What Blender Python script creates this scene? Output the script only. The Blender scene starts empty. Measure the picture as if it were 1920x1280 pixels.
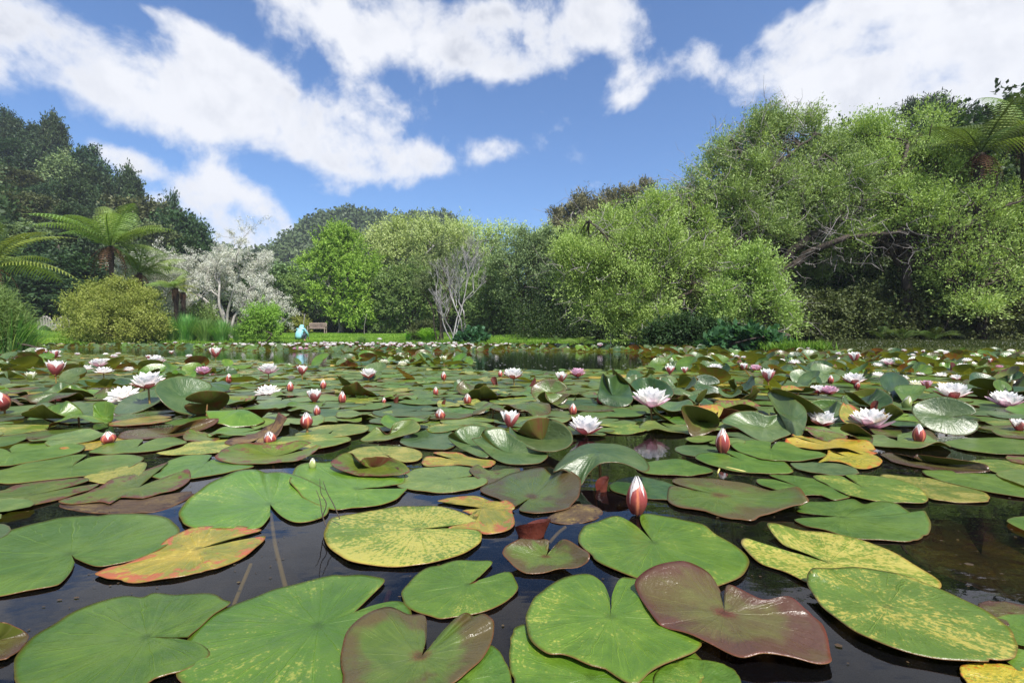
import bpy, math, random
import numpy as np
from mathutils import Vector, Matrix
RAD = math.radians
# ------------------------------------------------------------------ camera
F, YH, H0 = 925.0, 636.5, 0.33          # focal length in photo pixels, horizon row, eye height over the water
scene = bpy.context.scene
cd = bpy.data.cameras.new("camera")
cam = bpy.data.objects.new("camera", cd)
scene.collection.objects.link(cam)
cam.location = (0, 0, H0)
cam.rotation_euler = (RAD(90), 0, 0)
cd.sensor_width = 36.0
cd.lens = 36.0 * F / 1920.0
cd.shift_y = -(640 - YH) / 1920.0
cd.clip_start = 0.02
cd.clip_end = 3000
scene.camera = cam
scene.render.resolution_x, scene.render.resolution_y = 1024, 682
# ------------------------------------------------------------------ light
SUN_EL, SUN_AZ = 54.0, 152.0             # azimuth clockwise from +Y (the way the camera looks)
sd = bpy.data.lights.new("sun", 'SUN')
sd.energy = 5.0
sd.angle = RAD(2.0)
sd.color = (1.0, 0.95, 0.87)
sun = bpy.data.objects.new("sun", sd)
scene.collection.objects.link(sun)
sdir = Vector((math.sin(RAD(SUN_AZ)) * math.cos(RAD(SUN_EL)), math.cos(RAD(SUN_AZ)) * math.cos(RAD(SUN_EL)), math.sin(RAD(SUN_EL))))
sun.rotation_euler = sdir.to_track_quat('Z', 'Y').to_euler()
scene.view_settings.view_transform = 'Standard'
scene.view_settings.look = 'None'
scene.view_settings.exposure = 0.68
scene.view_settings.gamma = 1.0
# ------------------------------------------------------------------ node helpers
class NT:
    def __init__(s, tree):
        s.t = tree
    def n(s, typ, **kw):
        nd = s.t.nodes.new(typ)
        ins = kw.pop('ins', {})
        for k, v in kw.items():
            setattr(nd, k, v)
        for k, v in ins.items():
            sock = nd.inputs[k]
            if isinstance(v, bpy.types.NodeSocket):
                s.t.links.new(v, sock)
            else:
                if sock.type == 'RGBA' and not isinstance(v, (int, float)) and len(v) == 3:
                    v = tuple(v) + (1.0,)
                sock.default_value = v
        return nd
    def m(s, op, a, b=0.0, c=None, clamp=False):
        nd = s.n('ShaderNodeMath', operation=op, use_clamp=clamp)
        for i, v in enumerate((a, b, c)):
            if v is None:
                continue
            if isinstance(v, bpy.types.NodeSocket):
                s.t.links.new(v, nd.inputs[i])
            else:
                nd.inputs[i].default_value = v
        return nd.outputs[0]
    def step(s, v, a, b, lo=0.0, hi=1.0):
        nd = s.n('ShaderNodeMapRange', interpolation_type='SMOOTHSTEP', ins={'Value': v, 'From Min': a, 'From Max': b, 'To Min': lo, 'To Max': hi})
        return nd.outputs[0]
    def mix(s, f, a, b, mode='MIX'):
        nd = s.n('ShaderNodeMix', data_type='RGBA', blend_type=mode)
        for i, v in ((0, f), (6, a), (7, b)):
            if isinstance(v, bpy.types.NodeSocket):
                s.t.links.new(v, nd.inputs[i])
            else:
                if i and len(v) == 3:
                    v = tuple(v) + (1.0,)
                nd.inputs[i].default_value = v
        return nd.outputs[2]
    def noise(s, vec, scale, detail=3.0, rough=0.55, w=None, dist=0.0):
        nd = s.n('ShaderNodeTexNoise', noise_dimensions='4D' if w is not None else '3D', ins={'Vector': vec, 'Scale': scale, 'Detail': detail, 'Roughness': rough, 'Distortion': dist})
        if w is not None:
            if isinstance(w, bpy.types.NodeSocket):
                s.t.links.new(w, nd.inputs['W'])
            else:
                nd.inputs['W'].default_value = w
        return nd.outputs[0]
    def link(s, a, b):
        s.t.links.new(a, b)

def new_mat(name):
    m = bpy.data.materials.new(name)
    m.use_nodes = True
    m.node_tree.nodes.clear()
    t = NT(m.node_tree)
    out = t.n('ShaderNodeOutputMaterial')
    return m, t, out
# ------------------------------------------------------------------ sky with clouds
world = bpy.data.worlds.new("World")
scene.world = world
world.use_nodes = True
world.node_tree.nodes.clear()
w = NT(world.node_tree)
wo = w.n('ShaderNodeOutputWorld')
bg = w.n('ShaderNodeBackground', ins={'Strength': 0.064})
w.link(bg.outputs[0], wo.inputs[0])
sky = w.n('ShaderNodeTexSky', sky_type='NISHITA', sun_disc=False, sun_elevation=RAD(SUN_EL), sun_rotation=RAD(SUN_AZ), air_density=1.0, dust_density=0.6, ozone_density=2.6)
tc = w.n('ShaderNodeTexCoord')
nrm = w.n('ShaderNodeVectorMath', operation='NORMALIZE', ins={0: tc.outputs['Generated']})
sep = w.n('ShaderNodeSeparateXYZ', ins={0: nrm.outputs[0]})
az = w.m('ARCTAN2', sep.outputs[0], sep.outputs[1])
el = w.m('ARCSINE', sep.outputs[2])
ae = w.n('ShaderNodeCombineXYZ', ins={0: az, 1: el}).outputs[0]
def azel(px, py):
    a = math.atan((px - 960) / F)
    return a, math.atan((YH - py) / F * math.cos(a))
# cloud masses: photo x, y, half-lengths, turn (degrees), weight
CL = [(60, 95, 190, 75, -22, 1.0), (250, 165, 210, 75, -24, 1.1), (420, 190, 190, 80, -22, 1.0), (560, 230, 200, 85, -22, 1.15), (700, 290, 150, 60, -20, 1.1),
      (820, 305, 70, 28, -15, .8), (700, 190, 110, 45, -25, .6), (430, 110, 110, 50, -30, .7),
      (310, 360, 110, 55, -20, .9), (455, 390, 110, 66, -25, 1.4), (500, 430, 70, 50, 0, 1.1), (240, 300, 80, 26, -10, .8), (470, 450, 80, 40, 0, 1.0), (400, 500, 120, 60, 0, 1.0), (250, 420, 150, 60, -20, .7),
      (560, 20, 200, 60, -14, .85), (760, 40, 250, 75, -12, .95), (950, 75, 160, 60, -5, .8), (1040, 30, 150, 70, 0, .8), (920, 120, 90, 30, -15, .6), (920, 282, 60, 26, 5, .85),
      (1150, 40, 80, 60, -30, .7), (1180, 150, 70, 55, 30, .8), (1290, 105, 60, 35, 10, .75), (1170, 195, 30, 22, 0, .6), (1400, 120, 110, 55, 12, .85), (1500, 70, 150, 60, 15, .85),
      (1700, 80, 260, 120, 5, .95), (1820, 160, 260, 90, 0, 1.2), (1600, 180, 120, 55, 0, .9), (1900, 40, 200, 130, 0, 1.2), (1560, 25, 90, 30, 0, .7), (1480, 150, 120, 60, 20, .5), (1650, 190, 160, 60, 0, .8), (1310, 285, 40, 25, 30, .5), (1165, 298, 22, 12, 0, .55),
      (1120, 345, 22, 10, 0, .5), (610, 355, 50, 22, 0, .5), (320, 30, 80, 25, -20, .55), (230, 8, 60, 14, 0, .5), (2150, 200, 300, 200, 0, 1.2), (-150, 80, 200, 120, -20, 1.1)]
tot = None
for (x, y, rx, ry, tw, wt) in CL:
    a, e = azel(x, y)
    k = F / math.cos(a) ** 2 if False else F * (1 + math.tan(a) ** 2) ** .5
    ra, re = rx / k * 1.1 * math.cos(a) ** .5, ry / k * 1.1
    mp = w.n('ShaderNodeMapping', vector_type='TEXTURE', ins={'Vector': ae, 'Location': (a, e, 0), 'Rotation': (0, 0, RAD(tw)), 'Scale': (ra, re, 1)})
    ln = w.n('ShaderNodeVectorMath', operation='LENGTH', ins={0: mp.outputs[0]}).outputs[1]
    v = w.step(ln, 1.25, 0.25, 0.0, wt * .8)
    tot = v if tot is None else w.m('MAXIMUM', tot, v) if False else w.m('ADD', tot, v)
tot = w.m('MINIMUM', tot, 1.15)
# other clouds of the same kind behind and above the camera
beh = w.step(w.m('ABSOLUTE', az), 1.15, 1.5)
hi = w.step(el, 0.62, 0.9)
oth = w.m('MULTIPLY', w.m('MAXIMUM', beh, hi), w.step(w.noise(nrm.outputs[0], 2.2, 2), 0.42, 0.62, 0.0, 0.9))
tot = w.m('MAXIMUM', tot, oth)
big = w.noise(nrm.outputs[0], 6.5, 9, 0.60, dist=0.25)
fine = w.noise(nrm.outputs[0], 17.0, 7, 0.6)
nz = w.m('ADD', w.m('MULTIPLY', w.m('SUBTRACT', big, 0.52), 3.2), w.m('MULTIPLY', w.m('SUBTRACT', fine, 0.5), 1.3))
dens = w.m('ADD', tot, nz)
mask = w.step(dens, 0.18, 1.08)
# thickness makes the middle of a cloud greyer than its rims
off = w.n('ShaderNodeVectorMath', operation='ADD', ins={0: nrm.outputs[0], 1: (0.03, 0.0, 0.05)})
big2 = w.noise(off.outputs[0], 5.5, 5, 0.5, dist=0.25)
shade = w.step(w.m('SUBTRACT', big2, big), -0.12, 0.14)
thick = w.step(dens, 0.7, 1.7)
grey = w.m('MULTIPLY', w.m('MULTIPLY', shade, thick), 0.85)
ccol = w.mix(grey, (9.6, 9.7, 10.1), (4.4, 4.8, 5.9))
skyc = w.mix(1.0, sky.outputs[0], (1.12, 1.42, 1.78), 'MULTIPLY')
fin = w.mix(w.m('MULTIPLY', mask, 0.95), skyc, ccol)
w.link(fin, bg.inputs['Color'])
# ------------------------------------------------------------------ general helpers
def P(x, y, z=0.0):
    D = F * (H0 - z) / (y - YH)
    return np.array(((x - 960) * D / F, D, z))
def Q(x, y, D):
    return np.array(((x - 960) * D / F, D, H0 + (YH - y) * D / F))
def scr(p):
    return 960 + F * p[0] / p[1], YH + F * (H0 - p[2]) / p[1]

def tag(o, label=None, cat=None, group=None, kind=None):
    if label: o['label'] = label
    if cat: o['category'] = cat
    if group: o['group'] = group
    if kind: o['kind'] = kind
    return o

def link(o, parent=None):
    scene.collection.objects.link(o)
    if parent is not None:
        o.parent = parent
    return o

def empty(name, loc=(0, 0, 0), rz=0.0):
    o = bpy.data.objects.new(name, None)
    o.empty_display_size = 0.1
    o.location = loc
    o.rotation_euler = (0, 0, rz)
    return link(o)

def mesh(name, V, faces, mats, fm=None, smooth=True, uv=None, rnd=None):
    """faces: list of (n,k) int arrays; fm: matching list of material-index arrays or ints; uv per vertex; rnd per vertex"""
    me = bpy.data.meshes.new(name)
    V = np.asarray(V, np.float32)
    faces = [np.asarray(f, np.int32) for f in faces if len(f)]
    me.vertices.add(len(V))
    me.vertices.foreach_set('co', V.ravel())
    loops = np.concatenate([f.ravel() for f in faces])
    tots = np.concatenate([np.full(len(f), f.shape[1], np.int32) for f in faces])
    starts = np.concatenate([[0], np.cumsum(tots)[:-1]]).astype(np.int32)
    me.loops.add(len(loops))
    me.loops.foreach_set('vertex_index', loops)
    me.polygons.add(len(tots))
    me.polygons.foreach_set('loop_start', starts)
    me.polygons.foreach_set('loop_total', tots)
    if fm is not None:
        mi = np.concatenate([np.full(len(f), m, np.int32) if np.isscalar(m) else np.asarray(m, np.int32) for f, m in zip(faces, fm)])
        me.polygons.foreach_set('material_index', mi)
    me.polygons.foreach_set('use_smooth', np.full(len(tots), bool(smooth)))
    if uv is not None:
        ul = me.uv_layers.new(name='UVMap')
        ul.data.foreach_set('uv', np.asarray(uv, np.float32)[loops].ravel())
    if rnd is not None:
        at = me.attributes.new('rnd', 'FLOAT', 'POINT')
        at.data.foreach_set('value', np.asarray(rnd, np.float32))
    for m in (mats if isinstance(mats, (list, tuple)) else [mats]):
        me.materials.append(m)
    me.update(calc_edges=True)
    return me

def obj(name, me, parent=None, loc=(0, 0, 0), rot=(0, 0, 0), sc=(1, 1, 1)):
    o = bpy.data.objects.new(name, me)
    o.location, o.rotation_euler, o.scale = loc, rot, sc
    return link(o, parent)

class MB:
    """collects vertices and faces of one mesh"""
    def __init__(s):
        s.V, s.F, s.M, s.R, s.n = [], [], [], [], 0
    def add(s, V, faces, mi=0, r=0.0):
        V = np.asarray(V, float)
        for f in (faces if isinstance(faces, list) else [faces]):
            f = np.asarray(f, int)
            s.F.append(f + s.n); s.M.append(np.full(len(f), mi))
        s.V.append(V); s.R.append(np.broadcast_to(np.asarray(r, float), (len(V),))); s.n += len(V)
    def box(s, c, d, mi=0, rz=0.0, rx=0.0, ry=0.0, b=0.0):
        c = np.asarray(c, float); d = np.asarray(d, float) / 2
        v = np.array([[x, y, z] for x in (-1, 1) for y in (-1, 1) for z in (-1, 1)]) * d
        R = np.array(Matrix.Rotation(rz, 3, 'Z') @ Matrix.Rotation(ry, 3, 'Y') @ Matrix.Rotation(rx, 3, 'X'))
        s.add(v @ R.T + c, np.array([[0, 1, 3, 2], [4, 6, 7, 5], [0, 4, 5, 1], [2, 3, 7, 6], [0, 2, 6, 4], [1, 5, 7, 3]]), mi)
    def tube(s, pts, rad, k=6, mi=0, r=0.0, cap=True):
        pts = np.asarray(pts, float); n = len(pts)
        rad = np.broadcast_to(np.asarray(rad, float), (n,))
        T = np.gradient(pts, axis=0); T /= np.linalg.norm(T, axis=1)[:, None] + 1e-9
        up = np.array((0, 0, 1.0)) if abs(T[0][2]) < .9 else np.array((1.0, 0, 0))
        A = np.cross(T, up); A /= np.linalg.norm(A, axis=1)[:, None] + 1e-9
        B = np.cross(T, A)
        th = np.arange(k) * 2 * math.pi / k
        V = pts[:, None] + rad[:, None, None] * (np.cos(th)[None, :, None] * A[:, None] + np.sin(th)[None, :, None] * B[:, None])
        i = np.arange(n - 1)[:, None] * k + np.arange(k)[None]
        j = np.arange(n - 1)[:, None] * k + (np.arange(k)[None] + 1) % k
        f = np.stack([i, j, j + k, i + k], -1).reshape(-1, 4)
        fs = [f]
        if cap and k > 3:
            fs.append(np.array([[(n - 1) * k + q for q in range(k)]]))
        s.add(V.reshape(-1, 3), fs, mi, r)
    def me(s, name, mats, smooth=True, attr=True):
        by = {}
        for f, m in zip(s.F, s.M):
            by.setdefault(f.shape[1], [[], []])
            by[f.shape[1]][0].append(f); by[f.shape[1]][1].append(m)
        fs = [np.concatenate(v[0]) for v in by.values()]; ms = [np.concatenate(v[1]) for v in by.values()]
        return mesh(name, np.concatenate(s.V), fs, mats, ms, smooth, rnd=np.concatenate(s.R) if attr else None)
    def obj(s, name, mats, parent=None, smooth=True, loc=(0, 0, 0), rot=(0, 0, 0)):
        return obj(name, s.me(name, mats, smooth), parent, loc, rot)

def copy_tree(o, parent=None, loc=None, rz=None, sc=None):
    c = o.copy(); scene.collection.objects.link(c)
    if parent is not None: c.parent = parent
    if loc is not None: c.location = loc
    if rz is not None: c.rotation_euler = (c.rotation_euler[0], c.rotation_euler[1], rz)
    if sc is not None: c.scale = sc if hasattr(sc, '__len__') else (sc, sc, sc)
    for ch in list(o.children):
        if ch.name != c.name: copy_tree(ch, c)
    return c
# ------------------------------------------------------------------ materials
def leaf_mat(name, c1, c2, c3=None, rough=0.5, trans=0.35, nsc=0.6, obvar=0.25):
    """foliage: colours of single leaves vary leaf by leaf, clump by clump and plant by plant"""
    m, t, out = new_mat(name)
    at = t.n('ShaderNodeAttribute', attribute_name='rnd')
    tc = t.n('ShaderNodeTexCoord')
    oi = t.n('ShaderNodeObjectInfo')
    nz = t.noise(tc.outputs['Object'], nsc, 3)
    f = t.m('ADD', t.m('MULTIPLY', at.outputs['Fac'], 0.55), t.m('MULTIPLY', t.m('SUBTRACT', nz, 0.35), 1.3), clamp=True)
    col = t.mix(f, c1, c2)
    if c3 is not None:
        col = t.mix(t.m('MULTIPLY', t.step(at.outputs['Fac'], 0.82, 0.95), .7), col, c3)
    hs = t.n('ShaderNodeHueSaturation', ins={'Color': col, 'Hue': t.m('ADD', 0.5, t.m('MULTIPLY', t.m('SUBTRACT', oi.outputs['Random'], 0.5), 0.035)),
             'Value': t.m('ADD', 1.0, t.m('MULTIPLY', t.m('SUBTRACT', oi.outputs['Random'], 0.5), obvar))})
    b = t.n('ShaderNodeBsdfPrincipled', ins={'Base Color': hs.outputs[0], 'Roughness': rough, 'Specular IOR Level': 0.2})
    tr = t.n('ShaderNodeBsdfTranslucent', ins={'Color': t.mix(1.0, hs.outputs[0], (1.1, 1.15, 0.55), 'MULTIPLY')})
    mx = t.n('ShaderNodeMixShader', ins={0: trans, 1: b.outputs[0], 2: tr.outputs[0]})
    t.link(mx.outputs[0], out.inputs[0])
    return m

def plain_mat(name, c1, c2, scale=6.0, rough=0.8, bump=0.3, bscale=None, stretch=(1, 1, 1), spec=0.3, metal=0.0, det=6):
    m, t, out = new_mat(name)
    tc = t.n('ShaderNodeTexCoord')
    mp = t.n('ShaderNodeMapping', ins={'Vector': tc.outputs['Object'], 'Scale': stretch})
    nz = t.noise(mp.outputs[0], scale, det, 0.6)
    col = t.mix(t.step(nz, 0.3, 0.7), c1, c2)
    b = t.n('ShaderNodeBsdfPrincipled', ins={'Base Color': col, 'Roughness': rough, 'Specular IOR Level': spec, 'Metallic': metal})
    if bump:
        nb = t.noise(mp.outputs[0], bscale or scale * 3, 5, 0.6)
        bp = t.n('ShaderNodeBump', ins={'Height': nb, 'Strength': bump, 'Distance': 0.05})
        t.link(bp.outputs[0], b.inputs['Normal'])
    t.link(b.outputs[0], out.inputs[0])
    return m

M = {}
M['willow'] = leaf_mat('willow_leaf', (0.17, 0.25, 0.055), (0.43, 0.56, 0.165), (0.56, 0.65, 0.27), nsc=0.5, trans=.28)
M['willow_top'] = leaf_mat('willow_top_leaf', (0.15, 0.21, 0.065), (0.38, 0.48, 0.165), (0.50, 0.57, 0.26), nsc=0.5, trans=.25)
M['lime'] = leaf_mat('lime_leaf', (0.14, 0.25, 0.03), (0.30, 0.48, 0.075), (0.44, 0.58, 0.14), nsc=0.4)
M['pale'] = leaf_mat('pale_leaf', (0.27, 0.36, 0.12), (0.50, 0.60, 0.24), (0.64, 0.70, 0.36), nsc=0.4)
M['farhill'] = leaf_mat('far_hill_leaf', (0.05, 0.085, 0.035), (0.13, 0.18, 0.07), (0.2, 0.24, 0.12), nsc=0.05, trans=.2)
M['mid'] = leaf_mat('mid_leaf', (0.09, 0.15, 0.045), (0.23, 0.33, 0.09), (0.36, 0.45, 0.16), nsc=0.4)
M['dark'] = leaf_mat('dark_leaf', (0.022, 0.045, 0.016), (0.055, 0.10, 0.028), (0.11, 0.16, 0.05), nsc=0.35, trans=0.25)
M['kanuka'] = leaf_mat('kanuka_leaf', (0.10, 0.155, 0.065), (0.22, 0.30, 0.11), (0.34, 0.42, 0.19), nsc=0.4, trans=0.2)
M['slate'] = leaf_mat('slate_leaf', (0.022, 0.048, 0.018), (0.055, 0.10, 0.032), (0.11, 0.17, 0.06), nsc=0.15, trans=0.2)
M['olive'] = leaf_mat('olive_leaf', (0.06, 0.08, 0.028), (0.13, 0.15, 0.05), (0.2, 0.22, 0.09), nsc=0.15, trans=0.2)
M['gold'] = leaf_mat('gold_leaf', (0.16, 0.20, 0.035), (0.36, 0.39, 0.09), (0.50, 0.52, 0.2), nsc=0.8)
M['bronze_tuft'] = leaf_mat('bronze_tuft_leaf', (0.09, 0.10, 0.04), (0.24, 0.22, 0.10), (0.36, 0.32, 0.16), nsc=0.3, trans=0.15)
M['lichen'] = leaf_mat('lichen', (0.42, 0.42, 0.38), (0.68, 0.69, 0.60), (0.82, 0.83, 0.72), trans=0.15, rough=0.9)
M['fern'] = leaf_mat('fern_frond', (0.13, 0.21, 0.045), (0.26, 0.36, 0.09), (0.36, 0.45, 0.16), nsc=1.2)
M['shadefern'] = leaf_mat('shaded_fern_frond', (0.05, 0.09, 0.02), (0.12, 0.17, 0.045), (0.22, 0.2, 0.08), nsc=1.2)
M['deadfern'] = leaf_mat('dead_frond', (0.11, 0.05, 0.03), (0.20, 0.11, 0.06), trans=0.15, rough=0.8)
M['reed'] = leaf_mat('reed_blade', (0.10, 0.23, 0.06), (0.24, 0.44, 0.12), (0.4, 0.5, 0.2), nsc=1.0)
M['agap'] = leaf_mat('strap_leaf', (0.15, 0.34, 0.03), (0.32, 0.58, 0.07), (0.5, 0.68, 0.15), nsc=1.5, rough=0.35)
M['gunn'] = leaf_mat('blue_green_leaf', (0.04, 0.11, 0.05), (0.08, 0.20, 0.09), nsc=1.5)
M['grass'] = leaf_mat('grass_blade', (0.10, 0.20, 0.02), (0.20, 0.33, 0.04), (0.30, 0.36, 0.09), nsc=0.5)
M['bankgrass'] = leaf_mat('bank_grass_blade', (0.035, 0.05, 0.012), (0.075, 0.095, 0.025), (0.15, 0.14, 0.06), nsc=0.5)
M['daisy'] = plain_mat('daisy_white', (0.8, 0.8, 0.76), (0.7, 0.7, 0.68), bump=0)
M['bark'] = plain_mat('bark', (0.03, 0.023, 0.018), (0.095, 0.075, 0.06), 5, 0.9, 0.6, 14, (1, 1, .3))
M['greybark'] = plain_mat('grey_bark', (0.14, 0.13, 0.12), (0.30, 0.28, 0.27), 6, 0.9, 0.4, 16, (1, 1, .3))
M['silverbark'] = plain_mat('silver_bark', (0.20, 0.19, 0.19), (0.40, 0.385, 0.38), 6, 0.9, 0.3, 16, (1, 1, .3))
M['twig'] = plain_mat('twig_bark', (0.24, 0.225, 0.21), (0.44, 0.42, 0.39), 3, 0.9, 0)
M['fernbark'] = plain_mat('fern_bark', (0.02, 0.015, 0.012), (0.07, 0.05, 0.04), 14, 0.95, 0.8, 30)
M['deadtwig'] = plain_mat('dead_twig_bark', (0.16, 0.14, 0.14), (0.34, 0.31, 0.30), 3, 0.9, 0)
M['wood'] = plain_mat('weathered_wood', (0.20, 0.15, 0.13), (0.34, 0.27, 0.23), 5, 0.85, 0.2, 30, (1, 1, 4))
M['greywood'] = plain_mat('grey_planks', (0.20, 0.18, 0.17), (0.34, 0.31, 0.29), 4, 0.9, 0.3, 20)
M['stone'] = plain_mat('stone', (0.25, 0.25, 0.23), (0.42, 0.41, 0.38), 8, 0.9, 0.3)
M['jacket'] = plain_mat('jacket_cloth', (0.20, 0.47, 0.54), (0.28, 0.56, 0.62), 9, 0.7, 0.2)
M['trousers'] = plain_mat('trouser_cloth', (0.03, 0.04, 0.06), (0.05, 0.06, 0.08), 9, 0.8, 0.2)
M['skin'] = plain_mat('skin', (0.50, 0.30, 0.22), (0.55, 0.34, 0.26), 9, 0.55, 0.0)
M['hair'] = plain_mat('hair', (0.05, 0.03, 0.02), (0.08, 0.05, 0.03), 30, 0.6, 0.2)
# ------------------------------------------------------------------ ground, pond bed, water
rng = np.random.default_rng(7)
SHORE = np.array([(-9.6, 9.3), (-13.0, 12.5), (-18, 18), (-22.5, 23), (-23.5, 25), (-20.5, 26.2), (-17, 27.0), (-14.2, 28.2), (-12.8, 30.2), (-10.5, 30.6), (-7.5, 29.5), (-5.0, 27.4), (-3.4, 26.6), (-1.6, 26.2), (1.2, 24.5),
                  (4.2, 20.5), (5.6, 17.0), (6.4, 14.2), (6.6, 12.4), (7.6, 11.6), (9.5, 11.2), (12.5, 11.0), (16, 10.2), (20, 7.0), (21, 0), (16, -8), (4, -12), (-8, -10), (-13, -2), (-11.5, 5.5)])
def sdist(X, Y):
    """signed distance to the shoreline, positive on land"""
    X = np.asarray(X, float); Y = np.asarray(Y, float)
    d = np.full(X.shape, 1e9); ins = np.zeros(X.shape, bool)
    n = len(SHORE)
    for i in range(n):
        ax, ay = SHORE[i]; bx, by = SHORE[(i + 1) % n]
        t = np.clip(((X - ax) * (bx - ax) + (Y - ay) * (by - ay)) / ((bx - ax) ** 2 + (by - ay) ** 2), 0, 1)
        d = np.minimum(d, np.hypot(X - ax - t * (bx - ax), Y - ay - t * (by - ay)))
        c = ((ay > Y) != (by > Y)) & (X < (bx - ax) * (Y - ay) / (by - ay + 1e-12) + ax)
        ins ^= c
    return np.where(ins, -d, d)
def sm(x, a, b):
    t = np.clip((x - a) / (b - a), 0, 1); return t * t * (3 - 2 * t)
def ground_z(X, Y):
    X = np.asarray(X, float); Y = np.asarray(Y, float)
    d = sdist(X, Y) + 0.12 * np.sin(X * 2.1 + Y) + 0.08 * np.sin(Y * 3.3 - X * 1.7)
    land = 0.14 * sm(d, -0.1, 0.5) + np.where(X > 4, 0.028, np.where(X < -26, .055, 0.05)) * np.clip(d, 0, 16)
    bed = -0.75 * sm(-d, 0.0, 1.6) - 0.05
    z = np.where(d > -0.1, land - 0.05 * (1 - sm(d, -.1, .2)), bed)
    s = -X - 0.40 * Y - 20
    z = z + np.where(d > 0, 0.86 * (np.where(s > 0, s, 0) ** 2 / (np.abs(s) + 2.5)), 0) * sm(Y, 18, 40)
    z = np.where((Y > 20) & (X < -30) & (z > 26), 26 + 9 * np.tanh((z - 26) / 9), z)
    s2 = X - 13 + 0.1 * (Y - 20)
    z = z + np.where(d > 0, 0.16 * np.where(s2 > 0, s2, 0), 0) * sm(Y, 13, 24)
    # the wooded hill and the smaller knoll far behind the lawn
    z = z + 60 * np.exp(-(((X + 70) / 42) ** 2 + ((Y - 215) / 50) ** 2)) * 0.80 + 5 * np.exp(-(((X + 118) / 36) ** 2 + ((Y - 215) / 50) ** 2)) + 27 * np.exp(-(((X + 28) / 20) ** 2 + ((Y - 225) / 36) ** 2))
    z = z + 8 * np.exp(-(((X - 6) / 50) ** 2 + ((Y - 230) / 36) ** 2))
    z = z + 34 * sm(np.maximum(np.abs(X), np.abs(Y - 60)), 150, 400)
    z = z + 0.03 * np.sin(X * 0.9) * np.sin(Y * 0.7) * sm(d, 0.5, 3)
    return z
def gz(x, y): return float(ground_z(np.array([x]), np.array([y]))[0])
def axis(a, b, fine, c0, c1, coarse):
    xs = list(np.arange(c0, c1, fine)); s = fine; x = c1
    while x < b: xs.append(x); s = min(s * 1.12, coarse); x += s
    s = fine; x = c0
    while x > a: s = min(s * 1.12, coarse); x -= s; xs.append(x)
    return np.array(sorted(xs))
gx = axis(-420, 420, 0.4, -28, 24, 30); gy = axis(-300, 430, 0.4, -13, 46, 30)
GX, GY = np.meshgrid(gx, gy)
GZ = ground_z(GX.ravel(), GY.ravel())
V = np.stack([GX.ravel(), GY.ravel(), GZ], 1)
nx, ny = len(gx), len(gy)
i = (np.arange(ny - 1)[:, None] * nx + np.arange(nx - 1)[None]).ravel()
m, t, out = new_mat('ground')
tc = t.n('ShaderNodeTexCoord'); geo = t.n('ShaderNodeNewGeometry')
sp = t.n('ShaderNodeSeparateXYZ', ins={0: geo.outputs['Position']})
n1 = t.noise(geo.outputs['Position'], 0.5, 5); n2 = t.noise(geo.outputs['Position'], 9, 5)
n3 = t.noise(geo.outputs['Position'], 60, 4)
lawn = t.mix(t.step(n1, 0.35, 0.65), (0.11, 0.22, 0.02), (0.19, 0.32, 0.035))
lawn = t.mix(t.step(n2, 0.5, 0.8), lawn, (0.20, 0.26, 0.06))
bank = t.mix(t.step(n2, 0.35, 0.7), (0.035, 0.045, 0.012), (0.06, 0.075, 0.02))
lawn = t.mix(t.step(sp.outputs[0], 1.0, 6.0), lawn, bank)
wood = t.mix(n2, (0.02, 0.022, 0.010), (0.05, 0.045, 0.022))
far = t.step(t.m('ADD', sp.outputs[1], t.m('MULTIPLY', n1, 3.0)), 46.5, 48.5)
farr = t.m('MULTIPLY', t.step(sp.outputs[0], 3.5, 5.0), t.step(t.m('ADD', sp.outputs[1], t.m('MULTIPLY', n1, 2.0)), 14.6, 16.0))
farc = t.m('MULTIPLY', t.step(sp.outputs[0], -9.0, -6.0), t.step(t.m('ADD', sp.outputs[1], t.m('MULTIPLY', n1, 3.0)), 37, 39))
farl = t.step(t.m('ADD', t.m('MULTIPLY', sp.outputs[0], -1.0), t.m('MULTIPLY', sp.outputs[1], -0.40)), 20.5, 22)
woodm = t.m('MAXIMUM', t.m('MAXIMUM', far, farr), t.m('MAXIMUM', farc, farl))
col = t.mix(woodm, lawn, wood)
mud = t.step(sp.outputs[2], 0.06, 0.015)
col = t.mix(mud, col, (0.028, 0.022, 0.014))
b = t.n('ShaderNodeBsdfPrincipled', ins={'Base Color': col, 'Roughness': 0.95, 'Specular IOR Level': 0.15})
bp = t.n('ShaderNodeBump', ins={'Height': n3, 'Strength': 0.6, 'Distance': 0.04}); t.link(bp.outputs[0], b.inputs['Normal'])
t.link(b.outputs[0], out.inputs[0]); M['ground'] = m
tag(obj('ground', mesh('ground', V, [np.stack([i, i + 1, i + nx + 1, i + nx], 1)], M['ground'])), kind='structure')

m, t, out = new_mat('pond_water')
tc = t.n('ShaderNodeTexCoord')
mp = t.n('ShaderNodeMapping', ins={'Vector': tc.outputs['Object'], 'Scale': (1.0, 1.6, 1)})
h1 = t.noise(mp.outputs[0], 3.0, 3); h2 = t.noise(mp.outputs[0], 22.0, 2)
hh = t.m('ADD', h1, t.m('MULTIPLY', h2, 0.12))
bp = t.n('ShaderNodeBump', ins={'Height': hh, 'Strength': 0.10, 'Distance': 0.02})
fr = t.n('ShaderNodeFresnel', ins={'IOR': 1.33, 'Normal': bp.outputs[0]})
gl = t.n('ShaderNodeBsdfGlossy', ins={'Color': (0.95, 0.96, 1.0), 'Roughness': 0.02, 'Normal': bp.outputs[0]})
tp = t.n('ShaderNodeBsdfTransparent', ins={'Color': (0.50, 0.45, 0.36, 1)})
df = t.n('ShaderNodeBsdfDiffuse', ins={'Color': (0.006, 0.006, 0.007, 1)})
under = t.n('ShaderNodeMixShader', ins={0: 0.35, 1: tp.outputs[0], 2: df.outputs[0]})
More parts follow.
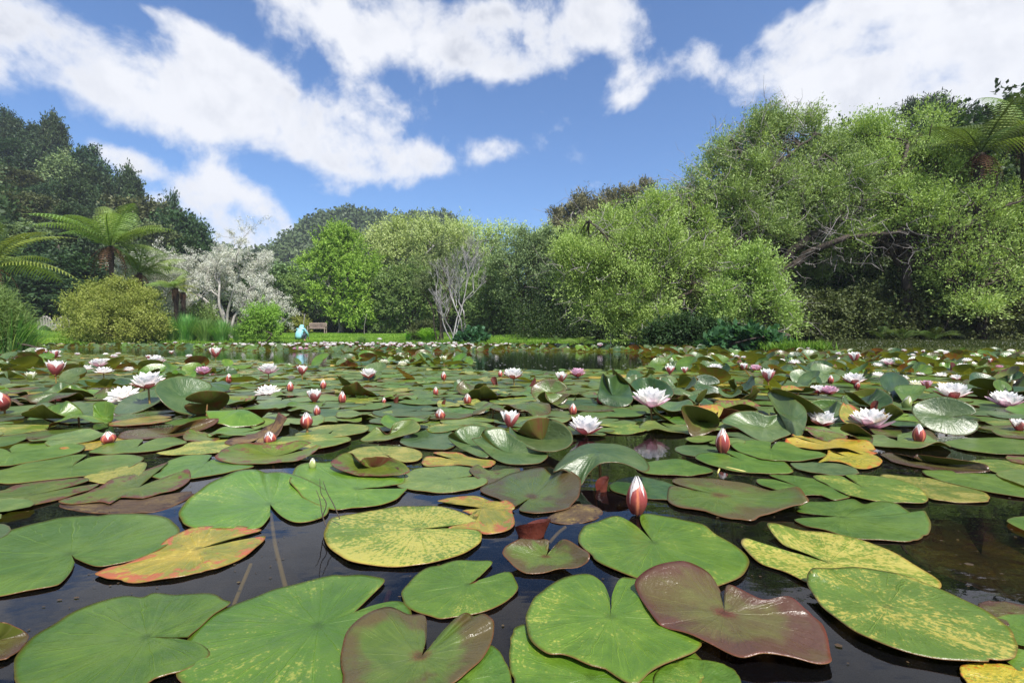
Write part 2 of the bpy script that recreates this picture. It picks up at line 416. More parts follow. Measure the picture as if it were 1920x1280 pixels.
mx = t.n('ShaderNodeMixShader', ins={0: fr.outputs[0], 1: under.outputs[0], 2: gl.outputs[0]})
t.link(mx.outputs[0], out.inputs[0]); M['water'] = m
wx, wy = np.meshgrid(np.linspace(-27, 23, 26), np.linspace(-14, 33, 26))
ii = (np.arange(25)[:, None] * 26 + np.arange(25)[None]).ravel()
tag(obj('pond_water', mesh('pond_water', np.stack([wx.ravel(), wy.ravel(), 0 * wx.ravel()], 1), [np.stack([ii, ii + 1, ii + 27, ii + 26], 1)], M['water'])), kind='structure')

# ------------------------------------------------------------------ foliage builders
def unit(v): return v / (np.linalg.norm(v, axis=-1, keepdims=True) + 1e-9)
def quads(base, a, wv, L, W, rv):
    """rhombic leaf faces; all arguments vectorised"""
    L = np.asarray(L)[:, None]; W = np.asarray(W)[:, None]
    p0 = base; p2 = base + a * L; mid = base + a * L * .45
    V = np.stack([p0, mid + wv * W * .5, p2, mid - wv * W * .5], 1).reshape(-1, 3)
    n = len(base); f = np.arange(n * 4).reshape(n, 4)
    return V, f, np.repeat(rv, 4)
def crown_mesh(name, blobs, mat, n_spray, spray=0.6, per=12, L=0.10, W=0.04, up=0.35, droop=0.0, clump=0.30, ncl=None, shell=(0.55, 1.0), seed=1, flat=1.0, fuzz=0.12, along=0.7):
    """blobs: (x,y,z,rx,ry,rz[,weight]) local coordinates. Sprays of leaves gathered in clumps on the blobs' shells."""
    r = np.random.default_rng(seed)
    B = np.array([tuple(b) + ((1.0,) if len(b) == 6 else ()) for b in blobs], float)
    wt = (B[:, 3] * B[:, 4] * B[:, 5]) ** (2 / 3) * B[:, 6]; wt /= wt.sum()
    if ncl is None: ncl = max(8, n_spray // 22)
    bi = r.choice(len(B), ncl, p=wt)
    d = unit(r.normal(size=(ncl, 3)) + (0, 0, 0.25))
    rad = r.uniform(shell[0], shell[1], ncl)[:, None]
    C = B[bi, :3] + d * B[bi, 3:6] * rad
    mr = B[bi, 3:6].mean(1)
    cr = r.uniform(0.6, 1.3, ncl)
    ci = r.integers(0, ncl, n_spray)
    off = r.normal(size=(n_spray, 3)) * (clump * np.minimum(mr[ci], 2.2) * cr[ci])[:, None] * (1, 1, flat)
    S = C[ci] + off
    sd_ = unit(d[ci] * 0.7 + unit(off) * 0.6 + r.normal(size=(n_spray, 3)) * 0.4 + (0, 0, up))
    sl = spray * r.uniform(0.6, 1.3, n_spray)
    n = n_spray * per
    si = np.repeat(np.arange(n_spray), per)
    tt = r.uniform(0, 1, n)
    pos = S[si] + sd_[si] * (tt * sl[si])[:, None] + np.array((0, 0, -1.0)) * (droop * (tt ** 2) * sl[si])[:, None] + r.normal(size=(n, 3)) * fuzz * spray
    a = unit(sd_[si] * along + r.normal(size=(n, 3)) * (1.2 - along * .7) + (0, 0, -droop * .8))
    nrm_ = unit(r.normal(size=(n, 3)) * 0.65 + (.15, -.25, 0.9) + d[ci][si] * .9)
    wv = unit(np.cross(a, nrm_))
    V, f, rv = quads(pos, a, wv, L * r.uniform(0.6, 1.3, n), W * r.uniform(0.7, 1.3, n), np.clip(r.uniform(0, 1, n) * .75 + (r.uniform(0, 1, ncl)[ci] * .25)[si], 0, 1))
    return mesh(name, V, [f], mat, smooth=False, rnd=rv), C
def curve(p, q, r, bend=0.12, n=6, sag=0.0):
    p = np.asarray(p, float); q = np.asarray(q, float); L = np.linalg.norm(q - p)
    tt = np.linspace(0, 1, n)[:, None]
    c = p + (q - p) * tt + np.sin(tt * math.pi) * (r.normal(size=3) * bend * L + (0, 0, sag * L)) + np.sin(tt * math.pi * 2) * r.normal(size=3) * bend * .4 * L
    return c
def limbs(base, fork, blobs, clumps, r0, seed=1, per=4, twigs=60, k=6, stems=1, lean=0.1, twigr=0.012):
    """one trunk mesh: trunk(s) to the fork, a limb to every blob, branches to leaf clumps, thin twigs"""
    r = np.random.default_rng(seed); mb = MB()
    base = np.asarray(base, float); fork = np.asarray(fork, float)
    forks = []
    for s_ in range(stems):
        fk = fork + (0 if stems == 1 else 1) * r.normal(size=3) * (0.5, 0.5, 0.2)
        bs = base + (0 if stems == 1 else 1) * r.normal(size=3) * (0.25, 0.25, 0)
        c = curve(bs, fk, r, 0.04, 7)
        mb.tube(c, np.linspace(1.25, 0.8, 7) * r0 / stems ** .4 * np.array([1.25, 1.05, 1, 1, 1, 1, 1]), 10)
        forks.append(fk)
    C = np.asarray(clumps)
    for bl in blobs:
        bc = np.array(bl[:3]); fk = forks[r.integers(len(forks))]
        c = curve(fk, bc, r, 0.10, 8, 0.05)
        rr = np.linspace(0.62, 0.25, 8) * r0
        mb.tube(c, rr, 7)
        if len(C):
            dd = np.linalg.norm((C - bc) / (np.array(bl[3:6]) + .01), axis=1)
            idx = np.argsort(dd)[:per * 3]; idx = r.permutation(idx)[:per]
            for q in idx:
                st = c[r.integers(4, 8)]
                cc = curve(st, C[q], r, 0.12, 6)
                mb.tube(cc, np.linspace(0.25, 0.06, 6) * r0, 5)
                for _ in range(max(0, twigs // max(1, len(blobs) * per))):
                    s2 = cc[r.integers(2, 6)]
                    e2 = s2 + unit((s2 - bc) + r.normal(size=3) * 1.0 * np.linalg.norm(s2 - bc)) * r.uniform(.5, 1.3) * .6 * np.mean(bl[3:6])
                    mb.tube(curve(s2, e2, r, .12, 4), np.linspace(twigr, twigr * .35, 4), 3)
    return mb
def make_tree(name, loc, blobs, mat, bark, label, cat='tree', group=None, seed=1, r0=0.18, fork=None, n_spray=1500, stems=1, twigs=60, per=4, base=(0, 0, -0.2), **kw):
    root = empty(name, loc)
    tag(root, label, cat, group)
    cm, C = crown_mesh('crown', blobs, mat, n_spray, seed=seed, **kw)
    obj('crown', cm, root)
    bz = np.mean([b[2] for b in blobs]); bx = np.mean([b[0] for b in blobs]); by = np.mean([b[1] for b in blobs])
    if fork is None: fork = (bx * .3, by * .3, bz * .45)
    mb = limbs(base, fork, blobs, C, r0, seed + 50, per, twigs, stems=stems)
    mb.obj('trunk', bark, root)
    return root
def blobs_px(L, D, base):
    """crown masses given as (photo x, y, half-width, half-height[, depth shift]) for a tree rooted at base, distance D"""
    out = []
    for b in L:
        dz = b[4] if len(b) > 4 else 0.0
        d = D + dz; p = Q(b[0], b[1], d)
        rx = b[2] * d / F; rz = b[3] * d / F
        out.append((p[0] - base[0], p[1] - base[1], p[2] - base[2], rx, (rx + rz) / 2 * .9, rz))
    return out
def at(px, D, sink=0.05):
    x = (px - 960) * D / F
    return (x, D, gz(x, D) - sink)
# ------------------------------------------------------------------ far wooded hill
r = np.random.default_rng(3)
n = 1500
cx_ = r.uniform(-175, 45, n); cy_ = r.uniform(130, 238, n)
keep = ground_z(cx_, cy_) > 9
cx_, cy_ = cx_[keep], cy_[keep]; cz_ = ground_z(cx_, cy_); n = len(cx_)
per = 130
cr = r.uniform(2.6, 5.2, n)
d = unit(r.normal(size=(n, per, 3)) + (0, -0.25, 0.45)); lump = 1 + 0.22 * np.sin(d[..., 0] * 5 + cx_[:, None]) * np.cos(d[..., 2] * 6)
pos = np.stack([cx_, cy_, cz_ + 1.5], 1)[:, None] + d * (cr[:, None] * lump * r.uniform(.8, 1.05, (n, per)))[..., None] * (1, 1, 1.15)
pos = pos.reshape(-1, 3); d = d.reshape(-1, 3)
a = unit(r.normal(size=pos.shape)); wv = unit(np.cross(a, d + r.normal(size=d.shape) * .5))
N = len(pos)
V, f, rv = quads(pos, a, wv, r.uniform(.8, 1.8, N), r.uniform(.7, 1.4, N), np.clip(np.repeat(r.uniform(0, .7, n), per) + r.uniform(0, .3, N), 0, .85))
tag(obj('hill_forest', mesh('hill_forest', V, [f], M['farhill'], smooth=False, rnd=rv)), 'dense dark green bush covering the far rounded hills', 'forest', kind='stuff')
# ------------------------------------------------------------------ left hillside trees
protos = []
for k, (mt, up) in enumerate((('slate', .3), ('dark', .4), ('olive', .3), ('slate', .5), ('kanuka', .3))):
    rr = np.random.default_rng(20 + k)
    bl = []
    for q in range(9):
        th = rr.uniform(0, 6.28); ra = rr.uniform(0.3, 2.6); z = rr.uniform(3.2, 8.2)
        s = rr.uniform(1.2, 2.1) * (1.15 - z / 20)
        bl.append((ra * math.cos(th) * (1.2 - z / 11), ra * math.sin(th) * (1.2 - z / 11), z, s, s, s * .75))
    bl.append((0, 0, 8.0, 1.5, 1.5, 1.1)); bl.append((0, 0, 4.5, 2.6, 2.6, 2.2))
    cm, C = crown_mesh('crown', bl, M[mt], 2600, spray=.8, per=10, L=.30, W=.19, clump=.24, seed=30 + k, up=up, ncl=110)
    tm = limbs((0, 0, -1.0), (0, 0, 2.6), bl, C, 0.2, 40 + k, 3, 0).me('trunk', M['bark'])
    protos.append((cm, tm))
hill_group = 'dark bush trees climbing the left hillside'
spots = []
# skyline trees: photo x, y of the tip, distance
for (px, py, D, k, lb) in [(8, 205, 96, 3, 'thin grey dead-topped tree highest at the hill corner'), (36, 212, 95, 0, 'rounded dark tree second along the high hill skyline'), (62, 238, 92, 3, 'low dark tree in the dip beside the pointed skyline crown'),
        (100, 220, 92, 1, 'pointed dark conifer-like tree standing tallest on the hill skyline'), (128, 262, 90, 0, 'dark tree just below the pointed skyline crown'), (150, 286, 88, 4, 'small dark tree before the knob-shaped skyline crown'),
        (173, 281, 87, 3, 'knob-shaped dark crown on the descending skyline'), (205, 318, 85, 0, 'flat dark crown below the knob-shaped skyline tree'), (241, 308, 83, 1, 'sharp-tipped green tree midway down the hill skyline'),
        (268, 345, 81, 0, 'dark sloping crown after the sharp-tipped skyline tree'), (297, 362, 78, 2, 'small olive round crown on the lower skyline'), (326, 356, 76, 3, 'thin-tipped dark tree above the lower skyline knobs'),
        (345, 372, 74, 0, 'broad dark rounded crown near the skyline foot'), (366, 402, 72, 1, 'dark crown at the end of the skyline above pale lichen tree'), (376, 436, 68, 0, 'lowest dark skyline crown touching the pale lichen tree')]:
    spots.append((px, py, D, k, lb))
for (px, py, D, k, lb) in [(20, 268, 84, 1, None), (75, 275, 84, 0, None), (120, 300, 82, 4, None), (165, 330, 80, 1, None), (210, 352, 77, 0, None), (30, 320, 74, 2, None), (90, 335, 74, 0, None), (145, 352, 72, 1, None),
        (195, 385, 70, 3, None), (250, 375, 72, 2, None), (290, 398, 68, 0, None), (330, 415, 66, 1, None), (20, 372, 62, 4, None), (75, 368, 62, 2, None), (130, 395, 60, 1, None), (240, 415, 60, 4, None), (275, 425, 58, 2, None), (318, 440, 58, 0, None),
        (-30, 300, 78, 0, None), (-50, 400, 60, 1, None), (10, 430, 50, 1, None), (60, 425, 50, 4, None), (110, 440, 48, 0, None), (165, 430, 52, 1, None), (215, 450, 50, 3, None), (265, 468, 50, 1, None), (310, 480, 50, 4, None), (355, 462, 56, 1, None),
        (-20, 480, 42, 3, None), (45, 485, 42, 1, None), (95, 500, 42, 0, None), (150, 490, 44, 1, None), (350, 505, 46, 1, None), (400, 492, 50, 0, None), (470, 490, 52, 1, None), (530, 500, 54, 4, None), (-60, 230, 92, 1, None), (-80, 340, 70, 2, None)]:
    spots.append((px, py, D, k, lb))
looks = {0: 'dark blue-green bush tree', 1: 'deep green bush tree', 2: 'olive-green bush tree', 3: 'dark upright bush tree', 4: 'wispy dark bush tree'}
hill_trees = []; HP = {}
hr = random.Random(5)
for i, (px, py, D, k, lb) in enumerate(spots):
    x = (px - 960) * D / F; g = gz(x, D); top = H0 + (YH - py) * D / F - (0 if lb is None else 2.0 if px > 200 else .7)
    h = top - g
    s = max(5.0, h) / 9.4
    root = empty('bush_tree', (x, D, top - 9.4 * s), hr.uniform(0, 6.28))
    wd = max(1.0, min(s, 1.6)) if lb is None else max(1.0, min(s, 1.3)) * (.7 if px > 320 else 1)
    if px in (8, 100, 241, 326): wd *= .7
    root.scale = (wd, wd, s)
    obj('crown', protos[k][0], root); obj('trunk', protos[k][1], root)
    hill_trees.append((px, py + 20, k, root, lb))
    tag(root, lb, 'tree', hill_group)
for px, py, k, root, lb in hill_trees:
    if lb is None:
        if py < 300: wh = 'under the skyline corner'
        elif py < 360: wh = 'below the skyline'
        elif py < 420: wh = 'midway up the hillside'
        elif py < 470: wh = 'above the tall tree fern'
        else: wh = 'behind the golden bush'
        ax = 'at the frame edge' if px < 40 else 'over the footbridge' if px < 120 else 'over the fern' if px < 235 else 'by the pale tree'
        root['label'] = ' '.join((looks[k] + ' ' + wh + ', ' + ax).split())
        if hr.random() < 0: pass
# undergrowth that fills the hillside between the trees
def scrub(name, n, fn, mat, label, L=.3, W=.2, hgt=1.6, seed=1, per=30, cat='undergrowth'):
    r = np.random.default_rng(seed)
    x, y = fn(r, n)
    z = ground_z(x, y); k = len(x)
    hs = hgt * r.uniform(.4, 1.3, k)
    pos = np.stack([x, y, z], 1)[:, None] + r.normal(size=(k, per, 3)) * (.45 * hs[:, None, None]) * (1, 1, 0) + np.stack([np.zeros((k, per)), np.zeros((k, per)), r.uniform(0, 1, (k, per)) * hs[:, None]], -1)
    pos = pos.reshape(-1, 3); N = len(pos)
    a = unit(r.normal(size=(N, 3)) + (0, 0, .4)); wv = unit(np.cross(a, r.normal(size=(N, 3)) + (0, 0, .6)))
    V, f, rv = quads(pos, a, wv, L * r.uniform(.6, 1.4, N), W * r.uniform(.6, 1.3, N), r.uniform(0, 1, N))
    return tag(obj(name, mesh(name, V, [f], mat, smooth=False, rnd=rv)), label, cat, kind='stuff')
def f_hill(r, n):
    y = r.uniform(38, 112, n); x = -r.uniform(23, 75, n) - .40 * y
    return x, y
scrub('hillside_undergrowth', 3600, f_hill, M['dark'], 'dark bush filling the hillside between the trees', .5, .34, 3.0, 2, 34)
def f_back(r, n):
    x = r.uniform(-24, 6, n); y = r.uniform(49, 62, n) ; return x, y
scrub('forest_undergrowth', 1300, f_back, M['dark'], 'dark leafy undergrowth at the back of the lawn', .22, .15, 2.6, 3, 44)
def f_right(r, n):
    t_ = r.uniform(0, 1, n); x = r.uniform(1, 38, n); y = np.where(x < 9, 28, np.where(x < 12, 19, 17.5)) + r.uniform(0, 8, n) ** 1.0
    return x, y
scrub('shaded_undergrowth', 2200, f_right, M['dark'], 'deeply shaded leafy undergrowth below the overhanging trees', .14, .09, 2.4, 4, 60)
# ------------------------------------------------------------------ trees behind the lawn
def tree_px(name, px, D, masses, mat, bark, label, cat='tree', **kw):
    b = at(px, D)
    return make_tree(name, b, blobs_px(masses, D, b), M[mat], M[bark], label, cat, **kw)
tree_px('leafy_tree', 637, 47, [(636, 448, 26, 24), (628, 480, 40, 34), (662, 486, 36, 34), (604, 520, 36, 30, -1), (648, 525, 45, 34, -1.5), (683, 520, 26, 38), (605, 565, 36, 20, -1), (655, 575, 42, 24, -1.5), (660, 592, 40, 12, -2), (690, 572, 26, 28), (580, 500, 18, 22)],
    'lime', 'greybark', 'bright lime-green round tree standing behind the wooden bench', seed=11, n_spray=4200, spray=.6, per=10, L=.2, W=.13, r0=.22, twigs=80, fork=(0, 0, 2.6), clump=.26, ncl=150)
tree_px('pale_green_tree', 745, 54, [(735, 438, 30, 22), (770, 445, 40, 24), (712, 470, 34, 34), (750, 480, 50, 36), (800, 460, 40, 34), (730, 530, 44, 40), (790, 520, 46, 40), (840, 450, 34, 26)],
    'pale', 'greybark', 'pale yellow-green feathery tree beside the lime-green tree', seed=12, n_spray=3000, spray=.9, per=10, L=.27, W=.11, r0=.22, fork=(0, 0, 3), clump=.26, ncl=140, up=.9, group='pale trees behind the lawn')
tree_px('pale_green_tree', 905, 58, [(870, 445, 34, 22), (905, 452, 34, 24), (940, 440, 28, 16), (965, 452, 30, 22), (890, 490, 46, 36), (940, 495, 46, 40), (920, 550, 60, 40)],
    'pale', 'greybark', 'pale yellow-green tree showing behind the bare grey tree', seed=13, n_spray=2600, spray=.9, per=10, L=.27, W=.11, r0=.22, fork=(0, 0, 3), clump=.28, ncl=110, up=.9, group='pale trees behind the lawn')
tree_px('pale_green_tree', 1010, 60, [(1000, 452, 30, 18), (1030, 455, 28, 20), (1010, 490, 42, 36), (1050, 500, 40, 34)],
    'pale', 'greybark', 'pale tree glimpsed between the dark layered tree and the willow', seed=14, n_spray=1500, spray=.9, per=10, L=.27, W=.11, r0=.2, fork=(0, 0, 3), clump=.28, ncl=70, up=.9, group='pale trees behind the lawn')
tree_px('dark_layered_tree', 992, 37, [(985, 448, 26, 14), (968, 470, 34, 16, 1), (1012, 468, 36, 18, -1), (950, 500, 34, 16), (1000, 500, 44, 20, -1), (1035, 505, 30, 18), (985, 535, 50, 16), (1030, 545, 32, 18), (960, 560, 30, 14), (1010, 440, 18, 10)],
    'kanuka', 'bark', 'dark green layered tree with bare stems on the far bank', seed=15, n_spray=2900, spray=.55, per=11, L=.15, W=.07, r0=.11, stems=3, fork=(0, 0, 2.2), clump=.24, ncl=130, flat=.5, twigs=200)
tree_px('understory_tree', 765, 46, [(740, 540, 30, 28), (772, 530, 34, 30), (800, 550, 30, 26), (755, 575, 44, 20), (815, 575, 26, 22), (715, 560, 24, 24)],
    'mid', 'bark', 'mid-green tree with twin dark trunks right of the lawn', seed=16, n_spray=2300, spray=.6, per=11, L=.2, W=.13, r0=.15, stems=2, fork=(0, 0, 1.6), clump=.27, ncl=120)
tree_px('understory_tree', 925, 40, [(905, 545, 30, 30), (940, 560, 34, 30), (900, 590, 34, 24), (955, 600, 40, 24), (925, 520, 30, 26)],
    'mid', 'bark', 'low mid-green tree right of the bare grey tree', seed=17, n_spray=1900, spray=.55, per=11, L=.17, W=.10, r0=.12, fork=(0, 0, 1.0), clump=.3, ncl=100)
tree_px('understory_tree', 1050, 33, [(1040, 560, 26, 30), (1070, 590, 34, 30), (1030, 605, 26, 22), (1105, 610, 34, 24)],
    'dark', 'bark', 'low dark tree between layered tree and willow', seed=18, n_spray=1500, spray=.5, per=11, L=.14, W=.08, r0=.1, fork=(0, 0, .9), clump=.3, ncl=80)
tree_px('tufted_conifer', 1140, 66, [(1062, 408, 24, 18), (1045, 432, 20, 12), (1100, 392, 28, 22), (1135, 386, 26, 22), (1168, 380, 24, 18), (1205, 378, 22, 18), (1225, 395, 22, 18), (1190, 400, 34, 24), (1120, 420, 44, 26), (1160, 440, 60, 40), (1207, 358, 8, 14), (1080, 450, 40, 40)],
    'bronze_tuft', 'bark', 'brownish-green tufted conifer rising behind the willow', seed=19, n_spray=3600, spray=1.0, per=9, L=.5, W=.13, r0=.3, fork=(0, 0, 6), clump=.22, ncl=150, up=1.2)
tree_px('dark_pine', 1762, 48, [(1758, 210, 30, 16), (1728, 216, 24, 12), (1788, 222, 32, 16), (1750, 245, 36, 16), (1800, 250, 26, 14), (1770, 290, 44, 36)],
    'slate', 'bark', 'dark pine crown poking up behind the willow top', seed=21, n_spray=1500, spray=.9, per=9, L=.4, W=.1, r0=.3, fork=(0, 0, 12), clump=.24, ncl=60, up=.8)
# lichen-covered pale tree: many bare twigs with lichen tufts
def twig_tree(name, base, targets, mats, label, r0, seed, depth=4, tufts=0, tuft=.06, nsplit=(3, 4), stems=3, spread=.55, cat='tree', tuftmat=None, minr=.006, up=.35):
    r = np.random.default_rng(seed); mb = MB(); tips = []
    def grow(p, q, rad, lv):
        L = np.linalg.norm(q - p)
        c = curve(p, q, r, .09, 6, .02)
        mb.tube(c, np.linspace(rad, rad * .55, 6), 7 if lv == 0 else 5 if lv < 3 else 3, cap=False)
        if lv >= 2: tips.extend(c[2:])
        if lv >= depth: return
        for _ in range(r.integers(nsplit[0], nsplit[1] + 1)):
            s0 = c[r.integers(2, 6)] if lv else c[r.integers(3, 6)]
            dr = unit((q - p) / L + r.normal(size=3) * spread + (0, 0, up * .4))
            grow(s0, s0 + dr * L * (r.uniform(.22, .45) if lv == 0 else r.uniform(.42, .75)), max(minr, rad * .5), lv + 1)
    base = np.asarray(base, float)
    for tg in targets:
        grow(np.zeros(3) + r.normal(size=3) * (.15, .15, 0), np.array(tg, float) - base, r0, 0)
    root = empty(name, base); tag(root, label, cat)
    mb.obj('trunk', mats, root)
    if tufts:
        T = np.array(tips); T = T[r.integers(0, len(T), tufts)]
        per = 7; S = np.repeat(T, per, 0) + r.normal(size=(tufts * per, 3)) * tuft * 1.1
        N = len(S); a = unit(r.normal(size=(N, 3))); wv = unit(r.normal(size=(N, 3)))
        V, f, rv = quads(S, a, wv, tuft * r.uniform(.6, 1.6, N), tuft * r.uniform(.5, 1.2, N), r.uniform(0, .84, N))
        obj('crown', mesh('crown', V, [f], tuftmat, smooth=False, rnd=rv), root)
    return root
b0 = at(432, 33)
twig_tree('lichen_tree', b0, [Q(*v) for v in [(345, 530, 33), (375, 515, 34), (412, 508, 33), (450, 512, 32), (490, 525, 33), (318, 555, 32), (332, 540, 33), (515, 572, 32.5), (465, 545, 31), (395, 545, 31), (430, 530, 35), (350, 565, 33.5), (482, 595, 31), (375, 590, 31.5)]], M['twig'],
    'pale grey lichen-covered tree with twisted bare branches', .10, 5, depth=5, tufts=13000, tuft=.06, minr=.007, tuftmat=M['lichen'], nsplit=(3, 4), spread=.6, up=.2)
b0 = at(858, 27.4)
twig_tree('bare_tree', b0, [Q(*v) for v in [(822, 560, 27.5), (843, 535, 27.7), (866, 530, 27.2), (888, 545, 27.4), (878, 520, 28), (838, 580, 26.8)]], M['silverbark'],
    'bare silver-grey tree with slender forked stems by the water', .042, 8, depth=4, nsplit=(3, 4), spread=.34, up=.8, tufts=0)
b0 = at(826, 29)
twig_tree('wispy_tree', b0, [Q(*v) for v in [(812, 545, 29), (830, 530, 29), (845, 535, 29.4), (800, 560, 29)]], M['bark'],
    'dark wispy half-dead tree behind the bare silver tree', .05, 9, depth=4, nsplit=(3, 4), spread=.45, up=.8, tufts=2600, tuft=.07, tuftmat=M['kanuka'])
for (px, D, top, lb) in [(567, 31.5, 588, 'thin grey sapling stake beside the blue-jacketed person'), (683, 44, 588, 'slim pale sapling trunk at the back of the lawn'), (1232, 20, 560, 'leaning thin pale stem under the willow edge'), (1605, 19, 560, 'pale slanting stem in the dark forest edge')]:
    b = at(px, D); tp_ = Q(px + 5, top, D); mb = MB(); rr = np.random.default_rng(px)
    mb.tube(curve((0, 0, 0), tp_ - np.array(b), rr, .02, 7), np.linspace(.035, .015, 7), 6)
    for q in range(3):
        p0 = (tp_ - np.array(b)) * rr.uniform(.5, .95); mb.tube(curve(p0, p0 + rr.normal(size=3) * .25 + (0, 0, .3), rr, .05, 4), np.linspace(.012, .004, 4), 4)
    tag(mb.obj('sapling', M['greybark'], loc=b), lb, 'sapling')
# slim trunks in the shade of the right-hand forest
for i, (px, D, lb) in enumerate([(1400, 24, 'brown trunk in shade behind the hanging willow spray'), (1462, 22, 'slender dark trunk right of the hanging willow spray'), (1520, 23, 'thin trunk in the darkest gap of the forest'), (1580, 22, 'grey-brown slender trunk below the long willow limb'), (1665, 21, 'straight dark trunk behind the bank ferns'), (1730, 22, 'slim trunk above the pale bank fern'), (1790, 21, 'dark trunk near the far end of the bank'), (1860, 20, 'dark trunk at the end of the grassy bank'), (1130, 30, 'slim trunk left of the willow fringe'), (1175, 28, 'slender trunk seen through the willow fringe')]):
    b = at(px, D); rr = np.random.default_rng(100 + i)
    bl = [(rr.normal() * .8, rr.normal() * .8, rr.uniform(4.2, 6.5), 1.5, 1.5, 1.1) for _ in range(4)]
    make_tree('forest_tree', b, bl, M['dark'], M['bark'], lb, group='trees in the shaded forest edge', seed=200 + i, n_spray=650, spray=.6, per=9, L=.2, W=.13, r0=.1, fork=(rr.normal() * .2, 0, 3.2), twigs=12, ncl=40)
# dense dark forest trees behind, so that no sky shows below the crowns
bp_ = []
for k in range(3):
    rr = np.random.default_rng(60 + k); bl = []
    for q in range(12):
        th = rr.uniform(0, 6.28); z = rr.uniform(1.0, 7.6); ra = rr.uniform(.5, 2.2) * (1.15 - z / 12)
        bl.append((ra * math.cos(th), ra * math.sin(th), z, 1.5, 1.5, 1.1))
    cm, C = crown_mesh('crown', bl, M[('dark', 'mid', 'dark')[k]], 1900, spray=.6, per=10, L=.27, W=.18, clump=.3, seed=70 + k, ncl=100)
    bp_.append((cm, limbs((0, 0, -.5), (0, 0, 2.5), bl, C, .16, 80 + k, 3, 0).me('trunk', M['bark'])))
back = []
for (px, D, k, h) in [(560, 56, 0, 7), (700, 60, 1, 7.5), (830, 56, 1, 5), (860, 50, 0, 4), (970, 48, 1, 4.5), (1040, 46, 1, 5.5), (1090, 40, 1, 7), (1140, 36, 0, 8), (1200, 34, 0, 9), (1250, 30, 2, 7), (1310, 29, 0, 8), (1370, 29, 0, 9), (1430, 27, 0, 9), (1490, 28, 2, 9.5), (1550, 26, 0, 9),
        (1610, 27, 0, 9.5), (1670, 26, 2, 9), (1730, 27, 0, 9.5), (1790, 25, 0, 9), (1850, 26, 2, 9), (1910, 24, 0, 9), (1970, 22, 0, 9), (2040, 20, 2, 9), (2120, 18, 0, 9), (1520, 33, 0, 10), (1640, 33, 0, 11), (1760, 32, 0, 11), (1880, 31, 0, 11), (2250, 17, 0, 9), (2400, 15.5, 2, 9), (2650, 13.5, 0, 9), (3000, 12, 0, 9), (3500, 10, 2, 9), (500, 45, 0, 5), (540, 50, 1, 6), (640, 58, 0, 6), (760, 58, 1, 5), (1000, 55, 1, 5.5)]:
    b = at(px, D); root = empty('forest_tree', b, px * .7); s = h / 9.0
    root.scale = (max(.8, s), max(.8, s), s); obj('crown', bp_[k][0], root); obj('trunk', bp_[k][1], root)
    if px > 2100: px = 2100
    where = 'behind the lawn' if px < 900 else 'behind the layered tree' if px < 1120 else 'behind the willow edge' if px < 1300 else 'behind the big willow' if px < 1560 else 'behind the shaded bank'
    dp = 'nearer' if D < 27 else 'farther' if D > 31 else 'middle'
    tag(root, f"{dp} {['dark green', 'mid-green', 'deep green broad'][k]} forest tree {where}", 'tree', 'dark forest trees closing the background')
# ------------------------------------------------------------------ the big willow and its neighbour
b0 = at(1408, 17.5)
WB = [(1120, 470, 46, 40, -.5), (1090, 510, 40, 40, -1), (1170, 440, 44, 36), (1220, 420, 48, 34), (1150, 520, 52, 46, -1.5), (1230, 480, 60, 50, -1), (1300, 450, 50, 44), (1130, 580, 40, 40, -1), (1200, 575, 50, 46, -1.5), (1220, 620, 30, 26, -1.5), (1300, 520, 46, 44, -.5), (1280, 400, 34, 26, .5)]
WT = [(1330, 360, 44, 40, .5), (1385, 290, 48, 48, .8), (1370, 400, 46, 40), (1440, 270, 46, 36, .8), (1500, 262, 44, 36, 1), (1550, 300, 46, 40, .5), (1540, 440, 40, 22, -.4), (1600, 470, 46, 22, -.3), (1500, 520, 30, 24, .6), (1440, 350, 50, 46), (1510, 370, 56, 46, -.3), (1430, 440, 46, 38, -.5), (1580, 370, 40, 46, -.8)]
WL = [(1410, 530, 44, 30, -1.6), (1400, 580, 52, 34, -1.8), (1450, 600, 34, 26, -1.7), (1412, 500, 26, 20, -1.5)]
root = empty('willow_tree', b0); tag(root, 'huge spreading willow with bright green foliage and dark twisted limbs over the far bank', 'tree')
allC = []
for j, (LL, mt, ns) in enumerate(((WB, 'willow', 7000), (WT, 'willow_top', 6600), (WL, 'willow', 2300))):
    bl = blobs_px(LL, 17.5, b0)
    cm, C = crown_mesh('crown', bl, M[mt], ns, spray=.6, per=19, L=.09, W=.034, along=1.05, fuzz=.09, clump=.19, ncl=int(ns / 34), seed=90 + j, up=.8, droop=.1, shell=(.7, 1.05))
    obj('crown', cm, root); allC.append((bl, C))
mb = MB(); rw = np.random.default_rng(4); b0a = np.array(b0)
def limb(pts, r0, r1, k=8):
    r0 *= .78
    W_ = np.array([Q(*p) for p in pts]) - b0a
    tt = np.linspace(0, len(W_) - 1, len(W_) * 3); W2 = np.stack([np.interp(tt, np.arange(len(W_)), W_[:, a]) for a in range(3)], 1)
    W2[1:-1] = (W2[:-2] + W2[1:-1] * 2 + W2[2:]) / 4 + rw.normal(size=W2[1:-1].shape) * .03
    mb.tube(W2, np.linspace(r0, r1, len(W2)), k); return W2
mb.tube([(0, 0, -.3), (-.05, 0, .5), (0, 0, 1.3), (-.1, 0, 2.0)], [.5, .38, .34, .33], 12)
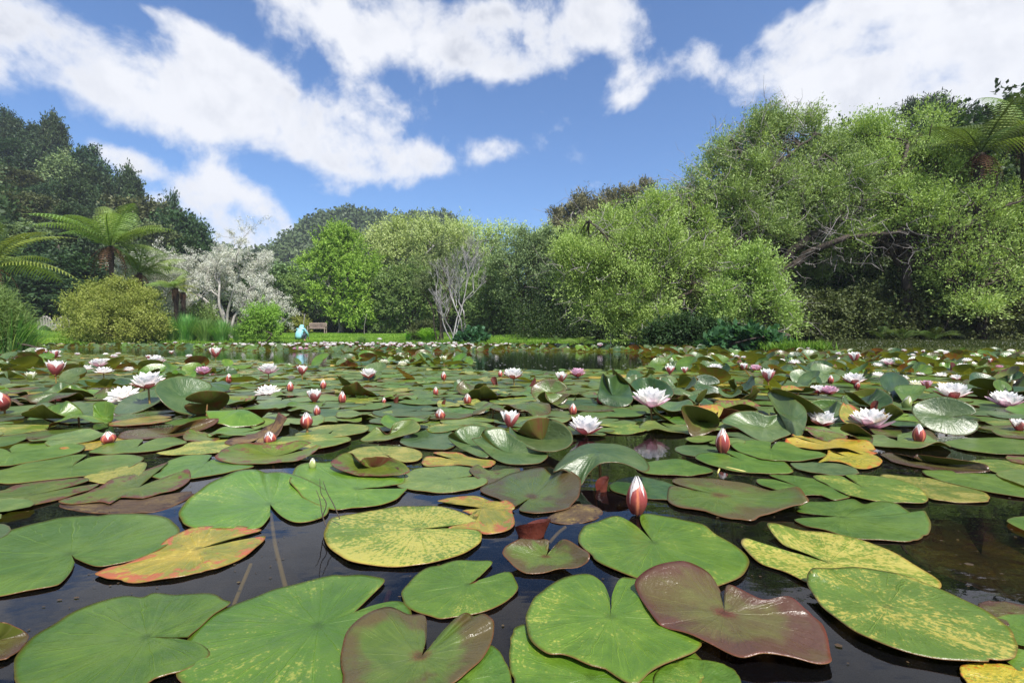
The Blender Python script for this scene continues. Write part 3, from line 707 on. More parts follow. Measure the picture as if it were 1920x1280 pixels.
LM = [([(1402, 570, 17.5), (1380, 520, 17.4), (1372, 480, 17.3), (1390, 430, 17.4), (1425, 330, 17.6), (1420, 300, 17.6)], .26, .06), ([(1402, 570, 17.5), (1352, 500, 17.2), (1330, 440, 17), (1310, 400, 17), (1290, 370, 17)], .2, .05),
      ([(1405, 570, 17.4), (1340, 535, 16.7), (1270, 530, 16.2), (1230, 515, 16)], .17, .05), ([(1402, 570, 17.5), (1470, 490, 17), (1500, 455, 16.8), (1560, 420, 16.6), (1580, 395, 16.5)], .24, .09), ([(1405, 570, 17.4), (1480, 500, 16.8), (1520, 472, 16.6), (1590, 445, 16.3), (1680, 435, 16.2), (1760, 440, 16.2)], .2, .04),
      ([(1425, 330, 17.6), (1470, 300, 17.6), (1530, 250, 17.7)], .1, .03), ([(1425, 380, 17.5), (1480, 345, 17.2), (1545, 290, 17)], .09, .03), ([(1425, 330, 17.6), (1390, 290, 17.6), (1370, 262, 17.6)], .08, .03), ([(1230, 515, 16), (1160, 470, 16), (1105, 415, 16.2)], .07, .02),
      ([(1310, 400, 17), (1250, 430, 16.6), (1190, 450, 16.5)], .07, .02), ([(1400, 560, 17.3), (1420, 545, 16), (1440, 580, 15.8), (1470, 615, 15.8)], .09, .02), ([(1340, 535, 16.7), (1260, 560, 16.1), (1180, 600, 16)], .09, .02), ([(1560, 420, 16.6), (1600, 400, 16.6), (1650, 360, 16.6)], .08, .03)]
pts_all = [limb(*q) for q in LM]
PA = np.concatenate(pts_all)
for bl, C in allC:
    for c in C[::2]:
        dd = np.linalg.norm(PA - c, axis=1); p0 = PA[dd.argmin()]
        mb.tube(curve(p0, c, rw, .10, 6), np.linspace(.034, .009, 6), 4)
        for _ in range(3):
            mb.tube(curve(c, c + rw.normal(size=3) * .45, rw, .15, 4), np.linspace(.008, .003, 4), 3)
mb.obj('trunk', M['bark'], root)
mb = MB()
AC = np.concatenate([C for _, C in allC])
for k_ in range(900):                                    # dead grey twigs in the crown
    c = PA[rw.integers(len(PA))] + rw.normal(size=3) * .5 if k_ < 380 else AC[rw.integers(len(AC))] + rw.normal(size=3) * .3; e = c + unit(rw.normal(size=3) + (0, 0, .3)) * rw.uniform(.5, 1.3)
    cc = curve(c, e, rw, .14, 5); mb.tube(cc, np.linspace(.013, .004, 5), 4)
    for _ in range(3):
        s0 = cc[rw.integers(1, 5)]; mb.tube(curve(s0, s0 + (e - c) * .3 + rw.normal(size=3) * .2, rw, .1, 3), np.linspace(.006, .003, 3), 3)
mb.obj('dead_twigs', M['deadtwig'], root)
b0 = at(1700, 17.0)
bl = blobs_px([(1620, 290, 40, 44, 1), (1600, 262, 40, 28, 1.5), (1660, 270, 44, 34, 1), (1720, 258, 46, 36, .8), (1765, 285, 34, 30, .8), (1690, 320, 50, 40, .3), (1760, 330, 46, 40), (1820, 345, 40, 30, .3), (1640, 350, 48, 40, .2), (1700, 390, 54, 44, -.3), (1780, 390, 50, 40, -.6), (1850, 380, 50, 34, -.5), (1760, 450, 50, 40, -.8), (1830, 450, 50, 44, -.8), (1890, 430, 44, 40), (1790, 520, 44, 38, -.8), (1860, 530, 44, 40, -1), (1820, 580, 40, 30, -1), (1650, 450, 60, 20, -.3), (1950, 400, 60, 50), (1900, 500, 50, 50)], 17.0, b0)
make_tree('willow_tree', b0, bl, M['willow'], M['bark'], 'second leafy willow over the end of the bank, foliage hanging low', seed=95, n_spray=8800, spray=.6, per=19, L=.09, W=.034, along=1.05, fuzz=.09, clump=.19, ncl=250, up=.8, droop=.1, shell=(.7, 1.05), r0=.17, twigs=500, fork=(0, 0, 2.6))
tree_px('understory_tree', 1600, 20.5, [(1520, 560, 34, 30), (1570, 585, 40, 30), (1630, 560, 40, 34), (1690, 590, 40, 30), (1740, 560, 36, 34), (1600, 520, 40, 24, .6), (1690, 520, 44, 26, .6)],
    'kanuka', 'bark', 'low green understory tree filling the gap below the long willow limb', seed=22, n_spray=1900, spray=.5, per=11, L=.12, W=.07, r0=.08, fork=(0, 0, .9), clump=.32, ncl=110)
for i_, (px, D, lb, L_) in enumerate([(1530, 16.9, 'leafy shrub left of the bank ferns in the willow shade', [(1500, 600, 30, 24), (1550, 590, 30, 28), (1530, 625, 40, 18)]), (1625, 17.4, 'taller shaded shrub behind the bank ferns', [(1600, 580, 34, 30), (1650, 570, 30, 30), (1625, 615, 44, 22)]),
        (1730, 17.0, 'shaded shrub right of the second willow trunk', [(1715, 590, 30, 30), (1760, 600, 30, 24), (1735, 625, 40, 16)]), (1850, 16.4, 'leafy shrub near the far end of the bank', [(1830, 600, 36, 28), (1880, 590, 34, 34), (1850, 628, 50, 16)])]):
    tree_px('bank_shrub', px, D, L_, 'olive', 'bark', lb, 'shrub', group='shrubs in the willow shade', seed=300 + i_, n_spray=950, spray=.4, per=11, L=.11, W=.065, r0=.04, fork=(0, 0, .4), clump=.34, ncl=50, stems=3, twigs=20)
# ------------------------------------------------------------------ shrubs
def shrub(name, px, D, masses, mat, label, cat='shrub', **kw):
    kw = dict(dict(n_spray=900, spray=.3, per=11, L=.09, W=.05, r0=.05, twigs=30, clump=.3, stems=3), **kw)
    return tree_px(name, px, D, masses, mat, 'bark', label, cat, fork=(0, 0, .4), **kw)
shrub('golden_bush', 212, 27, [(165, 585, 36, 34), (210, 562, 40, 30), (250, 580, 36, 32), (200, 600, 50, 30, -.8), (260, 610, 36, 26, -.4), (150, 610, 28, 24), (160, 628, 26, 12, -.4), (215, 628, 40, 12, -.6), (270, 628, 26, 12, -.3), (225, 550, 26, 20), (290, 612, 16, 18)], 'gold', 'rounded golden-green bush at the water edge below the tree fern', seed=31, n_spray=5600, ncl=230, clump=.19, shell=(.5, 1.08), spray=.45, L=.09, W=.05, up=.8)
shrub('leafy_shrub', 492, 28.5, [(490, 600, 24, 24), (478, 618, 28, 18), (508, 622, 18, 16), (500, 588, 14, 14)], 'lime', 'fresh green shrub at the water edge under the lichen tree', seed=32, n_spray=1200, up=.9)
shrub('low_bush', 545, 45, [(535, 610, 20, 12), (560, 612, 20, 10)], 'gold', 'low yellowish bush left of the wooden bench', seed=33, L=.14, W=.08)
shrub('low_bush', 722, 46, [(710, 614, 20, 9), (735, 613, 18, 8)], 'mid', 'low bush at the back of the lawn near the slim sapling', seed=34, L=.14, W=.08)
shrub('mixed_bush', 788, 33, [(785, 624, 14, 10), (800, 618, 12, 8)], 'olive', 'brownish green bush behind the round strap-leaved clump', seed=35)
shrub('reedy_bush', 8, 10.6, [(-8, 615, 17, 26), (-30, 605, 20, 32), (10, 645, 9, 12)], 'mid', 'grassy bush cut by the frame at the pond edge', seed=36, n_spray=1800, spray=.5, L=.16, W=.012, up=2.0, clump=.25)
shrub('dark_bush', 380, 31, [(375, 600, 26, 26), (350, 585, 20, 24), (400, 612, 24, 16)], 'mid', 'green bush under the lichen tree beside the tree fern trunks', seed=37, n_spray=1300)
shrub('dark_bush', 1290, 15.0, [(1290, 628, 34, 20), (1340, 634, 34, 16), (1245, 632, 26, 18)], 'dark', 'dark bush at the water edge below the willow', seed=38, n_spray=1700)
shrub('gunnera_plant', 889, 27.0, [(880, 634, 11, 6), (895, 634, 12, 6), (888, 629, 9, 4), (868, 642, 12, 4), (905, 640, 9, 5)], 'gunn', 'blue-green large-leaved plant right of the bare silver tree', 'plant', seed=39, n_spray=260, spray=.25, per=6, L=.26, W=.2)
shrub('gunnera_plant', 1410, 13.6, [(1385, 642, 26, 11), (1425, 640, 26, 12), (1350, 648, 22, 9), (1440, 648, 18, 8)], 'gunn', 'dark blue-green plant on the bank under the hanging willow spray', 'plant', seed=40, n_spray=420, spray=.25, per=6, L=.2, W=.15)
# blade clumps
def blades(n, rad, h, w_, droop=.5, seed=1, seg=4, spread=1.0):
    r = np.random.default_rng(seed); mb_V = []; F_ = []; R_ = []
    th = r.uniform(0, 6.28, n); rr = rad * r.uniform(0, 1, n) ** .6
    b = np.stack([rr * np.cos(th) * .45, rr * np.sin(th) * .45, np.zeros(n)], 1)
    out = np.stack([np.cos(th), np.sin(th), np.zeros(n)], 1) * (r.uniform(.3, 1.0, n) * spread)[:, None]
    ou = r.uniform(.05, 1.0, n); out = out * (ou / .65)[:, None]; hh = h * r.uniform(.7, 1.1, n) * (1.2 - .45 * ou)
    side = np.stack([-np.sin(th), np.cos(th), np.zeros(n)], 1)
    rows = []
    for k in range(seg + 1):
        s = k / seg
        c = b + out * rad * (s ** 1.3) + np.array((0, 0, 1.0)) * (hh * (s * (1 + droop) - droop * 1.15 * s ** 2.6))[:, None]
        ww = w_ * (1 - s ** 2.2) * .5 + .0015
        rows.append(c - side * ww); rows.append(c + side * ww)
    V = np.stack(rows, 1).reshape(-1, 3); kk = 2 * (seg + 1)
    f = np.array([[2 * k, 2 * k + 1, 2 * k + 3, 2 * k + 2] for k in range(seg)])
    f = (np.arange(n)[:, None, None] * kk + f[None]).reshape(-1, 4)
    return V, f, np.repeat(r.uniform(0, 1, n), kk)
V, f, rv = blades(620, .82, .72, .045, .9, 1, 5, 1.0)
tag(obj('strap_leaf_clump', mesh('strap_leaf_clump', V, [f], M['agap'], rnd=rv), loc=at(803, 29.6, 0)), 'large round clump of bright green strap leaves on the lawn edge', 'plant')
V, f, rv = blades(260, .5, .55, .04, .8, 2, 5)
tag(obj('strap_leaf_clump', mesh('strap_leaf_clump', V, [f], M['agap'], rnd=rv), loc=at(770, 33, 0)), 'smaller clump of strap leaves behind the large round clump', 'plant')
V, f, rv = blades(240, .5, .42, .02, .5, 3, 4)
tag(obj('grass_tussock', mesh('grass_tussock', V, [f], M['reed'], rnd=rv), loc=at(679, 30.6, 0)), 'small yellow-green grass tussock at the lawn edge', 'grass tussock')
rp = []
for k in range(3):
    V, f, rv = blades(700, .75, 1.0, .022, .35, 10 + k, 4); rp.append(mesh('reed_clump', V, [f], M['reed'], rnd=rv))
for i, (px, D, s, lb) in enumerate([(250, 27.5, .8, 'reed clump at the foot of the golden bush'), (285, 28, .8, 'reed clump just right of the golden bush'), (318, 28.4, .95, 'reed clump between golden bush and fern trunks'), (350, 28.6, 1.1, 'tall reed clump before the tree fern trunks'), (385, 28.6, .95, 'reed clump left of the lichen tree trunk'), (415, 28.8, .9, 'reed clump at the foot of the lichen tree'), (450, 28.6, .75, 'short reed clump right of the lichen tree trunk'), (140, 29, .5, 'small reed clump at the end of the footbridge grass'), (18, 10.8, .75, 'reed clump at the frame edge beside the lily pads')]):
    o = obj('reed_clump', rp[i % 3], loc=at(px, D, .02), rot=(0, 0, i), sc=(s * 1.2, s * 1.2, s * 1.35)); tag(o, lb, 'reeds', 'reed clumps along the far bank')
# ------------------------------------------------------------------ ferns and tree ferns
def frond_mesh(name, L, rise, drop, W, mat, pairs=26, seed=1, sub=True):
    """an arching frond along +X: midrib and tapering toothed leaflets"""
    r = np.random.default_rng(seed); mb = MB()
    s = np.linspace(0, 1, 14)
    path = np.stack([L * (s - .12 * s ** 3), 0 * s, rise * s * 1.9 - (rise * .9 + drop) * s ** 2.1], 1)
    mb.tube(path, np.linspace(.022, .004, 14) * L / 2.4, 5, 0, .2)
    Vs, rs = [], []
    for k in range(pairs):
        t_ = .10 + .89 * (k + .5) / pairs
        p = np.array([np.interp(t_, s, path[:, a]) for a in range(3)]); q = np.array([np.interp(min(1, t_ + .03), s, path[:, a]) for a in range(3)])
        T = unit(q - p); w_ = W * math.sin(math.pi * min(1, t_ * .92 + .12)) ** .7 * r.uniform(.9, 1.08)
        for sg in (-1, 1):
            n_seg = 6 if sub else 3
            for j in range(n_seg):                      # leaflets side by side along the pinna
                for sg2 in (-1, 1):
                    u0 = j / n_seg; u1 = (j + 1.15) / n_seg
                    def pt(u, off):
                        return p + np.array((0, sg, 0)) * w_ * u + T * (.16 * w_ * u + off) + np.array((0, 0, -1.0)) * (w_ * .38 * u ** 1.8)
                    lw = L / pairs * .36 * (1 - u0 * .8)
                    Vs.append([pt(u0, 0), pt(u0 + .02, sg2 * lw), pt(u0 + .6 / n_seg, sg2 * lw * .9), pt(min(1, u1), 0)]); rs.append(r.uniform(0, .84))
    V = np.array(Vs).reshape(-1, 3); mb.add(V, np.arange(len(V)).reshape(-1, 4), 0, np.repeat(rs, 4))
    return mb.me(name, mat, smooth=False)
fr_up = [frond_mesh('frond', 2.6, (.55, .75, .4)[k], (.6, .9, 1.1)[k], .56, M['fern'], 24, k) for k in range(3)]
fr_dead = frond_mesh('dead_frond', 1.3, .1, 1.5, .2, M['deadfern'], 14, 5, False)
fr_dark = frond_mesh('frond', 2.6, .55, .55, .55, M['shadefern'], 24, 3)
fr_brown = frond_mesh('frond', 2.4, .3, 1.4, .4, M['gold'], 24, 6)
def tree_fern(px, py, D, base_py, sc, label, n=16, seed=1, skirt=8, lean=0.0, brown=0, rt=.11):
    r = random.Random(seed); p = Q(px, py, D); g = gz(p[0], D)
    root = empty('tree_fern', (p[0], D, g)); tag(root, label, 'tree fern', 'tree ferns')
    h = p[2] - g; rr = np.random.default_rng(seed); mb = MB()
    mb.tube(curve((0, 0, -.2), (0, 0, h), rr, .015, 9), np.array([1.6, 1.2, 1, .95, .9, .9, 1.0, 1.25, 1.3]) * rt, 10)
    for _ in range(160):
        a = r.uniform(0, 6.28); z = r.uniform(.1, 1) * h; mb.tube([(rt * .9 * math.cos(a), rt * .9 * math.sin(a), z), (rt * 1.4 * math.cos(a), rt * 1.4 * math.sin(a), z - .12)], [.012, .004], 3)
    mb.obj('trunk', M['fernbark'], root)
    for k in range(n):
        a = k * 6.283 / n * 1.0 + r.uniform(-.3, .3); tilt = r.choice((1.0, .6, .35, .05, .45, .2, .3)) + r.uniform(-.1, .1)
        s = sc * r.uniform(.78, 1.1)
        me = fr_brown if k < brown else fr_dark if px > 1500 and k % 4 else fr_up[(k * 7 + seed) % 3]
        obj('frond', me, root, (0, 0, h), (r.uniform(-.45, .45), -tilt, a), (s, s, s))
    for k in range(skirt):
        a = k * 6.283 / skirt + r.uniform(-.3, .3); obj('dead_frond', fr_dead, root, (0, 0, h - .05), (0, r.uniform(.1, .5), a), (sc * .75, sc * .75, sc * .62))
    return root
tree_fern(208, 462, 27.6, 600, 1.5, 'tall bright green tree fern rising behind the golden bush', 17, 3, 12)
tree_fern(-14, 500, 20, 640, 1.15, 'tree fern cut by the frame, fronds drooping over the bank', 15, 4, 6, brown=3)
tree_fern(262, 512, 29.5, 600, 1.1, 'smaller tree fern half hidden right of the tall one', 14, 5, 6)
tree_fern(328, 540, 28.6, 605, .66, 'short tree fern with brown skirt beside the lichen tree', 12, 6, 12, brown=3, rt=.13)
tree_fern(343, 548, 29.4, 605, .45, 'brown withered tree fern trunk behind the short tree fern', 6, 7, 12, brown=3, rt=.11)
tree_fern(1838, 288, 16.2, 600, .95, 'dark-skirted tree fern high above the willow', 15, 8, 16)
tree_fern(1925, 255, 16.6, 600, .9, 'tree fern at the top corner of the frame', 13, 9, 8)
gf = frond_mesh('frond', 1.0, .42, .3, .2, M['fern'], 20, 9)
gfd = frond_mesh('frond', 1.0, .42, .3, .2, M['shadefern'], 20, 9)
def ground_fern(px, D, sc, label, seed, n=9):
    r = random.Random(seed); root = empty('ground_fern', at(px, D, 0)); tag(root, label, 'fern', 'ferns on the far bank')
    for k in range(n):
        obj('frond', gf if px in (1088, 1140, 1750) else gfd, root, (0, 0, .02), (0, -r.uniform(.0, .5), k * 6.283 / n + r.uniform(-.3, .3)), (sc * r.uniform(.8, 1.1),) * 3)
for i, (px, D, s, lb) in enumerate([(1088, 22, 1.1, 'arching fern at the far bank left of the willow'), (1140, 19.5, 1.3, 'tall fern under the willow fringe'), (1180, 18.3, .9, 'fern at the water edge below the willow fringe'), (1258, 15.3, .8, 'brownish fern before the dark bush'), (1305, 14.6, .8, 'spreading fern beside the dark bush at the water'), (1655, 16.4, .8, 'fern leaning over the bank grass'), (1692, 16.0, .7, 'small fern at the middle of the bank edge'), (1752, 15.8, .9, 'pale fern standing out near the end of the bank'), (1040, 25.5, .6, 'small fern at the foot of the layered tree'), (800, 35, .5, 'small fern behind the strap-leaved clumps')]):
    ground_fern(px, D, s, lb, i)
# ------------------------------------------------------------------ grass
def grass(name, n, fn, mat, h, label, seed, w_=.012):
    r = np.random.default_rng(seed); x, y = fn(r, n); z = ground_z(x, y)
    d_ = sdist(x, y); k = (d_ > .05); x, y, z = x[k], y[k], z[k]; n = len(x)
    th = r.uniform(0, 6.28, n); hh = h * r.uniform(.5, 1.4, n) * (1 + 1.0 * (r.uniform(0, 1, n) > .97)); b = np.stack([x, y, z - .01], 1)
    s_ = np.stack([np.cos(th), np.sin(th), 0 * th], 1) * w_ / 2 * r.uniform(.7, 1.6, n)[:, None]
    tip = b + np.stack([r.normal(size=n) * .4, r.normal(size=n) * .4, np.ones(n)], 1) * hh[:, None]
    V = np.stack([b - s_, b + s_, tip], 1).reshape(-1, 3)
    tag(obj(name, mesh(name, V, [np.arange(len(V)).reshape(-1, 3)], mat, smooth=False, rnd=np.repeat(r.uniform(0, 1, n), 3))), label, 'grass', kind='stuff')
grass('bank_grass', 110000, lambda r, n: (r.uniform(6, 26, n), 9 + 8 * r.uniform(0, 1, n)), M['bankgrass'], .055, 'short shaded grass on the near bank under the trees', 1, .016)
grass('lawn_grass', 120000, lambda r, n: (r.uniform(-20, 7, n), r.uniform(19, 47, n)), M['grass'], .06, 'bright mown grass of the lawn across the pond', 2, .04)
grass('footbridge_grass', 30000, lambda r, n: (r.uniform(-36, -20, n), r.uniform(24, 40, n)), M['grass'], .09, 'bright grass before the footbridge', 3, .04)
grass('shore_grass', 16000, lambda r, n: (lambda t_: (np.interp(t_, np.arange(20), SHORE[:20, 0]) + r.normal(size=n) * .12, np.interp(t_, np.arange(20), SHORE[:20, 1]) + r.normal(size=n) * .12 + .25))(r.uniform(0, 19, n)), M['grass'], .17, 'longer grass along the water edge', 4, .03)
rr = np.random.default_rng(9); n = 260; x = rr.uniform(7, 18, n); y = 11.5 + rr.uniform(0, 3.4, n); k = sdist(x, y) > .1; x, y = x[k], y[k]; z = ground_z(x, y) + .035
mb = MB()
for a, b_, c in zip(x, y, z): mb.add(np.array([(a + .014 * math.cos(t_), b_ + .014 * math.sin(t_), c + .003 * (q % 2)) for q, t_ in enumerate(np.arange(6) * 1.047)]) , [np.arange(6)[None]]); mb.tube([(a, b_, c - .035), (a, b_, c)], .001, 3)
tag(mb.obj('daisies', M['daisy']), 'tiny white daisies scattered over the near bank', 'daisies', kind='stuff')
# ------------------------------------------------------------------ bench, footbridge, stones, person
def bench():
    D = 43.5; p = at(594.5, D, 0); root = empty('park_bench', p, RAD(4)); tag(root, 'weathered wooden slatted bench at the back of the lawn', 'bench')
    mb = MB(); [mb.box((0, -.06 - k * .11, .45), (1.5, .085, .03)) for k in range(-2, 3)]; mb.obj('seat', M['wood'], root, False)
    mb = MB(); mb.box((0, .28, .93), (1.5, .04, .09)); mb.box((0, .24, .53), (1.5, .04, .06)); [mb.box((x, .26, .72), (.05, .022, .36)) for x in np.linspace(-.66, .66, 14)]; mb.obj('backrest', M['wood'], root, False)
    for sx in (-.72, .72):
        for y_, h in ((-.28, .64), (.27, .93)):
            mb = MB(); mb.box((0, 0, h / 2), (.06, .06, h)); mb.obj('leg', M['wood'], root, False, (sx * 1.01, y_, 0))
        mb = MB(); mb.box((0, 0, 0), (.075, .58, .035)); mb.obj('armrest', M['wood'], root, False, (sx * 1.01, -.04, .66))
        mb = MB(); mb.box((0, 0, 0), (.04, .49, .06)); mb.obj('side_rail', M['wood'], root, False, (sx * 1.01, 0, .40))
bench()
def bridge():
    D = 36.0; p = at(101, D, 0); g = p[2] + .03; root = empty('footbridge', (p[0], D, g), RAD(-28)); root.scale = (.66, .8, .72); tag(root, 'small arched grey timber footbridge with rope rails at the bush edge', 'footbridge')
    def arch(x): return .55 * (1 - (x / 1.9) ** 2) + .05
    mb = MB()
    for x in np.linspace(-1.85, 1.85, 28): mb.box((x, 0, arch(x)), (.125, 1.25, .035), ry=math.atan(.55 * 2 * x / 3.61))
    mb.obj('deck', M['greywood'], root, False)
    for y in (-.6, .6):
        mb = MB(); c = [(x, 0, arch(x) - .08) for x in np.linspace(-1.85, 1.85, 14)]; mb.tube(c, .06, 4); mb.obj('beam', M['greywood'], root, False, (0, y, 0))
        for x in np.linspace(-1.7, 1.7, 6):
            mb = MB(); mb.box((0, 0, .45), (.13, .13, 1.0)); mb.obj('post', M['greywood'], root, False, (x, y * 1.02, arch(x) - .06))
        mb = MB(); c = []
        xs = np.linspace(-1.7, 1.7, 6)
        for a, b_ in zip(xs[:-1], xs[1:]): c += [(a + (b_ - a) * u, 0, (arch(a) + (arch(b_) - arch(a)) * u) + .84 - .10 * math.sin(math.pi * u)) for u in (0, .25, .5, .75)]
        mb.tube(c + [(1.7, 0, arch(1.7) + .84)], .055, 6); mb.obj('handrail', M['greywood'], root, True, (0, y * 1.02, 0))
bridge()
def rock(name, loc, s, label, cat, mat='stone', seed=1):
    r = np.random.default_rng(seed); n, m_ = 9, 14; V = []
    for i in range(n):
        ph = math.pi * i / (n - 1)
        for j in range(m_):
            th = 6.283 * j / m_; d_ = np.array((math.sin(ph) * math.cos(th), math.sin(ph) * math.sin(th), math.cos(ph)))
            V.append(d_ * s * (1 + .12 * math.sin(3 * th + seed) * math.sin(ph) + .1 * math.cos(4 * ph + seed)) * 1.0)
    i = (np.arange(n - 1)[:, None] * m_ + np.arange(m_)[None]).ravel(); j = (np.arange(n - 1)[:, None] * m_ + (np.arange(m_)[None] + 1) % m_).ravel()
    tag(obj(name, mesh(name, V, [np.stack([i, i + m_, j + m_, j], 1)], M[mat], rnd=np.zeros(n * m_)), loc=loc), label, cat)
rock('stone', at(711, 32.5, -.06), np.array((.16, .12, .11)), 'small pale stone lying on the lawn', 'stone')
rock('stone_step', at(764, 28.6, -.02), np.array((.55, .22, .06)), 'flat grey stone at the water edge left of the strap-leaved clump', 'stone', seed=3)
rock('fallen_log', at(868, 27.6, -.12), np.array((.36, .06, .05)), 'short orange-brown log at the foot of the silver tree', 'log', 'wood', seed=5)
# ------------------------------------------------------------------ lily pad materials
def pad_top(t, base, base2, speck=(0.5, 0.5, 0.1), amt=0.0, blotch=(0.3, 0.1, 0.04), bamt=0.0, rimc=(0.14, 0.045, 0.02), rimw=0.93, edge=None, rough=0.28, grain=26.0, white=0.5):
    uvn = t.n('ShaderNodeUVMap', uv_map='UVMap')
    at = t.n('ShaderNodeAttribute', attribute_name='rnd'); oi = t.n('ShaderNodeObjectInfo')
    W = t.m('ADD', t.m('MULTIPLY', at.outputs['Fac'], 57.0), t.m('MULTIPLY', oi.outputs['Random'], 91.0))
    uv = uvn.outputs[0]
    rr = t.n('ShaderNodeVectorMath', operation='LENGTH', ins={0: uv}).outputs[1]
    sp = t.n('ShaderNodeSeparateXYZ', ins={0: uv})
    th = t.m('ARCTAN2', sp.outputs[1], sp.outputs[0])
    lo = t.noise(uv, 1.6, 3, w=W); md = t.noise(uv, 5.0, 4, w=W); hi = t.noise(uv, grain, 3, 0.65, w=W); vh = t.noise(uv, 70.0, 2, w=W)
    col = t.mix(t.step(t.m('ADD', t.m('MULTIPLY', lo, .7), t.m('MULTIPLY', md, .3)), .38, .64), base, base2)
    # radial veins and streaks
    vn = t.m('ABSOLUTE', t.m('SINE', t.m('ADD', t.m('MULTIPLY', th, 8.0), t.m('MULTIPLY', md, 1.2))))
    fk = t.m('ABSOLUTE', t.m('SINE', t.m('ADD', t.m('MULTIPLY', th, 19.0), t.m('MULTIPLY', md, 3.0))))
    vein = t.m('MULTIPLY', t.m('MAXIMUM', t.step(vn, .13, .0), t.m('MULTIPLY', t.step(fk, .2, .0), t.step(rr, .4, .75))), t.step(rr, 1.05, .5))
    col = t.mix(t.m('MULTIPLY', vein, .34), col, tuple(min(1, c * 1.9 + .02) for c in base2))
    streak = t.noise(t.n('ShaderNodeCombineXYZ', ins={0: t.m('MULTIPLY', th, 7.0), 1: t.m('MULTIPLY', rr, .8)}).outputs[0], 2.0, 4, w=W)
    col = t.mix(t.m('MULTIPLY', t.step(streak, .5, .75), .28), col, tuple(c * 1.55 + .015 for c in base2))
    hub = t.step(rr, .10, .02)
    if edge is not None:
        e = t.step(t.m('ADD', rr, t.m('MULTIPLY', t.m('SUBTRACT', lo, .5), 2.2)), .50, 1.0)
        col = t.mix(t.m('MULTIPLY', e, .92), col, edge)
        col = t.mix(t.m('MULTIPLY', t.step(t.m('ADD', rr, t.m('MULTIPLY', vh, .25)), .32, .14), .9), col, (edge[0] * 1.3, edge[1] * .45, edge[2] * .5))
    if amt > 0:
        s_ = t.step(t.m('ADD', t.m('ADD', hi, t.m('MULTIPLY', t.m('SUBTRACT', lo, .5), .8)), t.m('MULTIPLY', t.m('SUBTRACT', streak, .5), .45)), .64 - amt * .26, .80 - amt * .24)
        col = t.mix(t.m('MULTIPLY', s_, .85), col, speck)
    if bamt > 0:
        rim_b = t.m('MULTIPLY', t.step(rr, .35, 1.0), .22)
        q = t.m('ADD', t.m('ADD', md, rim_b), t.m('MULTIPLY', t.m('SUBTRACT', hi, .5), .35))
        col = t.mix(t.step(q, .80 - bamt * .25, .88 - bamt * .22), col, blotch)
        col = t.mix(t.step(t.noise(uv, 9.0, 3, w=t.m('ADD', W, 7.0)), .66, .70), col, (blotch[0] * .35 + .02, blotch[1] * .35 + .01, blotch[2] * .5))
    col = t.mix(t.m('MULTIPLY', t.step(vh, .70, .76), white), col, (.42, .45, .26))            # pollen and dust specks
    big = t.noise(uv, 3.6, 5, .75, w=t.m('ADD', W, 3.0))
    col = t.mix(t.m('MULTIPLY', t.step(big, .715, .76), .7), col, (.5, .52, .42))
    rs = t.noise(uv, 16.0, 2, w=t.m('ADD', W, 11.0))
    col = t.mix(t.step(rs, .76, .79), col, (.13, .04, .015))
    edgen = t.m('ADD', rr, t.m('MULTIPLY', t.m('SUBTRACT', md, .5), .05))
    col = t.mix(t.m('MULTIPLY', t.step(edgen, rimw + .03, 1.01), .6), col, rimc)
    col = t.mix(t.m('MULTIPLY', hub, .5), col, tuple(c * .45 for c in base))
    ov = t.m('ADD', .60, t.m('MULTIPLY', t.m('FRACT', t.m('MULTIPLY', W, 1.37)), .3))
    col = t.mix(1.0, col, (1.03, .86, .66), 'MULTIPLY')
    hs = t.n('ShaderNodeHueSaturation', ins={'Color': col, 'Value': ov, 'Hue': t.m('ADD', .49, t.m('MULTIPLY', t.m('FRACT', t.m('MULTIPLY', W, 2.11)), .02))})
    col = hs.outputs[0]
    h = t.m('ADD', t.m('ADD', t.m('MULTIPLY', md, .5), t.m('MULTIPLY', vh, .06)), t.m('MULTIPLY', vein, .13))
    bp = t.n('ShaderNodeBump', ins={'Height': h, 'Strength': .5, 'Distance': .012})
    ro = t.m('ADD', rough - .06, t.m('MULTIPLY', md, .2))
    b = t.n('ShaderNodeBsdfPrincipled', ins={'Base Color': col, 'Roughness': ro, 'Specular IOR Level': .5, 'Normal': bp.outputs[0]})
    return b, col
def pad_under(t):
    at = t.n('ShaderNodeAttribute', attribute_name='rnd'); oi = t.n('ShaderNodeObjectInfo')
    uv = t.n('ShaderNodeUVMap', uv_map='UVMap').outputs[0]
    W = t.m('FRACT', t.m('ADD', t.m('MULTIPLY', at.outputs['Fac'], 13.7), t.m('MULTIPLY', oi.outputs['Random'], 7.3)))
    nz = t.noise(uv, 2.4, 4, w=t.m('MULTIPLY', W, 40.0))
    f = t.step(t.m('ADD', W, t.m('MULTIPLY', t.m('SUBTRACT', nz, .5), 1.2)), .58, 1.1)
    col = t.mix(f, (.115, .135, .022), (.17, .055, .03))
    sp = t.n('ShaderNodeSeparateXYZ', ins={0: uv}); th = t.m('ARCTAN2', sp.outputs[1], sp.outputs[0])
    vn = t.m('ABSOLUTE', t.m('SINE', t.m('MULTIPLY', th, 8.0)))
    col = t.mix(t.m('MULTIPLY', t.step(vn, .2, 0.0), .35), col, (.21, .19, .07))
    b = t.n('ShaderNodeBsdfPrincipled', ins={'Base Color': col, 'Roughness': .5, 'Specular IOR Level': .3})
    tr = t.n('ShaderNodeBsdfTranslucent', ins={'Color': t.mix(1.0, col, (1.3, 1.2, .6), 'MULTIPLY')})
    return t.n('ShaderNodeMixShader', ins={0: .4, 1: b.outputs[0], 2: tr.outputs[0]})
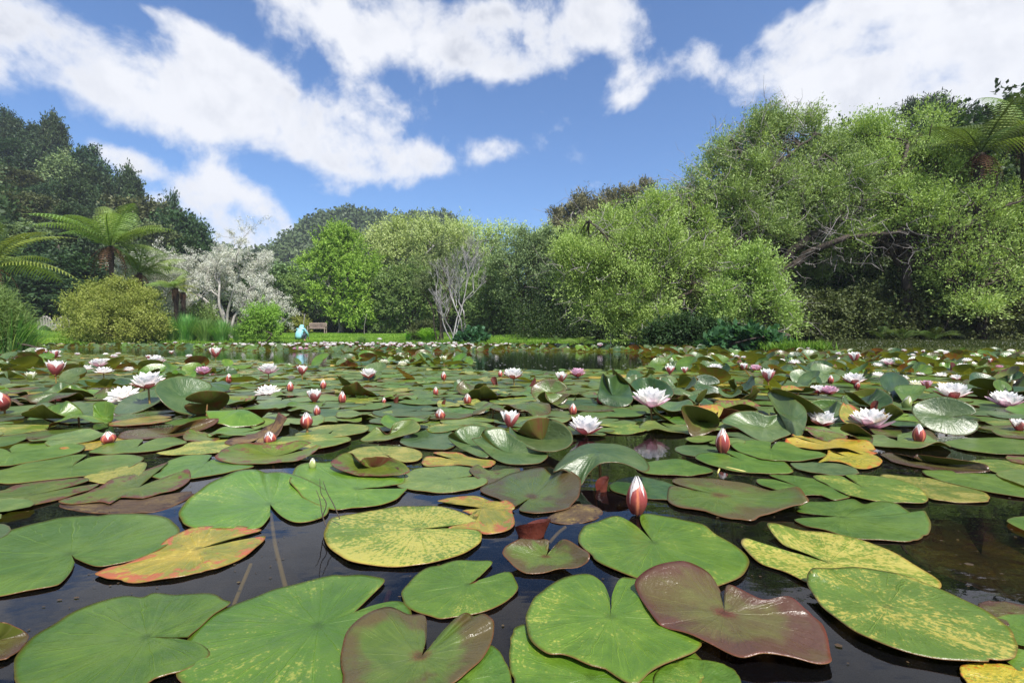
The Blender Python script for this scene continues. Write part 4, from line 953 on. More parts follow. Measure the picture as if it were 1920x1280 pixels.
def pad_mat(name, *a, **k):
    m, t, out = new_mat(name)
    b, col = pad_top(t, *a, **k)
    u = pad_under(t)
    geo = t.n('ShaderNodeNewGeometry')
    mx = t.n('ShaderNodeMixShader', ins={0: geo.outputs['Backfacing'], 1: b.outputs[0], 2: u.outputs[0]})
    t.link(mx.outputs[0], out.inputs[0]); return m
PM = {
 'green': pad_mat('green_pad', (.060, .150, .020), (.105, .215, .030)),
 'bright': pad_mat('bright_green_pad', (.070, .185, .018), (.115, .255, .030), amt=.1, speck=(.35, .45, .10)),
 'light': pad_mat('light_green_pad', (.095, .185, .050), (.150, .255, .072), amt=.12, speck=(.34, .38, .14)),
 'sage': pad_mat('grey_green_pad', (.055, .125, .048), (.100, .180, .075), rough=.30),
 'dark': pad_mat('dark_green_pad', (.024, .072, .026), (.050, .120, .042), rough=.28, white=.25),
 'yellow': pad_mat('yellow_speckled_pad', (.11, .20, .025), (.17, .27, .035), amt=.85, speck=(.42, .43, .12), rimc=(.25, .12, .03), grain=22),
 'speck': pad_mat('lightly_speckled_pad', (.085, .18, .025), (.13, .24, .04), amt=.45, speck=(.46, .46, .12), grain=24),
 'gold': pad_mat('golden_yellow_pad', (.34, .33, .04), (.48, .42, .06), amt=.6, speck=(.16, .24, .03), blotch=(.45, .16, .03), bamt=.35, rimc=(.3, .1, .02), grain=14),
 'orange': pad_mat('orange_decaying_pad', (.15, .20, .03), (.34, .32, .05), amt=.2, blotch=(.34, .14, .06), bamt=.5, rimc=(.25, .10, .04), rimw=.92),
 'bronze': pad_mat('bronze_pad', (.070, .135, .025), (.105, .175, .038), edge=(.085, .070, .035), rough=.26, white=.3, rimc=(.16, .04, .02)),
 'purple': pad_mat('purple_brown_pad', (.085, .075, .035), (.10, .12, .04), edge=(.080, .042, .036), rough=.25, white=.3, rimc=(.15, .03, .02)),
 'mottled': pad_mat('mottled_pad', (.095, .17, .025), (.16, .23, .04), blotch=(.15, .065, .05), bamt=.62, edge=None, rimc=(.2, .05, .02)),
 'brown': pad_mat('dead_brown_pad', (.075, .05, .03), (.15, .115, .055), amt=.3, speck=(.3, .26, .07), blotch=(.05, .03, .025), bamt=.5, rough=.5),
}
mu, t, out = new_mat('pad_underside'); t.link(pad_under(t).outputs[0], out.inputs[0])
mrim = plain_mat('pad_rim', (.13, .05, .02), (.17, .09, .03), 40, .5, 0)
mstem = plain_mat('stem_green_brown', (.20, .16, .04), (.26, .12, .06), 30, .45, .1)
myst = plain_mat('submerged_stem', (.45, .40, .13), (.60, .50, .18), 30, .6, 0)
# ------------------------------------------------------------------ lily pad geometry
def spline(pts, closed, k=5):
    P_ = np.asarray(pts, float); n = len(P_); out_ = []
    for i in range(n if closed else n - 1):
        p0 = P_[(i - 1) % n] if closed or i > 0 else P_[0]; p1 = P_[i]; p2 = P_[(i + 1) % n]; p3 = P_[(i + 2) % n] if closed or i + 2 < n else P_[-1]
        for s in np.arange(k) / k:
            out_.append(.5 * (2 * p1 + (p2 - p0) * s + (2 * p0 - 5 * p1 + 4 * p2 - p3) * s * s + (3 * p1 - p0 - 3 * p2 + p3) * s ** 3))
    if not closed: out_.append(P_[-1])
    return np.array(out_)
def pad_arrays(hub, O, notch, rings=10, pw=2.0, thick=.0009, seed=0, wr=.0012, sheet=False):
    """radial sheet from the hub to the outline O; returns vertices, quad faces, tri faces, face materials, uv"""
    r = np.random.default_rng(seed); m_ = len(O)
    ts = np.concatenate([np.linspace(0.06, .94, rings - 1), [1.0]])
    ang = np.unwrap(np.arctan2(O[:, 1] - hub[1], O[:, 0] - hub[0]))
    V = [np.asarray(hub, float)[None]]; UV = [np.zeros((1, 2))]
    L = np.linalg.norm(O[:, :2] - hub[:2], axis=1); R = L.mean()
    for t_ in ts:
        xy = hub[:2] + (O[:, :2] - hub[:2]) * t_
        z = hub[2] + (O[:, 2] - hub[2]) * t_ ** pw
        z = z + wr * (np.sin(ang * 5 + seed) * np.sin(t_ * 7 + seed) + .6 * np.sin(ang * 9 + 2 * seed)) * t_ * (1 - .3 * t_)
        V.append(np.concatenate([xy, z[:, None]], 1)); UV.append(np.stack([np.cos(ang), np.sin(ang)], 1) * t_)
    V = np.concatenate(V); UV = np.concatenate(UV)
    js = np.arange(m_ - 1 if notch else m_); jn = (js + 1) % m_
    tri = np.stack([0 * js, 1 + js, 1 + jn], 1)
    q = np.concatenate([np.stack([1 + k * m_ + js, 1 + (k + 1) * m_ + js, 1 + (k + 1) * m_ + jn, 1 + k * m_ + jn], 1) for k in range(rings - 1)])
    # keep top faces up
    a = O[0, :2] - hub[:2]; area = np.sum((O[:-1, 0] - hub[0]) * (O[1:, 1] - hub[1]) - (O[1:, 0] - hub[0]) * (O[:-1, 1] - hub[1]))
    if area < 0: tri = tri[:, ::-1]; q = q[:, ::-1]
    if sheet: return V, q, tri, UV
    n = len(V); V2 = V.copy(); V2[:, 2] -= thick
    base = 1 + (rings - 1) * m_
    side = np.stack([base + js, base + jn, n + base + jn, n + base + js], 1)
    if area > 0: side = side[:, ::-1]
    return np.concatenate([V, V2]), [q, tri, q[:, ::-1] + n, tri[:, ::-1] + n, side], [0, 0, 1, 1, 2], np.concatenate([UV, UV])
def pad_mesh(name, hub, O, notch, mat, seed=0, rnd=0.5, **k):
    V, fs, ms, UV = pad_arrays(hub, O, notch, seed=seed, **k)
    quad = [(f, m) for f, m in zip(fs, ms)]
    return mesh(name, V, [f for f, _ in quad], [PM[mat], mu, mrim], [m for _, m in quad], True, UV, np.full(len(V), rnd))
CROPS = {'A': (0, 860), 'B': (640, 860), 'C': (1280, 860), 'D': (0, 600), 'E': (640, 600), 'F': (1280, 600)}
TR = [  # crop, material, notched, hub, outline, label
('A', 'green', 1, (400, 535), [(425, 560), (500, 592), (560, 604), (640, 590), (750, 563), (860, 530), (950, 478), (1000, 430), (1008, 385), (960, 340), (880, 318), (800, 308), (700, 304), (600, 308), (480, 316), (350, 328), (250, 348), (150, 370), (0, 415), (-150, 470), (-270, 570), (-250, 690), (-120, 770), (0, 770), (150, 740), (300, 715), (350, 690), (400, 630), (420, 580)], 'broad green pad cut by the left frame edge, notch toward the orange-rimmed pad'),
('A', 'orange', 1, (1110, 505), [(1300, 440), (1470, 398), (1400, 385), (1300, 378), (1200, 376), (1080, 385), (960, 440), (850, 525), (700, 590), (610, 610), (540, 640), (565, 662), (640, 680), (790, 688), (950, 672), (1100, 645), (1250, 605), (1400, 530), (1480, 462), (1482, 432), (1330, 465)], 'pad rotting orange along its rim, tucked beside the broad green pad'),
('A', 'bright', 1, (1520, 255), [(1520, 320), (1470, 380), (1400, 393), (1200, 390), (1080, 383), (1020, 350), (1010, 300), (1050, 230), (1130, 170), (1230, 110, .8), (1340, 65, 1.8), (1440, 58, 2.2), (1500, 75, .8), (1600, 75, 2.2), (1720, 110, 1.6), (1860, 200), (1850, 290), (1790, 335), (1670, 355), (1590, 325), (1540, 280)], 'large green pad with glossy lifted back rim and pale starburst at its hub'),
('B', 'bright', 1, (90, 170), [(250, 150), (350, 130), (330, 60), (100, 20), (-100, 15), (-230, 30, 1), (-290, 110, 1.8), (-260, 160, 1.2), (-200, 225), (-70, 278), (60, 275), (200, 262), (310, 225), (372, 165)], 'green pad with dark hub under the curled mottled leaf'),
('A', 'green', 1, (830, 1000), [(1060, 1003), (1130, 940), (1200, 870), (1300, 802), (1240, 775), (1160, 758), (1060, 752), (980, 760), (870, 748), (800, 772), (700, 768), (560, 800), (400, 870), (300, 930), (170, 1000), (100, 1100), (75, 1200), (90, 1260), (150, 1330), (400, 1380), (700, 1330), (870, 1250), (990, 1205), (1100, 1150), (1182, 1085), (1120, 1035), (1000, 1012)], 'wide green pad with a slit notch in the lower corner beside dark water'),
('A', 'bright', 1, (1790, 935), [(1990, 860), (2075, 780), (2165, 690), (2120, 665), (2020, 648), (1920, 650), (1850, 655), (1700, 690), (1550, 730), (1300, 820), (1150, 900), (1060, 1010), (1010, 1120), (1000, 1215), (1050, 1290), (1250, 1400), (1600, 1450), (2000, 1400), (2250, 1230), (2330, 1050), (2315, 870), (2250, 797), (2120, 812), (1980, 862)], 'largest bright green pad along the bottom edge, its deep notch open to the water'),
('A', 'purple', 0, (-60, 1030), [(0, 915, 2.5), (80, 940, 1.6), (160, 988, .4), (130, 1050), (60, 1110), (0, 1130), (-150, 1150), (-260, 1080), (-200, 960), (-80, 910, 2)], 'dark purple leaf corner poking in at the lower left frame edge'),
('A', 'mottled', 1, (190, 200), [(350, 165), (500, 122), (440, 105), (250, 122), (100, 145), (0, 180), (-150, 190), (-250, 225), (-200, 290), (0, 290), (60, 272), (160, 265), (300, 232), (440, 195), (530, 160), (552, 136), (420, 158)], 'brownish mottled pad with a narrow slit near the left frame edge'),
('A', 'mottled', 1, (780, 158), [(860, 70), (950, 15, .8), (850, 50), (760, 82), (640, 110), (560, 150), (480, 190), (330, 235), (400, 250), (560, 240), (620, 250), (680, 215), (800, 220), (900, 190), (1000, 170), (1070, 110), (1060, 60, 1.5), (1000, 75, .8), (870, 120)], 'red-edged mottled pad with two pointed horns between green pads'),
('D', 'green', 1, (66, 745), [(52, 725), (80, 702), (150, 690), (300, 686), (430, 692), (482, 712), (430, 745), (300, 775), (150, 800), (0, 820), (-150, 810), (-250, 770), (-150, 725), (0, 720), (50, 738)], 'flat green pad left of the small bud standing in dark water'),
('D', 'green', 1, (400, 825), [(430, 790), (485, 753), (330, 765), (200, 790), (80, 820), (0, 840), (-120, 865), (-60, 905), (0, 915), (100, 915), (300, 895), (480, 875), (600, 860), (690, 840), (770, 810), (808, 775), (760, 757), (640, 757), (520, 765), (440, 800)], 'long flat green pad overlapping a yellow pad near the left edge'),
('D', 'yellow', 0, (640, 860), [(820, 798), (700, 810), (560, 850), (470, 885), (560, 918), (700, 908), (800, 860)], 'yellow speckled pad showing between the horned mottled pad and a green one'),
('D', 'green', 1, (1160, 800), [(1175, 775), (1185, 755), (1050, 760), (950, 790), (900, 850), (850, 880), (950, 895), (1070, 890), (1180, 875), (1300, 850), (1430, 820), (1300, 795), (1250, 780), (1185, 787)], 'pale green pad just behind the large glossy-rimmed pad'),
('D', 'green', 1, (770, 712), [(790, 692), (800, 668), (700, 670), (600, 695), (500, 738), (560, 750), (700, 748), (860, 735), (970, 710), (1052, 685), (990, 660), (900, 658), (830, 682)], 'green pad just right of the small bud in dark water'),
('D', 'yellow', 0, (1150, 710), [(1392, 675), (1250, 670), (1080, 685), (1000, 720), (880, 748), (1000, 757), (1150, 752), (1280, 730)], 'yellow speckled pad lying behind the pale green pad'),
('D', 'mottled', 1, (1560, 762, .8), [(1750, 690, 2.5), (1680, 675, 3.4), (1560, 700, 3), (1450, 690, 3.6), (1340, 690, 3.4), (1250, 730, 2.4), (1210, 770, 1.5), (1280, 800, .8), (1400, 808, .8), (1560, 800, .8), (1700, 780, 1.2), (1800, 715, 2.2), (1780, 700, 2.6)], 'saucer-shaped leaf blotched green and brown with upturned rim'),
('D', 'mottled', 0, (1120, 650, .5), [(1060, 612, 1.8), (1030, 650, 1), (1050, 675, .6), (1180, 685, .4), (1240, 660, .6), (1180, 638, 1), (1110, 622, 1.4)], 'small reddish curled leaf right of the purple-backed leaf'),
('D', 'purple', 0, (930, 640, .5), [(1230, 560, 3.4), (1210, 550, 4), (1100, 560, 4.2), (980, 600, 3), (800, 612), (700, 625), (665, 650), (700, 668), (900, 662), (1050, 640, .6), (1180, 600, 1.6)], 'long purple-brown leaf with one side standing up'),
('D', 'bronze', 0, (170, 638), [(525, 612), (470, 600), (300, 612), (150, 635), (0, 655), (0, 672), (200, 665), (400, 642)], 'narrow purplish pad left of the water gap with the reflection'),
('D', 'speck', 0, (150, 610), [(345, 605), (250, 587), (0, 588), (-200, 610), (-100, 652), (60, 645), (220, 622)], 'yellowish pad at the left frame edge behind the narrow purplish pad'),
('D', 'sage', 0, (380, 535, .4), [(530, 470, 4), (430, 455, 4.5), (340, 480, 3.2), (260, 460, 3.4), (200, 480, 2.5), (192, 505, .8), (250, 550, .4), (350, 578, .4), (450, 580, .4), (520, 568, .4), (600, 520, 2), (620, 480, 4)], 'big blue-green bowl-shaped leaf left of the small upright rolled leaf'),
('D', 'bright', 0, (585, 545, 2), [(525, 500, 5), (530, 468, 7), (590, 455, 8), (645, 475, 7), (640, 520, 4), (625, 570, .5), (530, 570, .5)], 'young bright leaf standing upright in open water'),
('D', 'sage', 0, (790, 475, 2), [(970, 385, 7.5), (900, 380, 8), (800, 400, 6.5), (700, 440, 5), (650, 490, 2.6), (650, 530, .5), (760, 522, .8), (860, 480, 2.6), (930, 430, 5)], 'grey-green wing-like leaf below the biggest left-hand lily'),
('E', 'mottled', 0, (180, 825, .8), [(385, 840, 2), (330, 790, 3.2), (240, 765, 3.8), (130, 775, 3.4), (100, 795, 3), (60, 750, 3.4), (0, 755, 3), (-60, 800, 2), (-10, 840, 1.4), (100, 870, 1), (250, 875, 1), (350, 865, 1.5)], 'curled bowl leaf, reddish inside, resting on the dark-hubbed pad'),
('E', 'yellow', 1, (240, 755), [(300, 765), (295, 778), (350, 797), (430, 787), (457, 760), (420, 725), (300, 708), (150, 708), (50, 735), (20, 765), (120, 792), (250, 790), (275, 775)], 'speckled yellow-green round pad behind the curled bowl leaf'),
('E', 'light', 1, (610, 890), [(700, 883), (815, 888), (812, 920), (740, 948), (620, 966), (500, 966), (380, 950), (310, 930), (330, 890), (400, 840), (520, 822), (650, 820), (750, 832), (735, 870), (690, 878)], 'light green round pad in front of the orange shrivelled leaf'),
('E', 'orange', 1, (640, 785), [(590, 768), (515, 743), (580, 738), (650, 742), (700, 760), (780, 782), (860, 790), (855, 815), (790, 830), (700, 815), (600, 815), (480, 822), (453, 795), (480, 768), (560, 772)], 'ragged orange and green leaf behind the light green round pad'),
('E', 'bronze', 1, (1070, 995), [(1010, 1020), (965, 1045), (880, 1000), (800, 970), (785, 945), (870, 900), (960, 860), (1060, 835, 1.6), (1140, 830, 2.2), (1190, 870, 1), (1250, 840, 2.8), (1300, 850, 3.2), (1345, 900, 2.4), (1340, 980, 1.5), (1310, 1020, .8), (1270, 1060), (1150, 1080), (1070, 1085), (1000, 1062), (1030, 1022)], 'bronze-green pad with raised glossy back edge left of the tall red bud'),
('B', 'orange', 1, (790, 275), [(640, 245), (540, 235), (640, 212), (740, 205), (830, 230), (900, 240), (930, 230, .6), (978, 270, .6), (960, 290), (975, 370), (900, 412), (800, 418), (760, 395), (600, 388), (750, 350), (740, 318), (680, 290)], 'orange and yellow decaying leaf tucked behind the round yellow-speckled pad'),
('B', 'yellow', 1, (430, 395, .6), [(590, 378), (755, 350), (730, 322), (640, 285), (500, 265), (350, 263), (200, 283), (60, 310), (-60, 340), (-95, 400), (-85, 470), (-20, 540), (100, 585), (300, 602), (450, 592), (600, 562), (720, 512), (787, 455), (780, 412), (700, 395), (580, 392)], 'large round pad densely speckled with yellow, nearest the middle'),
('B', 'bright', 1, (715, 705), [(780, 660), (850, 583), (780, 570), (650, 568), (520, 600), (420, 650), (350, 730), (343, 790), (390, 845), (500, 880), (600, 890), (750, 872), (900, 815), (988, 740), (985, 690), (945, 633), (850, 652), (760, 695)], 'small bright green pad with open notch in the bottom middle'),
('B', 'bronze', 1, (450, 1110, .8), [(480, 1000, 1), (470, 885, 1.2), (380, 870, 1.2), (280, 830, 1.8), (180, 850, 2.2), (60, 930, 1.8), (10, 1020, 1.2), (0, 1120, .8), (0, 1260, .8), (100, 1330, .8), (500, 1300, .8), (650, 1240, .8), (760, 1150, .8), (820, 1080, .8), (862, 960, 1), (850, 900, 1.8), (800, 868, 1.8), (740, 882, 1), (690, 865, 1.8), (600, 930, .8), (500, 1060, .8)], 'bronze-tinted pad with two raised lobes and reddish hub at the bottom'),
('B', 'bright', 1, (1515, 885, .8), [(1510, 790, .8), (1470, 700, .8), (1380, 643, .8), (1250, 665, .8), (1120, 740, .8), (1060, 830, .8), (1035, 900, .8), (1060, 1000, .8), (1150, 1090, .8), (1250, 1100, .8), (1380, 1150, .8), (1550, 1220, .8), (1660, 1258, .8), (1750, 1190, .8), (1920, 1110, .8), (2020, 1060, .8), (2060, 980, .8), (1990, 850, .8), (1800, 700, .8), (1650, 668, .8), (1570, 670, .8), (1525, 760, .8), (1520, 840, .8)], 'big bright green pad with white droppings beside the purple lobed leaf'),
('B', 'bright', 0, (1400, 1230, .2), [(1010, 930, .2), (960, 990, .2), (945, 1100, .2), (970, 1260, .2), (1100, 1400, .2), (1500, 1450, .2), (1900, 1400, .2), (2020, 1270, .2), (2030, 1130, .2), (1700, 900, .2), (1300, 900, .2)], 'green pad mostly hidden under the droppings-marked pad'),
('B', 'green', 0, (700, 1250, .2), [(830, 1040, .2), (920, 1130, .2), (960, 1250, .2), (950, 1350, .2), (700, 1420, .2), (450, 1400, .2), (450, 1250, .2), (650, 1100, .2)], 'shaded green pad under the bronze two-lobed pad'),
('B', 'bronze', 1, (1150, 545, .5), [(1150, 500, 1), (1168, 460, 1.8), (1090, 450, 1.8), (990, 455, 2.6), (903, 512, 2), (960, 590, .9), (1045, 645, .3), (1200, 622, .8), (1350, 602, 1.3), (1398, 545, 2.6), (1340, 490, 2.6), (1250, 452, 2.6), (1210, 475, 1.6), (1175, 515, .9)], 'small bronze heart-shaped leaf under the red scroll leaf'),
('B', 'bright', 1, (1755, 468, .4), [(1700, 410, .4), (1640, 360, .4), (1550, 317, .4), (1450, 345, .4), (1350, 390, .4), (1333, 450, .4), (1390, 530, .4), (1480, 600, .4), (1650, 660, .4), (1800, 705, .4), (2000, 730, .4), (2110, 722, .4), (2240, 660, .4), (2293, 595, .4), (2270, 530, .4), (2120, 430, .4), (2040, 370, .4), (1920, 338, .4), (1800, 320, .4), (1690, 310, .4), (1685, 360, .4), (1725, 425, .4)], 'round green pad directly below the tall red bud'),
('C', 'purple', 1, (235, 865, 1.2), [(222, 800, 1.2), (212, 740, 1.2), (150, 640, 2), (60, 590, 3.2), (-20, 573, 3.8), (-120, 585, 3.8), (-220, 640, 2.8), (-268, 690, 2), (-250, 760, 1.2), (-150, 900, 1.2), (-110, 940, 1), (0, 970, 1.2), (150, 1030, 1.2), (320, 1117, 1), (450, 1085, 1.5), (600, 1110, 1.2), (760, 1152, .8), (830, 1130, .8), (835, 1080, .8), (780, 920, 1.2), (690, 840, 2), (600, 770, 2.6), (450, 790, 2.2), (330, 730, 2.6), (250, 710, 2.6), (230, 780, 1.5)], 'large purple-brown lobed leaf with wet red centre'),
('C', 'yellow', 1, (820, 582, .3), [(700, 530, .3), (560, 475, .3), (475, 370, 1.2), (500, 360, 1.4), (560, 373, .8), (660, 400, .3), (800, 408, .3), (1000, 450, .3), (1150, 510, .3), (1300, 590, .3), (1420, 660, .3), (1450, 700, .3), (1440, 732, .3), (1280, 700, .3), (1000, 710, .3), (800, 705, .3), (690, 688, .3), (550, 622, .3), (430, 580, .3), (360, 520, .3), (330, 478, .3), (355, 443, .8), (440, 480, .3), (600, 520, .3), (720, 558, .3)], 'long yellow pad with forked end and red lower edge'),
('C', 'speck', 0, (1150, 832, .7), [(740, 610, 2.4), (700, 650, 1.8), (705, 710, 1), (760, 800, .7), (900, 920, .7), (1050, 1010, .7), (1300, 1090, .7), (1550, 1130, .7), (1750, 1137, .7), (1850, 1120, .7), (1887, 1060, .7), (1860, 980, .7), (1780, 900, .7), (1600, 800, .7), (1400, 708, .7), (1200, 638, .7), (1000, 612, .7), (860, 612, 1.2)], 'long green pad dotted yellow, overlapping the forked yellow pad'),
('C', 'gold', 0, (1850, 1260), [(1560, 1170), (1620, 1145), (1750, 1150), (1920, 1170), (2150, 1250), (2050, 1400), (1700, 1350), (1580, 1230)], 'orange-yellow pad cut by the bottom right corner'),
('C', 'bright', 0, (100, 1260), [(-150, 1200), (-50, 1140), (80, 1122), (200, 1140), (270, 1170), (307, 1210), (320, 1300), (100, 1420), (-150, 1370)], 'green pad end at the bottom edge below the purple lobed leaf'),
('C', 'bronze', 1, (200, 203, .4), [(60, 168, .4), (-30, 140, .4), (-60, 118, .4), (0, 103, .4), (200, 115, .4), (330, 130, .4), (450, 165, .4), (540, 185, .4), (600, 165, 1.2), (650, 160, 2.4), (690, 200, 3), (710, 250, 2), (620, 262, 1.5), (520, 300, .8), (440, 322, .4), (380, 345, .4), (250, 327, .4), (100, 290, .4), (-40, 265, .4), (-85, 220, .4), (-65, 150, .4), (60, 176, .4)], 'broad olive pad with curled lip at its right end'),
('C', 'green', 1, (900, 327, .2), [(780, 312, .2), (640, 292, .2), (700, 240, .2), (850, 240, .2), (950, 222, .2), (1020, 250, .2), (1100, 235, .8), (1200, 250, 1.2), (1300, 305, .4), (1350, 288, 1.6), (1383, 320, 1.2), (1392, 400, .4), (1360, 437, .2), (1280, 462, .2), (1100, 455, .2), (950, 440, .2), (800, 400, .2), (680, 370, .2), (630, 338, .2), (780, 327, .2)], 'green pad behind the forked yellow pad, its far rim wavy'),
('C', 'yellow', 0, (1350, 165, .15), [(1110, 95, .15), (1250, 95, .15), (1400, 108, .15), (1560, 140, .15), (1680, 175, .15), (1727, 215, .15), (1700, 242, .15), (1560, 242, .15), (1420, 230, .15), (1370, 215, .15), (1250, 200, .15)], 'yellow speckled long pad beside open dark water on the right'),
('C', 'speck', 1, (1010, 157, .5), [(970, 125, .5), (915, 92, .5), (1000, 86, .5), (1100, 95, .5), (1250, 125, .5), (1340, 170, .5), (1382, 215, .5), (1350, 247, .5), (1200, 243, .5), (1050, 230, .5), (950, 208, .5), (900, 190, .5), (800, 140, .5), (733, 100, .5), (780, 88, .5), (880, 95, .5), (950, 128, .5)], 'speckled green pad overlapped between two others right of the olive pad'),
('C', 'green', 1, (640, 152, .3), [(570, 122, .3), (485, 88, .3), (600, 92, .3), (750, 110, .3), (880, 145, .3), (948, 185, .3), (930, 217, .3), (850, 230, .3), (780, 205, .3), (650, 200, .3), (520, 170, .3), (430, 140, .3), (420, 113, .3), (500, 113, .3), (575, 132, .3)], 'green pad with pointed left end behind the olive pad'),
('C', 'green', 0, (1640, 112), [(1350, 63), (1450, 63), (1600, 73), (1750, 85), (1900, 95), (2100, 130), (2150, 180), (2000, 217), (1850, 207), (1650, 170), (1450, 120), (1370, 90)], 'plain long green pad at the right frame edge above open water'),
('C', 'sage', 0, (780, 52), [(608, 25, .8), (700, 20), (850, 22), (950, 45), (993, 75), (940, 92), (850, 88), (720, 75), (640, 52)], 'small blue-green pad below the golden leaf'),
('F', 'green', 1, (330, 785, .3), [(285, 762, .3), (228, 728, .3), (330, 745, .3), (450, 765, .3), (560, 790, .3), (610, 830, .3), (617, 855, .3), (540, 864, .3), (400, 858, .3), (250, 840, .3), (120, 800, .3), (68, 765, .3), (150, 743, .3), (265, 762, .3)], 'flat green pad below the tall two-toned red bud'),
('F', 'green', 1, (495, 727, .8), [(490, 705, .8), (490, 683, .8), (400, 673, .8), (330, 680, .8), (270, 700, 1.6), (330, 742, .8), (450, 780, .8), (560, 790, .8), (680, 788, .8), (800, 765, .8), (780, 740, .8), (680, 725, .8), (600, 690, .8), (540, 683, .8), (510, 705, .8)], 'smooth green pad right of the tall two-toned red bud'),
('F', 'green', 0, (0, 830), [(0, 783), (80, 810), (172, 845), (100, 867), (0, 872), (-200, 862), (-260, 820), (-150, 787)], 'flat green pad left of the pad below the two-toned bud'),
('F', 'purple', 0, (1400, 800, .5), [(1110, 753, .5), (1180, 745, 1), (1300, 770, 1.8), (1320, 755, 2.2), (1450, 770, 2.8), (1600, 790, 2.6), (1700, 810, 2.4), (1725, 835, 1.6), (1700, 853, .8), (1500, 857, .3), (1350, 832, .3), (1200, 800, .4)], 'purple-grey leaf with folded front flap beside the golden leaf'),
('F', 'gold', 0, (950, 770, .3), [(820, 728, 1), (880, 743, 1), (1000, 733, .4), (1100, 768, .3), (1122, 800, .3), (1060, 832, .3), (980, 832, .3), (900, 800, .3), (800, 790, .3), (758, 800, .3), (810, 758, .6)], 'golden yellow dying leaf between the two open lilies and the olive pad'),
('F', 'green', 0, (1750, 705), [(1478, 680), (1600, 663), (1800, 658), (2000, 670), (2100, 700), (1950, 747), (1800, 754), (1600, 732), (1500, 705)], 'green pad right of the upright pink bud with reflection'),
('F', 'speck', 0, (1850, 832), [(1608, 790), (1760, 783), (1900, 798), (2100, 810), (2100, 860), (1950, 887), (1800, 867), (1700, 832)], 'yellow-green pad at the right edge behind the plain long pad'),
('E', 'sage', 0, (740, 700, 1.2), [(600, 655, 2.6), (640, 620, 5), (700, 590, 6.2), (780, 590, 6), (850, 620, 5), (870, 700, 2), (820, 772, .3), (720, 745, .5), (640, 702, .8)], 'left leaf of the glossy blue-green cluster before the cupped lily'),
('E', 'sage', 0, (950, 745, .8), [(735, 670, 3.4), (780, 655, 4.2), (810, 612, 6.6), (900, 600, 7), (950, 640, 5.2), (1050, 700, 3.2), (1160, 750, 1.3), (1120, 800, .3), (1000, 812, .3), (880, 790, .5), (800, 730, 1.3)], 'middle leaf of the glossy blue-green cluster, nearest the water'),
('E', 'sage', 0, (1130, 670, 2.2), [(945, 600, 5), (990, 622, 4.6), (1050, 562, 8.4), (1150, 548, 9), (1250, 580, 8), (1302, 650, 5), (1280, 710, 3), (1180, 740, 2), (1080, 725, 2.4), (990, 680, 3.4), (950, 650, 4)], 'right leaf of the glossy blue-green cluster, standing highest'),
('E', 'sage', 0, (1450, 742, 6.4), [(1190, 850, 3), (1240, 780, 4), (1330, 712, 5.5), (1430, 690, 6), (1560, 700, 6), (1650, 730, 5.4), (1735, 820, 3.6), (1700, 850, 3.4), (1600, 808, 5), (1480, 800, 5.4), (1400, 850, 3.4), (1345, 932, .5), (1325, 890, 1.6), (1250, 840, 3.4)], 'arched grey-green leaf with olive underside behind the tall red bud'),
('E', 'dark', 0, (1710, 950), [(1515, 920), (1600, 883), (1750, 888), (1880, 930), (1918, 980), (1890, 1012), (1750, 1002), (1600, 982), (1520, 952)], 'dark green pad behind and right of the tall red bud'),
('E', 'sage', 0, (480, 662), [(328, 680), (380, 630), (450, 600), (560, 603), (642, 640), (652, 690), (600, 724), (480, 724), (370, 705)], 'flat blue-green pad left of the glossy leaf cluster'),
('E', 'light', 0, (270, 640, 1), [(108, 676, .5), (150, 640, 1.8), (200, 600, 3.4), (260, 640, 1.3), (300, 580, 4.2), (390, 555, 5.4), (442, 590, 4.2), (430, 625, 2.6), (340, 650, 1.4), (270, 670, .8), (200, 677, .5)], 'yellow-green leaf folded like wings left of the glossy leaf cluster'),
('E', 'dark', 0, (1530, 425, 5), [(1640, 450, 3.2), (1625, 380, 8), (1600, 340, 11), (1560, 300, 14.5), (1500, 320, 13.5), (1468, 302, 14.5), (1450, 380, 8.5), (1445, 440, 3.8), (1500, 482, .5), (1590, 487, .5)], 'tall dark leaf standing upright left of the biggest white lily'),
('E', 'dark', 0, (1740, 400, 4.5), [(1612, 400, 5.6), (1640, 340, 10.5), (1700, 320, 12), (1760, 325, 11.8), (1830, 350, 9.8), (1872, 410, 5.5), (1830, 442, 2.8), (1740, 472, .5), (1660, 452, 1.8)], 'dark rounded leaf standing behind the biggest white lily'),
('F', 'sage', 0, (450, 605, 1.4), [(218, 570, 3.4), (290, 520, 6), (390, 508, 7), (480, 535, 5.6), (560, 528, 6), (647, 575, 4), (640, 620, 2.2), (560, 660, .5), (470, 684, .3), (380, 652, .8), (300, 602, 2)], 'broad glossy green leaf with wavy back edge left of two open lilies'),
('F', 'sage', 0, (610, 560, 5), [(480, 410, 12), (560, 408, 12.5), (640, 450, 10.5), (697, 510, 7), (690, 600, 2.8), (650, 672, .3), (600, 640, 1), (560, 560, 4.4), (510, 480, 8.6)], 'tall grey-green leaf folded upright beside the left open lily'),
('F', 'bronze', 0, (110, 565, 4.2), [(-5, 485, 10), (100, 488, 10), (192, 530, 7.8), (200, 600, 3.4), (120, 642, .8), (50, 652, .4), (18, 580, 4.2)], 'red-brown triangular leaf back standing up above the two-toned bud'),
('F', 'green', 0, (850, 515, 2), [(690, 480, 4.4), (760, 445, 7), (850, 448, 7), (950, 490, 4.4), (1035, 520, 2.2), (900, 562, .4), (775, 556, .5)], 'rounded green leaf rising behind the two open lilies'),
('F', 'dark', 0, (1185, 390, 5.4), [(1108, 330, 10.5), (1150, 293, 13.5), (1210, 298, 13), (1275, 350, 8.8), (1235, 440, 1.4), (1180, 452, .5), (1138, 400, 4.4)], 'dark leaf standing upright among the right-hand flowers'),
